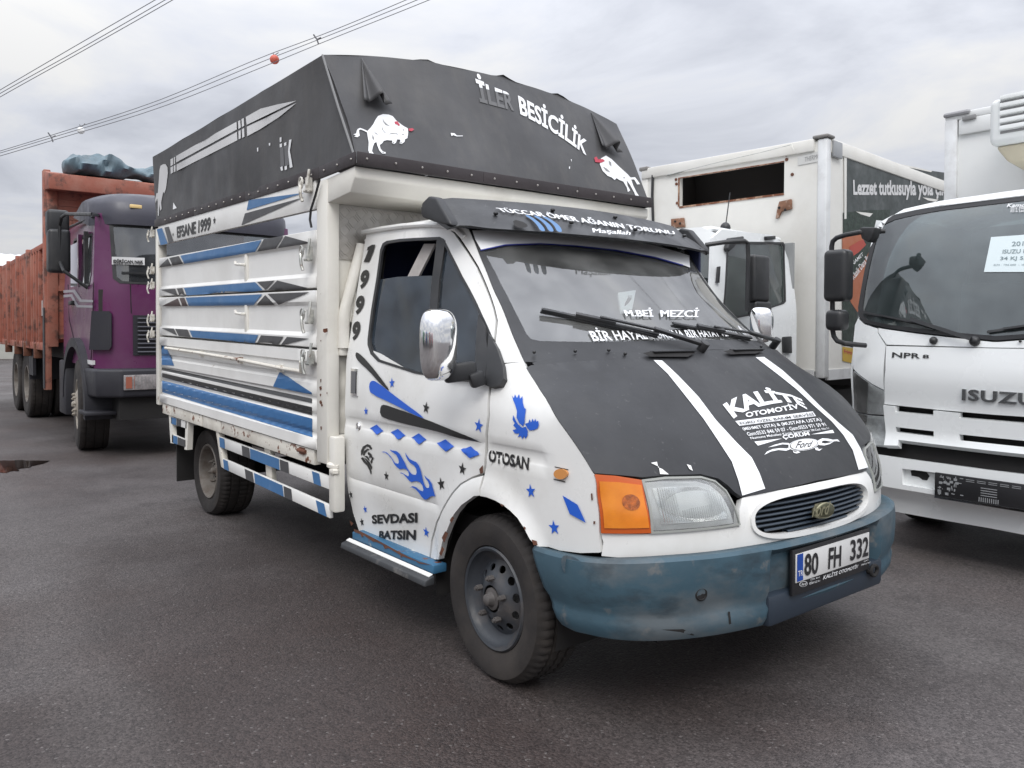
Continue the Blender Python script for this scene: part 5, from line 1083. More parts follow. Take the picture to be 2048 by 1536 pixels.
# ================================================================== white refrigerated truck on the right
FI = Frame((.648, 2.149, 0), -90.7)
I = thing('refrigerated_truck', 'clean white box truck with refrigeration unit above its cab and black mirror arm', 'truck', FI)
WH2 = M('clean_white_paint', (.80, .82, .82), .25, var=.012, vs=1, coat=.5)
i5 = lambda L: K(1600, 150, 3.2681, L); i6 = lambda L: K(1600, 560, 2.743, L)
_ip = pchip([.2, .395, .412, .62, .75, .95, 1.1, 1.28, 1.4, 1.9, 2.1, 2.3], [-.06, -.01, .034, .025, -.03, -.02, .0, -.03, -.06, -.19, -.26, -.36])
def isf(y, z): a = np.abs(y); return _ip(z)-.03*a*a-.12*np.clip(a, 0, 1.2)**7
IF = Surf('x', isf, 1, FI)
def ih(px): return [tuple(q) for q in IF.prm(px)]
def sym_sheet(name, px, mat, parent, holes=(), cx=0.0, **kw):
    h = ih(px); h = [(min(y, 0), z) for y, z in h]
    return sheet(name, IF, h+[(-y, z) for y, z in h[::-1]], mat, parent, holes, **kw)
gl_px = [(1985, 672), (1900, 664), (1830, 656), (1770, 648), (1735, 640), (1727, 632), (1725, 615), (1729, 585), (1737, 540), (1748, 495), (1757, 466), (1768, 449), (1790, 439), (1830, 430), (1880, 421), (1985, 408)]
fr_px = [(1985, 681), (1900, 672), (1830, 664), (1768, 655), (1728, 645), (1718, 634), (1716, 615), (1721, 585), (1729, 540), (1740, 495), (1750, 462), (1762, 443), (1786, 430), (1830, 420), (1880, 411), (1985, 398)]
gh = ih(gl_px); gh[0] = (0, gh[0][1]); gh[-1] = (0, gh[-1][1]); gfull = gh+[(-y, z) for y, z in gh[::-1]][1:-1]
fh = ih(fr_px); fh[0] = (0, fh[0][1]); fh[-1] = (0, fh[-1][1]); ffull = fh+[(-y, z) for y, z in fh[::-1]][1:-1]
sheet('windscreen_surround', IF, ffull, BLACKP, I, [gfull], step=.06, thick=.02, off=.0)
sheet('windscreen', IF, gfull, GLASSI, I, step=.1, thick=.004, off=-.004)
rf_h = fh[::-1][:8][::-1]
top_h = [(0, 2.235), (-.45, 2.225), (-.68, 2.20), (-.78, 2.15), (-.825, 2.06)]
sheet('roof_front', IF, [fh[-1]]+top_h+[q for q in fh[9:15]], WH2, I, step=.05, thick=.02); 
sheet('roof_front', IF, [fh[-1]]+top_h+[q for q in fh[9:15]], WH2, I, step=.05, thick=.02, mirror=True)
sym_sheet('cowl', [(1985, 684), (1900, 675), (1830, 667), (1768, 658), (1757, 656), (1757, 665), (1773, 689), (1985, 695)], WH2, I, step=.06, thick=.02)
sym_sheet('front_panel', [(1985, 697), (1773, 692), (1771.5, 740), (1769.5, 808), (1873, 819), (1985, 829)], WH2, I, step=.06, thick=.02, off=.004)
ILAMP = M('crystal_lamp', (.80, .82, .83), .3, .0, var=.35, vs=18, coat=.6)
for m in (False, True):
    sheet('corner_panel', IF, ih([(1755, 657), (1755.5, 666), (1771, 691), (1768, 780), (1745, 768), (1720, 750), (1707, 738), (1706, 690), (1710, 650), (1716, 637), (1728, 648)]), WH2, I, step=.04, thick=.02, mirror=m)
    lp = sheet('headlamp', IF, ih([(1707, 742), (1722, 755), (1745, 771), (1768, 783), (1768.5, 830), (1740, 828), (1710, 822)]), ILAMP, I, step=.04, thick=.02, off=-.006, mirror=m)
    sheet('headlamp_glass', IF, ih([(1707, 742), (1722, 755), (1745, 771), (1768, 783), (1768.5, 830), (1740, 828), (1710, 822)]), LENS, lp, step=.04, thick=.004, off=.004, mirror=m)
    lp = sheet('fog_lamp', IF, ih([(1709, 825), (1740, 831), (1769, 833), (1770, 892), (1738, 888), (1715, 862)]), ILAMP, I, step=.04, thick=.02, off=-.006, mirror=m)
    sheet('headlamp_glass', IF, ih([(1709, 825), (1740, 831), (1769, 833), (1770, 892), (1738, 888), (1715, 862)]), LENS, lp, step=.04, thick=.004, off=.004, mirror=m)
    q = IF.at([(-.60 if not m else .60, .80)])[0]; r_ = MB(); r_.lathe([(.055, 0), (.05, -.006), (.03, -.02), (.001, -.026)], q+A((.004, 0, 0)), (1, (-.45 if not m else .45), 0), 20); r_.build('lamp_bowl', REFLECT, lp)
sl1 = ih(i6([(530, 692), (740, 712), (740, 742), (530, 722)])); sl3 = ih(i6([(535, 805), (742, 828), (742, 858), (535, 832)]))
def cslot(px): h = ih(px); return [(h[0]), (-h[0][0], h[0][1]), (-h[1][0], h[1][1]), h[1]]
c1_ = cslot(i6([(878, 722), (880, 755)])); c2_ = cslot(i6([(882, 845), (885, 880)]))
mm = lambda L: [(-y, z) for y, z in L[::-1]]
gr_o = ih(i6([(1057, 748), (466, 686), (468, 913), (545, 916), (548, 884), (1057, 945)])); gr_h = [(min(y, 0), z) for y, z in gr_o]; gr_h[0] = (0, gr_h[0][1]); gr_h[-1] = (0, gr_h[-1][1])
sheet('grille_panel', IF, gr_h+mm(gr_h)[1:-1], WH2, I, [sl1, sl3, c1_, c2_, mm(sl1), mm(sl3)], step=.05, thick=.05, off=.02)
sheet('grille_backing', IF, [(-.80, .45), (.80, .45), (.80, 1.0), (-.80, 1.0)], DARK, I, step=.1, thick=0, off=-.07)
bp_h = ih([(1985, 940), (1890, 927), (1800, 915), (1741, 906), (1742, 945), (1752, 985), (1765, 1006), (1778, 1015), (1860, 1030), (1985, 1051)]); bp_h = [(min(y, 0), z) for y, z in bp_h]; bp_h[0] = (0, bp_h[0][1]); bp_h[-1] = (0, bp_h[-1][1])
rec = ih(i6([(582, 1032), (792, 1058), (792, 1152), (720, 1140), (585, 1118)]))
bi = sheet('bumper', IF, bp_h+mm(bp_h)[1:-1], WH2, I, [rec, mm(rec)], step=.045, thick=.05, off=.05)
for m in (False, True):
    rc = sheet('tow_recess', IF, rec, WH2, bi, step=.05, thick=.01, off=.015, mirror=m)
    sheet('tow_opening', IF, ih(i6([(615, 1045), (640, 1040), (700, 1052), (718, 1075), (705, 1098), (680, 1095), (660, 1080), (620, 1072)])), DARK, rc, step=.05, thick=.002, off=.018, mirror=m)
hp2 = ih(i6([(810, 1053), (818, 1190)])); hz0, hz1 = hp2[1][1], hp2[0][1]
hx = float(isf(A([.0]), A([.5]))[0])+.055; hb_ = MB(); hb_.box(hx, hx+.015, -.265, .265, hz0+.012, hz1); hld = hb_.build('plate_holder', BLACKP, I, bev=.003)
ed_ = MB(); ed_.box(hx, hx+.018, -.265, .265, hz0, hz0+.011); ed_.build('holder_edge', CHROME, hld)
rb2 = MB()
for k in range(46):
    y, z = rng.uniform(-.25, -.12), rng.uniform(hz0+.02, hz1-.01); rb2.box(hx+.015, hx+.017, y, y+rng.choice([.004, .018]), z, z+rng.choice([.004, .014]))
for y in (-.09, -.03, .03, .09, .15): 
    for z in (hz1-.018, hz1-.028): rb2.box(hx+.015, hx+.017, y, y+.045, z, z+.003)
for y in np.arange(-.02, .08, .011): rb2.box(hx+.015, hx+.017, y, y+.004, hz0+.02, hz0+.045)
for z in np.arange(hz0+.055, hz1-.045, .014): rb2.box(hx+.015, hx+.017, -.01, .075, z, z+.004)
rb2.build('holder_ribs', M('holder_rib', (.30, .31, .32), .4), hld)['kind'] = 'stuff'
text('NPR', IF, i6([(510, 397), (662, 404), (661, 432), (508, 426)]), INK, I, .02, off=.008); text('8', IF, i6([(677, 410), (712, 412), (710, 432), (675, 430)]), INK, I, .02, off=.008)
V, F = glyphs('ISUZU', .03, 0, 1.1); q = quadmap(V, i6([(896, 596), (1300, 622), (1298, 690), (894, 658)])); P = IF.hit(q); N_ = IF.normal(P); P = P+N_*.006
Q, FF = [], []
bm = bmesh.new(); vv = [bm.verts.new(p) for p in P]
for f in F:
    try: bm.faces.new([vv[i] for i in f])
    except ValueError: pass
bmesh.ops.recalc_face_normals(bm, faces=bm.faces); ext = bmesh.ops.extrude_face_region(bm, geom=bm.faces[:])
for g in ext['geom']:
    if isinstance(g, bmesh.types.BMVert): g.co += Vector((.012, 0, 0))
bmesh.ops.recalc_face_normals(bm, faces=bm.faces); me = D.meshes.new('chrome_lettering'); bm.to_mesh(me); bm.free(); me.materials.append(M('silver_lettering', (.36, .37, .38), .22, .8)); link(D.objects.new('chrome_lettering', me), I)
for u, v, r in ((737, 332, .024), (963, 335, .03), (1213, 336, .008)):
    p = IF.hit(i6([(u, v)]))[0]; k = MB(); k.ball(p+A((.012, 0, 0)), r, 14, 8); k.build('wiper_pivot', BLK, I)
def iwiper(b0, b1, a0, a1):
    P = IF.hit(i6([b0, b1, a0, a1])); n = A((.95, 0, .3)); w_ = MB(); w_.bar(P[0]+n*.012, P[1]+n*.012, .014, .012, n); w_.bar(P[0]*.75+P[1]*.25+n*.028, P[0]*.25+P[1]*.75+n*.028, .012, .010, n); o = w_.build('wiper_blade', BLK, I)
    a = MB(); a.bar(P[2]+n*.035, P[3]+n*.045, .022, .014, n); a.build('wiper_arm', BLK, I)
iwiper((355, 181), (752, 264), (620, 226), (955, 335)); iwiper((1032, 289), (1420, 235), (1260, 262), (1500, 325))
# paper in the windscreen and dealer sticker
IFP = Surf('x', lambda y, z: isf(y, z)-.02, 1, FI)
PAPER = M('pale_blue_paper', (.70, .79, .81), .7)
decal('paper_notice', Surf('x', lambda y, z: isf(y, z), 1, FI), i5([(1250, 1060), (1480, 1044), (1620, 1035), (1600, 1290), (1464, 1288), (1203, 1288)]), PAPER, I, .002, step=40)
NOTE = M('notice_ink', (.22, .28, .30), .7)
text('2014', IF, i5([(1388, 1090), (1505, 1086), (1500, 1116), (1385, 1120)]), NOTE, I, .01); text('ISUZU NPR', IF, i5([(1328, 1142), (1552, 1136), (1548, 1164), (1325, 1168)]), NOTE, I, .01)
text('34 KJ 5557', IF, i5([(1312, 1188), (1545, 1184), (1540, 1214), (1309, 1218)]), NOTE, I, .012); text('KM : 195.000  -  ISTM', IF, i5([(1270, 1237), (1500, 1235), (1498, 1246), (1268, 1249)]), NOTE, I, .0)
text('Kamon', IF, i5([(1355, 842), (1510, 838), (1502, 864), (1352, 866)]), WPRINT, I, .02, .25); text('0216 394 09 90', IF, i5([(1380, 866), (1530, 862), (1528, 880), (1378, 882)]), WPRINT, I, .01); text('0216 560 10 20', IF, i5([(1378, 884), (1530, 881), (1528, 896), (1376, 899)]), WPRINT, I, .01)
# cab shell: sides, roof, floor
for s in (-1, 1):
    sd = MB(); sd.prism([(-.33, s*.965, .75), (-.33, s*.965, 1.25), (-.40, s*.955, 1.45), (-.52, s*.90, 2.05), (-.62, s*.86, 2.16), (-1.75, s*.86, 2.18), (-1.8, s*.955, 1.4), (-1.8, s*.965, .75)], (0, -s*.03, 0)); sd.build('cab_side', WH2, I)
    cc = MB(); cy_ = lambda z: float(np.interp(z, [.5, 1.25, 1.45, 2.05, 2.16], [.965, .965, .955, .90, .86]))
    zs = np.linspace(.62, 2.15, 20); rows_ = []
    for z in zs:
        y0 = -.90 if z < 1.3 else -.90+.0*(z-1.3); x0 = float(isf(A([y0*.98]), A([z]))[0]); yo = cy_(z)
        t = np.linspace(0, 1, 7)[1:]; rows_.append([(x0-.33*(q*q*.7+q*.3)*1.0-.0, s*(abs(y0*.98)+(yo-abs(y0*.98))*(1-(1-q)**2)), z) for q in np.linspace(0, 1, 7)])
    P = [p for r in rows_ for p in r]; F = [(i*7+j, i*7+j+1, (i+1)*7+j+1, (i+1)*7+j) for i in range(19) for j in range(6)]; cc.add(P, F); cc.build('door_corner', WH2, I, smooth=60)
rfb = MB(); P = []; yy = np.linspace(-.86, .86, 15)
xs = [(-.30, 2.19), (-.42, 2.245), (-.6, 2.27), (-1.2, 2.28), (-1.75, 2.24)]
for x, z in xs:
    for y in yy: P.append((x-.16*abs(y/.86)**6*(x > -.5), y, z-.09*abs(y/.86)**5))
rfb.add(P, [(i*15+j, i*15+j+1, (i+1)*15+j+1, (i+1)*15+j) for i in range(4) for j in range(14)]); rfb.build('cab_roof', WH2, I, smooth=60)
ii = MB(); ii.box(-1.78, -1.74, -.93, .93, .75, 2.2); ii.box(-1.7, -.30, -.92, .92, .85, .95); ii.prism([(-.12, -.88, 1.0), (-.12, -.88, 1.28), (-.42, -.88, 1.36), (-.5, -.88, 1.0)], (0, 1.76, 0)); ii.build('cab_interior', M('grey_cab_interior', (.10, .10, .105), .8), I)
for y in (-.5, .5): s_ = MB(); s_.box(-1.3, -.9, y-.27, y+.27, .95, 1.15); s_.box(-1.45, -1.3, y-.25, y+.25, 1.1, 1.75); s_.build('seat', M('dark_grey_seat', (.03, .03, .035), .9) if y < 0 else D.materials['dark_grey_seat'], I, bev=.05)
sw2 = MB(); c = A((-.62, .5, 1.30)); ax = A((-.35, 0, .94)); rg_ = sw2.ring(c, ax, .21, 25); sw2.tube(rg_+[rg_[0]], .016, 8); sw2.cyl(c, c-ax*.3, .04); sw2.build('steering_wheel', BLK, I)
# mirror on the near side
IMR = lambda L: FI.on(L, 'x', .10)
def mirror_arm(pts, r, parent, nm='mirror_arm'): b = MB(); b.tube(pts, r, 10); return b.build(nm, BLK, parent)
P = IMR(i5([(470, 1012), (430, 1020), (390, 1028), (300, 1045), (240, 1064), (214, 1088), (207, 1120), (207, 1180)])); P[0] += A((-.12, .02, 0)); P[1] += A((-.05, 0, 0)); ma = mirror_arm(P, .016, I)
P = IMR(i6([(178, 100), (178, 270), (186, 310), (205, 335), (245, 348), (292, 360)])); P[-1] += A((-.12, .02, 0)); mirror_arm(P, .016, I)
P = IMR(i6([(178, 100), (178, 190)])); 
jb = MB(); p = IMR(i5([(440, 1040)]))[0]; jb.prism([tuple(q) for q in IMR(i5([(385, 1005), (400, 993), (490, 995), (470, 1060), (445, 1095), (400, 1070)]))], (-.09, 0, 0)); jb.build('mirror_joint', BLK, I, bev=.01)
for L, nm in ((i5([(172, 1148), (318, 1138), (322, 1470), (175, 1482)]), 'side_mirror'), (i6([(152, 188), (246, 162), (248, 278), (157, 270)]), 'wide_mirror')):
    q = FI.on(L, 'x', .12); mbx = MB(); y0, y1, z0, z1 = q[:, 1].min(), q[:, 1].max(), q[:, 2].min(), q[:, 2].max(); mbx.box(.05, .17, y0, y1, z0, z1); o = mbx.build(nm, BLK, I, bev=.035, seg=4)
# body: chassis, wheels, box, fridge
cbx = MB(); cbx.box(-6.0, -.3, -.42, .42, .45, .75); cbx.box(-1.0, -.3, -.7, .7, .35, .8); cbx.build('chassis', DARK, I)
for s in (-1, 1): wheel(I, (-1.05, s*.92, .39), s, .39, .235, .22, .09, 8, 6, STEELB, hub=STEELB); wheel(I, (-4.6, s*.93, .39), s, .39, .235, .22, .11, 8, 6, STEELB, hub=STEELB)
bx0 = FI.on([(1889, 240)], 'x', -1.95)[0]; BW, BT = abs(bx0[1]), 3.14
WBOX = M('white_box_panel', (.74, .75, .74), .4, var=.03, dirt=[((.55, .55, .53), .4, 1.2, .5, .8)])
bxx = MB(); bxx.box(-6.3, -1.98, -BW+.03, BW-.03, .95, BT-.03); box_i = bxx.build('cargo_box', WBOX, I)
for s in (-1, 1): e_ = MB(); e_.box(-2.06, -1.95, s*BW-.10 if s > 0 else -BW, BW if s > 0 else -BW+.10, .92, BT); e_.build('corner_post', ALUE, I, bev=.01)
e_ = MB(); e_.box(-2.06, -1.955, -BW, BW, BT-.01, BT+.05); e_.box(-1.975, -1.95, -BW+.11, BW-.11, BT-.14, BT-.01); e_.build('roof_rail', WBOX, I, bev=.012)
cp_ = MB(); cp_.box(-2.08, -1.93, -BW-.01, -BW+.20, BT+.02, BT+.06); cp_.build('corner_cap', M('grey_corner_cap', (.30, .30, .31), .5), I, bev=.02)
mk_ = MB(); q = FI.on(i5([(1062, 290), (1150, 268)]), 'x', -1.94); mk_.bar(q[0], q[1], .02, .035); mk_.build('marker_lamp', M('grey_marker', (.22, .22, .22), .3), I, bev=.005)
sm = MB(); q = FI.on(i5([(1045, 350), (1225, 313)]), 'x', -1.972); sm.bar(q[0], q[1]+(q[1]-q[0])*4, .008, .012); sm.build('panel_seam', BLK, I)
fx = -1.42; q = FI.on(i5([(1232, 172), (1226, 470)]), 'x', fx); fy, fz1, fz0 = q[0][1], q[0][2], q[1][2]
FRI = M('fridge_housing', (.72, .74, .73), .4, var=.03, dirt=[((.5, .5, .48), .4, 2, .5, .8)]); BEI = M('beige_fridge_base', (.55, .50, .38), .5, var=.06)
f_ = MB(); f_.box(-1.95, fx, fy, -fy, fz0, fz1+.01); fri = f_.build('refrigeration_unit', FRI, I, bev=.05, seg=4)
f_ = MB(); f_.prism([(-1.95, fy+.03, fz0-.0), (fx-.03, fy+.03, fz0), (fx-.10, fy+.10, fz0-.12), (-1.95, fy+.10, fz0-.16)], (0, -2*fy-.06, 0)); f_.build('unit_base', BEI, fri, bev=.03, seg=3)
q0 = FI.on(i5([(1310, 150)]), 'x', fx)[0]
for k, v in enumerate((165, 215, 265, 315, 362)):
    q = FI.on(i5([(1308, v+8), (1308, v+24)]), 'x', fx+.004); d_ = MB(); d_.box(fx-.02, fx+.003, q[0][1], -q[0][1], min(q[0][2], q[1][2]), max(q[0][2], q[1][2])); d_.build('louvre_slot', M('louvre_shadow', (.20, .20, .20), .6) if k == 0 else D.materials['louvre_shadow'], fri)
    l_ = MB(); l_.obox((fx+.004, 0, q[0][2]+.022), ((.010, 0, .004), (0, abs(q0[1]), 0), (-.004, 0, .016))); l_.build('louvre', FRI, fri, bev=.004)
# ================================================================== white box truck with the dark opening, behind
FB = Frame((-1.943, 4.833, 0), -85.03)
B = thing('box_truck', 'worn white box truck with dark opening above its cab and green advert on its side', 'truck', FB)
j4 = lambda L: K(1270, 230, 2.694, L)
OLDB = M('aged_white_panel', (.72, .71, .67), .45, var=.04, dirt=[((.50, .46, .38), .5, 1.0, .5, .8), (RUST, .5, 5, .72, .78)])
XFB = Surf('x', lambda y, z: 0*y, 1, FB); YFB = Surf('y', lambda x, z: 0*x, 1, FB)
WB_, TB = 2.34, 3.36
op = XFB.prm(j4([(240, 348), (805, 236), (805, 408), (240, 504)])); oy0, oy1, oz0, oz1 = -1.79, -.46, float(A(op)[2:, 1].mean()), float(A(op)[:2, 1].mean())
bx = MB()
zlo = .97
for (y0, y1, z0, z1) in ((-WB_, oy0, zlo, TB), (oy1, 0, zlo, TB), (oy0, oy1, zlo, oz0), (oy0, oy1, oz1, TB)): bx.box(-.06, -.0, y0, y1, z0, z1)
bx.box(-5.2, -.06, -.05, -.0, zlo, TB); bx.box(-5.2, -.06, -WB_, -WB_+.05, zlo, TB); bx.box(-5.2, -.06, -WB_+.05, -.05, TB-.05, TB); bx.box(-5.2, -.06, -WB_+.05, -.05, zlo, zlo+.06); bx.box(-5.2, -5.15, -WB_+.05, -.05, zlo+.06, TB-.05)
bx.build('cargo_box', OLDB, B)
ls_ = MB(); ls_.box(-.5, -.062, oy0-.12, oy0-.1, oz0-.1, oz1+.1); ls_.box(-.5, -.48, oy0-.1, oy1+.1, oz0-.1, oz1+.1); ls_.box(-.48, -.062, oy1+.1, oy1+.12, oz0-.1, oz1+.1); ls_.box(-.48, -.062, oy0-.1, oy1+.1, oz0-.12, oz0-.1); ls_.box(-.48, -.062, oy0-.1, oy1+.1, oz1+.1, oz1+.12); ls_.build('opening_liner', M('dark_brown_liner', (.03, .026, .024), .8), B)
rr2 = MB()
for (y0, y1, z0, z1) in ((oy0, oy1, oz0-.022, oz0), (oy0-.02, oy0, oz0, oz1), (oy0, oy1, oz1-.012, oz1)): rr2.box(.001, .008, y0, y1, z0, z1)
rr2.build('opening_edge', M('rusty_edge', (.35, .22, .15), .7, var=.3, vs=14, dirt=[(RUST, 1, 9, .45, .55)]), B)
cpb = MB(); cpb.box(-.09, .015, -.09, .018, .90, TB+.02); cpb.build('corner_post', ALUE, B, bev=.02)
cpb = MB(); cpb.box(-.10, .012, -WB_-.01, -WB_+.09, .95, TB+.01); cpb.build('corner_post', OLDB, B, bev=.01)
rl = MB(); rl.box(-.08, .03, -WB_, -.12, TB-.10, TB+.03); rl.box(-5.2, -.1, -.08, .02, TB-.12, TB+.03); rl.build('roof_rail', OLDB, B, bev=.015)
cpc = MB(); cpc.box(-.14, .035, -.14, .035, TB+.025, TB+.06); cpc.build('corner_cap', M('dirty_corner_cap', (.22, .21, .20), .6, var=.3), B, bev=.02)
cpc = MB(); cpc.box(-.12, .04, -WB_-.03, -WB_+.10, TB+.0, TB+.05); cpc.build('corner_cap', D.materials['dirty_corner_cap'], B, bev=.015)
lamp_ = MB(); lamp_.box(-.30, -.10, .012, .04, TB-.16, TB+.01); lamp_.build('corner_lamp', M('grey_lamp', (.30, .31, .32), .3), B, bev=.01)
tb_ = MB(); q = XFB.hit(j4([(180, 335), (420, 275), (700, 210), (850, 172), (862, 205)])); tb_.tube([p+A((.02, 0, .02)) for p in q], .012, 6); tb_.build('cable_conduit', GALV, B)
dk = MB(); q = XFB.hit(j4([(100, 325), (97, 440), (102, 590)])); dk.tube([p+A((.015, 0, 0)) for p in q], .018, 6); dk.build('drain_hose', BLK, B)
for L in ([(202, 562), (268, 555), (275, 605), (204, 610)], [(785, 468), (848, 455), (850, 508), (795, 522), (780, 555), (765, 560), (775, 500)]):
    P = XFB.hit(j4(L)); b_ = MB(); b_.prism(P+A((.004, 0, 0)), (.03, 0, 0)); o = b_.build('mounting_bracket', M('rusty_bracket', (.20, .10, .06), .8, var=.4, vs=12, dirt=[((.5, .4, .33), .8, 7, .5, .6)]) if 'rusty_bracket' not in D.materials else D.materials['rusty_bracket'], B, bev=.003)
    c = P.mean(0)
    for dy, dz in ((-.03, .02), (.04, -.01)): h_ = MB(); h_.cyl(c+A((.034, dy, dz)), c+A((.040, dy, dz)), .014, n=10); h_.build('bolt_hole', DARK, o)
for u, v in ((848, 321), (222, 348), (224, 372), (816, 215), (818, 240), (228, 475)): p = XFB.hit(j4([(u, v)]))[0]; h_ = MB(); h_.cyl(p, p+A((.008, 0, 0)), .018, n=10); h_.build('bolt_hole', RUSTM, B)
np_ = XFB.hit(j4([(878, 226), (1008, 192), (1008, 248), (880, 272)])); b_ = MB(); b_.prism(np_+A((.002, 0, 0)), (.006, 0, 0)); b_.build('maker_plate', M('maker_plate', (.58, .58, .56), .4), B); text('THERMO', Surf('x', lambda y, z: .009+0*y, 1, FB), j4([(915, 228), (1000, 206), (1000, 232), (915, 252)]), LINEP, B, .0, .2, off=.001)
# side advert
AD = M('advert_green', (.052, .062, .061), .5, var=.25, vs=4, dirt=[((.16, .17, .17), .6, 3, .52, .75)]); ADO = M('advert_orange', (.40, .13, .06), .5, var=.1); ADD = M('advert_dark_green', (.02, .035, .025), .5, var=.5, vs=14)
ad = decal('advert_print', YFB, [(1691, 315), (1760, 327), (1900, 347), (2040, 372), (2040, 800), (1690, 690)], AD, B, .004)
decal('advert_orange_disc', YFB, j4([(1113, 660), (1150, 640), (1215, 632), (1290, 625), (1310, 800), (1260, 980), (1195, 1062), (1160, 1010), (1125, 900), (1113, 800)]), ADO, ad, .007)
decal('advert_ribbon', YFB, j4([(1150, 760), (1190, 700), (1260, 650), (1275, 700), (1230, 790), (1160, 880), (1145, 850)]), ADD, ad, .009)
decal('advert_red_shape', YFB, j4([(1150, 710), (1200, 680), (1225, 672), (1240, 700), (1200, 740), (1155, 770)]), M('advert_red', (.4, .06, .04), .5), ad, .011)
decal('advert_leaves', YFB, [i5(L) for L in ([(278, 900), (420, 885), (590, 880), (560, 1000), (390, 1000), (330, 1050), (278, 1035)],)], ADD, ad, .007)
decal('advert_lower_leaves', YFB, j4([(1113, 860), (1125, 920), (1155, 1010), (1190, 1070), (1190, 1240), (1113, 1240)]), ADD, ad, .009)
text('Klasik Dana Pastırma', YFB, i5([(325, 1305), (470, 1120), (490, 1150), (345, 1340)]), WPRINT, ad, .01, off=.013); text('NAMET', YFB, i5([(330, 1225), (400, 1158), (408, 1178), (336, 1250)]), WPRINT, ad, .01, off=.013)
text('Lezzet tutkusuyla yola çıktık', YFB, i5([(342, 686), (1012, 692), (1012, 818), (345, 814)]), WTARP, ad, .035, off=.008)
for L in ([(282, 500), (496, 545), (495, 580), (300, 540), (298, 940), (284, 942)], [(600, 570), (660, 585), (740, 600), (860, 628), (850, 636), (740, 612), (650, 594)], [(360, 893), (470, 905), (450, 928), (390, 910)], [(795, 800), (900, 815), (880, 830), (830, 820)]): decal('torn_print', YFB, i5(L), OLDB, ad, .010)
yl = decal('yellow_label', YFB, j4([(1115, 1248), (1200, 1262), (1200, 1345), (1115, 1325)]), M('yellow_label', (.55, .36, .05), .5), B, .006)
text('Frigo', YFB, j4([(1122, 1262), (1165, 1268), (1165, 1300), (1122, 1292)]), REDP, yl, .02, off=.008)
sk = MB(); sk.box(-5.2, -.1, -.03, .012, .88, .99); sk.box(-.08, .01, -WB_, -.1, .90, .985); sk.build('skirt_rail', ALUE, B)
wc = MB(); 
chb = MB(); chb.box(-5.2, 1.5, -1.6, -.75, .45, .85); chb.box(-1.4, -.5, -.55, -.1, .4, .75); chb.build('chassis', DARK, B)
for x in (1.05, -3.9):
    for y, s in ((-.20, 1), (-2.1, -1)): wheel(B, (x, y, .39), s, .39, .235, .22, .10, 8, 6, STEELB, hub=STEELB, tread=60)
# its cab
CX0, CX1, CY0, CY1 = .22, 1.82, -2.16, -.17
def cab_g(x, z): return CY1-.10*sstep(1.5, 2.4, z)-.02-.05*sstep(1.55, 1.85, x)**2
CB = Surf('y', cab_g, 1, FB)
cp_o = [(CX0, 1.0), (CX0, 2.05), (.34, 2.28), (.55, 2.36), (1.5, 2.33), (1.66, 2.24), (1.80, 1.6), (1.83, 1.2), (1.83, .75), (CX0, .75)]
cwin = CB.prm(j4([(497, 690), (560, 682), (798, 685), (806, 700), (812, 1005), (800, 1018), (725, 1042), (640, 1075), (470, 1110), (462, 1090)]))
cw2 = [tuple(q) for q in cwin]
sheet('cab_side', CB, cp_o, WH2, B, [cw2], step=.07, thick=.03)
cwi = [tuple(A(cw2).mean(0)+(A(q)-A(cw2).mean(0))*A((.955, .95))) for q in cw2]
sheet('window_seal', CB, cw2, BLK, B, [cwi], step=.08, thick=.01, off=.004, inner=False); sheet('door_window', CB, cwi, GLASSG, B, step=.2, thick=.004, off=-.01)
FXS = Surf('x', lambda y, z: 1.84-.45*np.clip(z-1.2, 0, 2)*.42-.06*(y+1.16)**2-.10*np.clip(np.abs(y+1.16)/.95, 0, 1.1)**8, 1, FB)
wo = [(-2.06, 1.32), (-.26, 1.32), (-.31, 2.12), (-.36, 2.18), (-1.98, 2.18), (-2.03, 2.12)]
sheet('cab_front', FXS, [(-2.13, .6), (-.19, .6), (-.20, 1.4), (-.29, 2.28), (-.45, 2.36), (-1.9, 2.36), (-2.05, 2.28), (-2.13, 1.4)], WH2, B, [wo], step=.08, thick=.03)
sheet('windscreen', FXS, wo, GLASSI, B, step=.1, thick=.004, off=-.006)
wi_ = [tuple(A((-1.17, 1.75))+(A(q)-A((-1.17, 1.75)))*A((.95, .92))) for q in wo]
sheet('windscreen_seal', FXS, wo, BLK, B, [wi_], step=.1, thick=.01, off=.004, inner=False)
cr_ = MB(); cr_.box(CX0, 1.55, -2.05, -.36, 2.31, 2.37); cr_.build('cab_roof', WH2, B, bev=.03); cr_ = MB(); cr_.box(CX0, CX0+.04, -2.12, -.22, .75, 2.3); cr_.build('cab_back', M('cab_back_grey', (.3, .31, .31), .6), B)
cr_ = MB(); cr_.box(CX0, 1.8, -2.13, -2.10, .75, 2.3); cr_.build('cab_side', WH2, B); cr_ = MB(); cr_.box(CX0+.05, 1.7, -2.08, -.25, .85, 1.0); cr_.prism([(1.3, -2.05, 1.0), (1.3, -2.05, 1.36), (1.7, -2.05, 1.25), (1.75, -2.05, 1.0)], (0, 1.8, 0)); cr_.build('cab_interior', D.materials['grey_cab_interior'], B)
for y in (-.65, -1.6): s_ = MB(); s_.box(.55, .95, y-.25, y+.25, 1.0, 1.2); s_.prism([(.42, y-.24, 1.15), (.36, y-.20, 1.75), (.40, y-.12, 1.98), (.50, y-.12, 1.98), (.56, y-.2, 1.75), (.62, y-.24, 1.15)], (0, .44, 0)); s_.build('seat', D.materials['dark_grey_seat'], B, bev=.04)
PM = lambda L: FB.on(j4(L), 'y', .06)
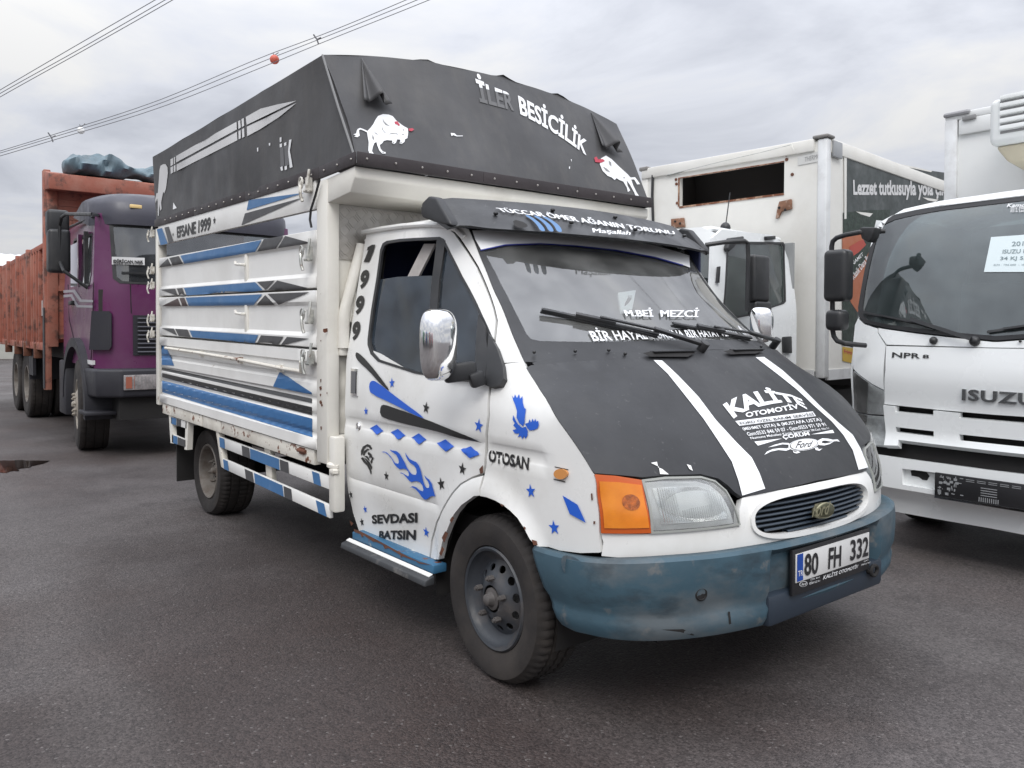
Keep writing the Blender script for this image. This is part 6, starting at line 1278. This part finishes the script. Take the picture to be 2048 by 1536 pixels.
a_ = MB(); q = PM([(500, 690), (540, 680), (590, 678), (607, 690), (610, 760), (606, 900), (602, 1060)]); q[0] += A((0, -.22, 0)); q[1] += A((0, -.10, 0)); a_.tube(q, .02, 8); a_.build('mirror_arm', BLK, B)
jb_ = MB(); jb_.prism(CB.hit(j4([(472, 720), (488, 665), (560, 655), (562, 668), (525, 690), (510, 715), (480, 740)]))+A((0, .005, 0)), (0, .05, 0)); jb_.build('mirror_joint', BLK, B, bev=.01)
for L, nm in (([(622, 762), (705, 758), (700, 1005), (622, 1000)], 'side_mirror'), ([(628, 1010), (714, 1005), (714, 1082), (630, 1090)], 'wide_mirror')):
    q = PM(L); m_ = MB(); m_.obox(q.mean(0), (A((q[1][0]-q[0][0], 0, 0))/2, A((0, .05, 0)), A((0, 0, q[:, 2].max()-q[:, 2].min()))/2)); m_.build(nm, BLK, B, bev=.03, seg=3)
hn = MB(); q = CB.hit(j4([(788, 1195), (830, 1192), (832, 1285), (790, 1280)])); hn.prism(q+A((0, .004, 0)), (0, .03, 0)); hn.build('door_handle', BLK, B, bev=.01)
hn = MB(); q = CB.hit(j4([(692, 655), (742, 652), (742, 672), (694, 674)])); hn.prism(q+A((0, .004, 0)), (0, .03, 0)); hn.build('door_hinge', BLK, B, bev=.005)
hn = MB(); q = CB.hit(j4([(436, 818), (446, 816), (440, 905), (428, 905)])); hn.prism(q+A((0, .01, 0)), (0, .02, 0)); hn.build('pillar_vent', BLK, B)
an = MB(); q = FB.on(j4([(487, 608), (512, 418)]), 'y', -.45); an.tube([q[0], q[1]], .006, 6); an.ball(q[0], (.05, .05, .055), 12, 8); an.build('antenna', BLK, B)
# ================================================================== purple tipper truck on the left
FP_ = Frame((-7.7, .2, 0), -1.14)
U = thing('tipper_truck', 'old purple tipper truck with tall rusty orange cargo body and grey visor', 'truck', FP_)
PURP = M('purple_paint', (.105, .017, .080), .32, var=.10, vs=1.5, coat=.3, dirt=[((.14, .07, .12), .5, 2, .5, .8)]); GREYV = M('grey_purple_visor', (.055, .055, .072), .4, var=.05)
ORG = M('faded_orange_paint', (.31, .10, .065), .65, var=.16, vs=2, dirt=[((.36, .18, .135), .7, 3.2, .45, .7), ((.10, .05, .04), .92, 6, .52, .63)], bump=.15)
GBL = M('charcoal_plastic', (.020, .020, .026), .5, var=.1)
p1 = lambda L: K(0, 250, 2.194, L)
XS, YS_, YL = .98, -1.2, 1.02                       # front plane, near side, far side
UF = Surf('x', lambda y, z: XS-.04*(y+.09)**2-.16*np.clip(np.abs(y+.09)/1.11, 0, 1.15)**8-.10*np.clip(z-1.75, 0, 2), 1, FP_); UY = Surf('y', lambda x, z: YS_+.06*np.clip(z-1.7, 0, 2)+0*x, -1, FP_)
def usym(h): return h+[(-.18-y, z) for y, z in h[::-1]]
wz0, wz1 = 1.87, 2.50
uw = [(-1.02, 1.92), (-.96, 1.87), (-.09, 1.85)]; uw = uw+[(-.18-y, z) for y, z in uw[::-1]][1:]+[(.86, 2.50), (-1.04, 2.50)]
sheet('cab_front', UF, [(-1.19, .95), (1.01, .95), (1.01, 1.8), (.98, 2.62), (-1.16, 2.62), (-1.19, 1.8)], PURP, U, [uw], step=.08, thick=.03)
wi2 = [tuple(A((-.09, 2.18))+(A(q)-A((-.09, 2.18)))*A((.965, .93))) for q in uw]
sheet('windscreen_seal', UF, uw, BLK, U, [wi2], step=.1, thick=.02, off=.006, inner=False); sheet('windscreen', UF, uw, GLASSP, U, step=.12, thick=.004, off=-.004)
dc = UY.prm(p1([(300, 480), (345, 455), (412, 415), (415, 690), (408, 720), (290, 700)]))
us = [(-1.05, .98), (-1.05, 2.35), (-.95, 2.6), (.70, 2.62), (.775, 1.8), (.785, .98)]
uwin = [(-.62, 1.90), (.58, 1.84), (.64, 1.95), (.58, 2.42), (-.55, 2.46), (-.62, 2.40)]
sheet('cab_side', UY, us, PURP, U, [uwin], step=.08, thick=.03)
sheet('door_window', UY, uwin, GLASSP, U, step=.2, thick=.004, off=-.01)
sheet('window_seal', UY, uwin, BLK, U, [[tuple(A((0, 2.15))+(A(q)-A((0, 2.15)))*A((.95, .9))) for q in uwin]], step=.1, thick=.01, off=.004, inner=False)
for x0, x1 in ((-.10, -.03), (.30, .345)): b_ = MB(); b_.box(x0, x1, YS_+.0, YS_+.04, 1.86, 2.46); b_.build('window_frame', PURP if x0 < 0 else BLK, U)
pn = MB(); pn.box(-.60, -.16, YS_+.01, YS_+.018, 1.88, 2.38); pn.build('paper_notice', M('white_paper', (.55, .55, .60), .7), U)
os_ = MB(); os_.box(-1.05, .66, YL-.22, YL-.19, .98, 2.5); os_.box(-1.05, -1.02, YS_+.03, YL-.22, .98, 2.6); os_.build('cab_shell', PURP, U); os_ = MB(); os_.box(-1.05, .70, YS_+.06, YL-.2, 2.60, 2.66); os_.build('cab_roof', PURP, U, bev=.02)
ci = MB(); ci.box(-1.0, .7, YS_+.05, YL-.05, 1.0, 1.2); ci.box(.2, .85, YS_+.05, YL-.05, 1.2, 1.80); ci.build('cab_interior', D.materials['dark_brown_liner'], U)
# visor: a hood wrapping the front of the roof
P = []; n = 40
for y in np.linspace(-1.19, 1.01, n):
    a = abs(y+.09)/1.1; r = .20*a**8; x0 = float(UF.g(A([y]), A([2.5]))[0])+.05-.18*a**10
    for x, z in ((-.40, 2.72-.03*a**6), (.15, 2.86-.06*a**6), (x0-.22, 2.87-.07*a**6), (x0-.07, 2.82-.06*a**6), (x0+.0, 2.72), (x0+.02, 2.60), (x0+.01, 2.50), (x0-.03, 2.50)): P.append((x, y, z))
vz = mk('roof_visor', P, [(i*8+j, (i+1)*8+j, (i+1)*8+j+1, i*8+j+1) for i in range(n-1) for j in range(7)] + [tuple(range(8)), tuple(range(8*n-8, 8*n))[::-1]], GREYV, U, 50)
for y in (-.80, .60): m_ = MB(); xx = float(UF.g(A([y]), A([2.6]))[0])+.075; m_.box(xx-.05, xx, y-.06, y+.06, 2.68, 2.72); m_.build('marker_lamp', M('amber_marker', (.75, .55, .25), .3) if y < 0 else D.materials['amber_marker'], vz, bev=.008)
UG = Surf('x', lambda y, z: UF.g(y, z)+.012, 1, FP_)
text('DİRİCAN NAK', UG, p1([(498, 588), (628, 592), (628, 609), (498, 607)]), INK, U, .03, off=.012); 
sg = decal('dealer_sign', UF, p1([(492, 579), (634, 584), (634, 616), (492, 613)]), WTARP, U, .014)
text('DİRİCAN NAK', UF, p1([(500, 588), (626, 592), (626, 606), (500, 604)]), INK, sg, .03, off=.02); text('0544 207 31 97', UF, p1([(500, 607), (626, 609), (626, 616), (500, 614)]), INK, sg, .01, off=.02)
gx = MB(); 
sheet('grille_panel', UF, [(-.84, 1.10), (.66, 1.10), (.66, 1.53), (-.84, 1.53)], GBL, U, step=.1, thick=.02, off=.012)
for k in range(9):
    z = 1.135+k*.045; s_ = MB(); s_.tube([(float(UF.g(A([y]), A([z]))[0])+.03, y, z) for y in np.linspace(-.80, .62, 10)], .010, 6); s_.build('grille_slat', D.materials.get('grille_slat') or M('grille_slat', (.06, .06, .075), .45), U)
for s in (0, 1):
    h = [(-1.20, 1.16), (-1.05, 1.16), (-1.03, 1.2), (-1.03, 1.54), (-1.05, 1.57), (-1.18, 1.57)]; h = h if not s else [(-.18-y, z) for y, z in h[::-1]]
    sheet('corner_deflector', UF, h, GBL, U, step=.05, thick=.03, off=.05)
ln = MB(); ln.tube([UF.at([(-.86, 1.86)])[0]+A((.004, 0, 0)), UF.at([(-.855, 1.55)])[0]+A((.004, 0, 0))], .005, 4); ln.build('panel_seam', DARK, U)
bmU = MB(); bmU.prism([(XS+.18, -1.0, .66), (XS+.18, .82, .66), (XS+.02, 1.03, .66), (XS-.40, 1.08, .66), (XS-.40, -1.26, .66), (XS+.02, -1.21, .66)], (0, 0, .30)); bU = bmU.build('bumper', GBL, U, bev=.03, seg=3)
for y0 in (-.98, .45):
    h = MB(); h.box(XS+.182, XS+.20, y0, y0+.38, .74, .90); ho = h.build('headlamp', M('old_lamp_glass', (.28, .26, .26), .25, var=.3, vs=20, coat=.4) if y0 < 0 else D.materials['old_lamp_glass'], U, bev=.02)
    o_ = MB(); o_.box(XS+.185, XS+.204, y0+.02, y0+.08, .76, .88); o_.build('indicator_lens', M('old_orange_lens', (.35, .12, .08), .3) if y0 < 0 else D.materials['old_orange_lens'], ho)
    for k in range(7): r_ = MB(); r_.box(XS+.20, XS+.2025, y0+.10+k*.036, y0+.104+k*.036, .755, .885); r_.build('lens_rib', D.materials['old_orange_lens'] if k < 1 else LINEP, ho)
dU = MB(); dU.box(XS-.3, XS+.1, -1.0, .82, .42, .66); dU.box(-6.5, .6, -.55, .37, .55, .95); dU.box(-6.5, -1.0, -1.15, .95, 1.0, 1.2); dU.box(-1.0, .8, -.9, .7, .8, .98); dU.build('chassis', DARK, U)
for L in ([(300, 700), (305, 855), (330, 960)], [(412, 690), (408, 860), (400, 1040)]): sm_u = MB(); sm_u.tube([p+A((0, -.003, 0)) for p in UY.hit(p1(L))], .004, 4); sm_u.build('door_seam', DARK, U)
dh = MB(); q = UY.hit(p1([(312, 772), (330, 790)])); dh.obox(q.mean(0)+A((0, -.02, 0)), (A((.10, 0, 0)), A((0, .02, 0)), A((0, 0, .025)))); dh.build('door_handle', BLK, U, bev=.01)
lsk = MB(); lsk.box(.30, .80, YS_-.01, YS_+.02, 1.0, 1.045); lsk.build('lower_trim', WTARP, U)
wpU = MB(); q = UF.hit(p1([(530, 648), (660, 652)])); wpU.bar(q[0]+A((.03, 0, 0)), q[1]+A((.03, 0, 0)), .015, .02); wpU.build('wiper_blade', BLK, U)
for L in ([(280, 725), (330, 722), (360, 765), (410, 768), (410, 778), (352, 776), (322, 734), (280, 737)], [(280, 745), (318, 742), (345, 790), (408, 792), (408, 802), (338, 800), (312, 754), (280, 757)]): decal('zigzag_stripe', UY, p1(L), M('silver_stripe', (.30, .29, .32), .4) if 'silver_stripe' not in D.materials else D.materials['silver_stripe'], U, .004)
# wheel arch, wheels
wa = MB(); cx_, cz_ = -.02, .52
P = []
for t in np.linspace(-.15, np.pi*.98, 20):
    for y, r in ((-1.27, .66), (-1.27, .76), (-.75, .76), (-.75, .66)): P.append((cx_+r*math.cos(t), y, cz_+r*1.0*math.sin(t)))
wa.add(P, [(i*4+j, i*4+(j+1) % 4, (i+1)*4+(j+1) % 4, (i+1)*4+j) for i in range(19) for j in range(4)]); wa.build('wheel_arch', GBL, U, smooth=30)
stp = MB(); stp.box(.55, .95, -1.3, -1.0, .47, .51); stp.build('step', GBL, U, bev=.01); st2 = MB(); st2.box(-1.0, -.55, -1.26, -.9, .35, 1.0); st2.build('side_step', GBL, U, bev=.02)
for s, y in ((-1, -1.22), (1, 1.04)): wheel(U, (-.02, y, .52), s, .52, .29, .30, .02 if s < 0 else .05, 8, 10, M('dusty_pale_wheel', (.30, .27, .23), .6, var=.2) if 'dusty_pale_wheel' not in D.materials else D.materials['dusty_pale_wheel'], hub=D.materials['dusty_pale_wheel'], tread=70, yaw=-6)
for x in (-4.25, -5.6):
    for s, y in ((-1, -1.24), (1, 1.06)): wheel(U, (x, y, .52), s, .52, .29, .30, .14, 8, 8, STEELB, hub=STEELB, tread=70); wheel(U, (x, y-s*.34, .52), s, .52, .29, .30, .05, 8, 8, STEELB, hub=STEELB, tread=70)
mu = MB(); mu.box(-3.62, -3.60, -1.28, -.7, .62, 1.10); mu.box(-3.60, -3.2, -1.28, -1.24, .70, 1.10); mu.build('mud_guard', GBL, U)
# mirrors
MP = lambda L: FP_.on(p1(L), 'y', -1.42)
a_ = MB(); q = MP([(440, 400), (400, 392), (290, 390), (270, 405), (262, 440), (262, 600), (280, 640), (380, 718)]); q[0] = UF.hit(p1([(430, 395)]))[0]; q[-1] = UY.hit(p1([(385, 716)]))[0]; a_.tube(q, .018, 8); a_.build('mirror_arm', BLK, U)
a_ = MB(); q = A([UF.hit(p1([(415, 400)]))[0], UY.hit(p1([(330, 450)]))[0]+A((0, -.06, 0)), UY.hit(p1([(300, 475)]))[0]+A((0, -.1, 0))]); a_.tube(q, .014, 6); a_.build('grab_bar', BLK, U)
for L, nm in (([(218, 398), (292, 396), (292, 470), (212, 470)], 'wide_mirror'), ([(220, 476), (298, 476), (294, 632), (222, 632)], 'side_mirror')):
    q = MP(L); c = q.mean(0); m_ = MB(); m_.obox(c, (A((.10, 0, 0)), A((0, .11, 0)), A((0, 0, (q[:, 2].max()-q[:, 2].min())/2)))); m_.build(nm, BLK, U, bev=.04, seg=3)
# ---- tall orange body: headboard, overhang, ribbed side, posts
YO, XH = -1.33, -1.40
ZB0, ZB1, ZT = 1.20, 2.44, 3.20
hbU = MB()
for k, z in enumerate(np.arange(1.25, ZT, .085)): hbU.box(XH-.05, XH-.006*(k % 2), YO+.1, 1.15, z, z+.082)
hbU.build('headboard', ORG, U)
fr_ = MB(); fr_.box(XH-.12, XH+.03, YO, YO+.12, 1.15, ZT+.15); fr_.box(XH-.12, XH+.03, 1.05, 1.17, 1.15, ZT+.15); fr_.box(XH-.06, XH+.06, YO+.02, 1.15, ZT, ZT+.02); fr_.build('headboard_frame', ORG, U, bev=.012)
fr_ = MB(); fr_.box(XH-.02, XH+.05, YO+.12, YO+.42, 1.86, 1.93); fr_.build('headboard_rail', ORG, U); 
lp_ = MB(); lp_.prism([(XH-.05, YO-.02, 3.14), (XH+.36, YO-.02, 3.10), (XH+.36, YO-.02, 3.30), (XH-.05, YO-.02, 3.38)], (0, 2.52, 0)); lp_.build('headboard_overhang', ORG, U, bev=.015)
tpost = MB(); tpost.box(XH-.16, XH-.02, YO-.03, YO+.05, .60, ZT+.2); tpost.build('corner_post', ORG, U, bev=.01); lowp = MB(); lowp.box(XH-.15, XH-.01, YO-.035, YO-.03, .62, 1.65); lowp.build('mud_stained_plate', GBL, U)
sdU = MB(); sdU.box(-8.4, XH-.16, YO+.03, YO+.06, ZB0, ZB1-.02); sdU.build('side_wall', ORG, U)
for k, z in enumerate(np.arange(ZB0+.03, ZB1-.05, .062)): 
    s_ = MB(); s_.box(-8.4, XH-.17, YO+.008, YO+.03, z, z+.036); s_.build('side_slat', ORG, U)
for k, x in enumerate(np.arange(-8.3, XH-.3, .245)):
    s_ = MB(); big = k % 5 == 2; s_.box(x, x+(.10 if big else .045), YO-.035-(.03 if big else 0), YO+.02, ZB0-.06, ZB1+(.05 if big else -.02)); s_.build('side_stake', ORG, U, bev=.006)
tr2 = MB(); tr2.box(-8.4, XH-.16, YO-.03, YO+.07, ZB1-.03, ZB1+.04); tr2.box(-8.4, XH-.16, YO-.03, YO+.05, ZB0-.10, ZB0); tr2.build('side_rail', ORG, U, bev=.01)
for x in (-2.3, -3.4, -4.5, -5.8): s_ = MB(); s_.box(x, x+.10, YO-.05, YO+.05, ZB0-.22, ZB0-.02); s_.build('hinge_bracket', RUSTM, U, bev=.01)
s_ = MB(); s_.box(-2.05, -1.85, YO-.002, YO+.006, 1.55, 1.75); s_.build('white_label', WTARP, U)
fsd = MB(); fsd.box(-8.4, XH-.16, 1.10, 1.16, ZB0, ZB1); fsd.box(-8.4, XH-.16, YO+.06, 1.10, ZB0, ZB0+.05); fsd.box(-8.44, -8.4, YO, 1.16, ZB0, ZB1); fsd.build('body_tub', ORG, U)
# bundled tarpaulin on top
TQ = M('blue_grey_tarp', (.10, .15, .18), .5, var=.35, vs=5, bump=.8, bs=7)
P = []; nu, nv = 60, 14
for i in range(nu+1):
    t = i/nu; y = -1.16+1.85*t; r = (.095+.03*math.sin(t*9)+.018*math.sin(t*23+1))*min(1, .55+t*7, .55+(1-t)*7)
    for j in range(nv):
        a = 2*np.pi*j/nv; rr0 = r*(1+.14*math.sin(3*a+t*17)+.10*math.sin(5*a-t*31)+.07*math.sin(9*a+t*70)); P.append((.10+rr0*2.0*math.cos(a), y, .105+.03*math.sin(t*6)+max(-.105-.03*math.sin(t*6), rr0*1.25*math.sin(a))))
F = [(i*nv+j, i*nv+(j+1) % nv, (i+1)*nv+(j+1) % nv, (i+1)*nv+j) for i in range(nu) for j in range(nv)]+[tuple(range(nv))[::-1], tuple(range(nu*nv, nu*nv+nv))]
tq = mk('tarp_roll', P, F, TQ, None, 60); tag(tq, 'crumpled blue grey tarp rolled up on top of the orange truck body', 'tarp'); tq.location = FP_.O+FP_.M@A((XH+.02, 0, 3.335)); tq.rotation_euler = (0, 0, math.radians(FP_.az))
# ================================================================== pale shed far left
FS_ = Frame((-40, -6, 0), 0)
S = thing('storage_shed', 'pale low shed with white corrugated roof behind the orange truck body', 'building', FS_)
SW = M('pale_shed_wall', (.42, .42, .38), .8, var=.06); SR = M('white_sheet_roof', (.62, .63, .64), .5, var=.05)
b_ = MB(); b_.box(-14, 0, -20, 30, 0, 4.1); b_.build('wall', SW, S)
P = []; F = []; yy = np.arange(-20.4, 30.4, .2)
for x, z in ((.5, 4.1), (-7, 5.25), (-14.4, 4.1)):
    for i, y in enumerate(yy): P.append((x, y, z+(.05 if i % 2 else 0)))
n = len(yy); F = [(i*n+j, i*n+j+1, (i+1)*n+j+1, (i+1)*n+j) for i in range(2) for j in range(n-1)]; r_ = mk('roof', P, F, SR, S, 0); r_.modifiers.new('thickness', 'SOLIDIFY').thickness = .05
for y in range(-18, 30, 6): w_ = MB(); w_.box(0, .04, y, y+2.2, 1.6, 2.6); w_.build('window', M('shed_window', (.06, .07, .08), .2) if 'shed_window' not in D.materials else D.materials['shed_window'], S)
# ================================================================== overhead cables, spacers and marker balls
CAB = M('cable', (.16, .16, .17), .5, .5)
LA, LB = [], []
def at_h(u, v, dist): d = rays([(u, v)])[0]; d = d/np.linalg.norm(d[:2]); return CP+d*dist
def cable(px, d0, d1, r, lab, grp):
    uv = A(px, float); t = np.linspace(0, 1, 41); L = np.concatenate([[0], np.cumsum(np.linalg.norm(np.diff(uv, axis=0), axis=1))]); L /= L[-1]
    P = []
    for q in t:
        u, v = np.interp(q, L, uv[:, 0]), np.interp(q, L, uv[:, 1]); P.append(at_h(u, v, 1/((1-q)/d0+q/d1)))
    d0_, d1_ = P[0]-P[2], P[-1]-P[-3]; P = [P[0]+d0_/np.linalg.norm(d0_)*120*A((1, 1, .6))]+P+[P[-1]+d1_/np.linalg.norm(d1_)*60*A((1, 1, .8))]
    b = MB(); b.tube(P, r, 6); o = b.build('overhead_cable', CAB, None); tag(o, lab, 'cable', grp); return P
def smoothpx(p, n=24):
    p = A(p, float); f = pchip(p[:, 0], p[:, 1]); x = np.linspace(p[0, 0], p[-1, 0], n); return list(zip(x, f(x)))
cable(smoothpx([(-120, 251), (0, 180), (154, 90), (310, 0), (420, -64)]), 70, 46, .022, 'uppermost cable of the upper bundle in the top left of the sky', 'overhead power cables')
cable(smoothpx([(-120, 258), (0, 187), (165, 95), (330, 0), (430, -58)]), 70.6, 46.4, .022, 'middle cable of the upper bundle in the top left of the sky', 'overhead power cables')
cable(smoothpx([(-120, 264), (0, 194), (174, 97), (345, 0), (440, -55)]), 70, 46, .022, 'lowest cable of the upper bundle in the top left of the sky', 'overhead power cables')
c1p = cable(smoothpx([(-120, 336), (0, 302), (104, 270), (300, 207), (540, 108), (640, 71), (812, 0), (900, -38)]), 72, 48, .022, 'uppermost cable of the lower bundle carrying the marker balls', 'overhead power cables')
c2p = cable(smoothpx([(-120, 340), (0, 306), (104, 275), (300, 214), (540, 117), (640, 78), (834, 0), (915, -34)]), 72.6, 48.4, .022, 'middle cable of the lower bundle carrying the marker balls', 'overhead power cables')
c3p = cable(smoothpx([(-120, 346), (0, 312), (104, 281), (300, 222), (545, 126), (640, 87), (858, 0), (930, -30)]), 72, 48, .022, 'lowest cable of the lower bundle carrying the marker balls', 'overhead power cables')
def ball(u, v, d, r, mat, lab):
    c = at_h(u, v, d); b = MB(); b.ball(c, r, 20, 14); o = b.build('marker_ball', mat, None, smooth=60); tag(o, lab, 'marker ball', 'marker balls on the cables')
    s = MB(); s.tube([c+A((0, 0, r)), at_h(u-3, v-12, d)], .03, 6); s.tube([c+A((0, 0, r*.9)), at_h(u+8, v-14, d)], .03, 6); s.build('clamp', CAB, o)
ball(549, 119, 55, .30, M('orange_marker', (.55, .11, .07), .5), 'orange marker ball hanging on the lower cable bundle above the tarpaulin'); ball(162, 261, 66, .25, M('white_marker', (.75, .75, .74), .5), 'white marker ball on the lower cable bundle above the purple truck')
def spacer(u, v, d, lab):
    b = MB(); a, c, e_ = at_h(u-7, v-10, d), at_h(u, v, d), at_h(u+3, v+9, d); b.tube([a, c, e_], .05, 6); b.tube([c, at_h(u+8, v-4, d)], .05, 6); o = b.build('cable_spacer', CAB, None); tag(o, lab, 'cable spacer', 'spacers on the cables')
spacer(634, 79, 53, 'dark spacer clamp on the lower cable bundle right of the orange ball'); spacer(103, 275, 68, 'dark spacer clamp on the lower cable bundle left of the white ball')
bpy.context.view_layer.update()
# ================================================================== row of trucks across the yard, behind the viewer (seen in the chrome mirror)
def yard_truck(x, y, col, lab, box):
    fr = Frame((x, y, 0), 90+rng.uniform(-2, 2)); m = M('yard_truck_paint', col, .35, var=.05)
    t = thing('parked_truck', lab, 'truck', fr, group='trucks parked across the yard')
    b = MB(); b.prism([(0, -1.05, .6), (.05, -1.05, 1.3), (-.18, -1.05, 2.35), (-.5, -1.05, 2.5), (-1.7, -1.05, 2.5), (-1.7, -1.05, .6)], (0, 2.1, 0)); b.build('cab', m, t, bev=.05)
    b = MB(); b.prism([(.06, -.95, 1.35), (-.135, -.88, 2.25), (-.135, .88, 2.25), (.06, .95, 1.35)], (.02, 0, .004)); b.build('windscreen', GLASSI, t)
    b = MB(); b.box(-.1, .12, -1.08, 1.08, .35, .62); b.build('bumper', GBL, t, bev=.03)
    for s in (-1, 1): b = MB(); b.box(.05, .09, s*.8-.15, s*.8+.15, .70, .9); b.build('headlamp', REFLECT, t, bev=.02)
    b = MB(); b.box(.03, .08, -.55, .55, .72, 1.05); b.build('grille', BLK, t)
    b = MB()
    if box: b.box(-7, -1.85, -1.2, 1.2, 1.0, 3.3)
    else: b.box(-7, -1.85, -1.2, 1.2, 1.0, 1.9); b.box(-1.95, -1.85, -1.2, 1.2, 1.0, 2.7)
    b.build('cargo_body', WBOX if box else ORG, t, bev=.02); b = MB(); b.box(-6.8, -.2, -.45, .45, .5, .95); b.build('chassis', DARK, t)
    for wx in (-.9, -5.6):
        for s in (-1, 1): b = MB(); b.lathe([(.0, -.02), (.26, 0), (.27, .03), (.30, -.01), (.46, 0), (.5, .06), (.5, .26), (.4, .3)], (wx, s*1.05, .5), (0, -s, 0), 20); b.build('wheel', RUBBER, t)
for k, (cl, nm, bx_) in enumerate((((.5, .03, .03), 'red cab truck with white box, nearest the right end of the far row', 1), ((.7, .7, .7), 'white cab truck with orange open body beside the red one in the far row', 0), ((.45, .03, .03), 'second red cab truck, with an orange open body, in the far row', 0), ((.65, .66, .68), 'white cab box truck between a red and a blue truck in the far row', 1), ((.05, .12, .35), 'blue cab truck with orange open body in the far row', 0), ((.7, .7, .68), 'white cab box truck next to the blue truck in the far row', 1), ((.06, .22, .12), 'green cab box truck near the left end of the far row', 1))):
    yard_truck(9.5-k*3.5, -15.5-.4*math.sin(k*2.1), cl, nm, bx_)
bpy.context.view_layer.update()
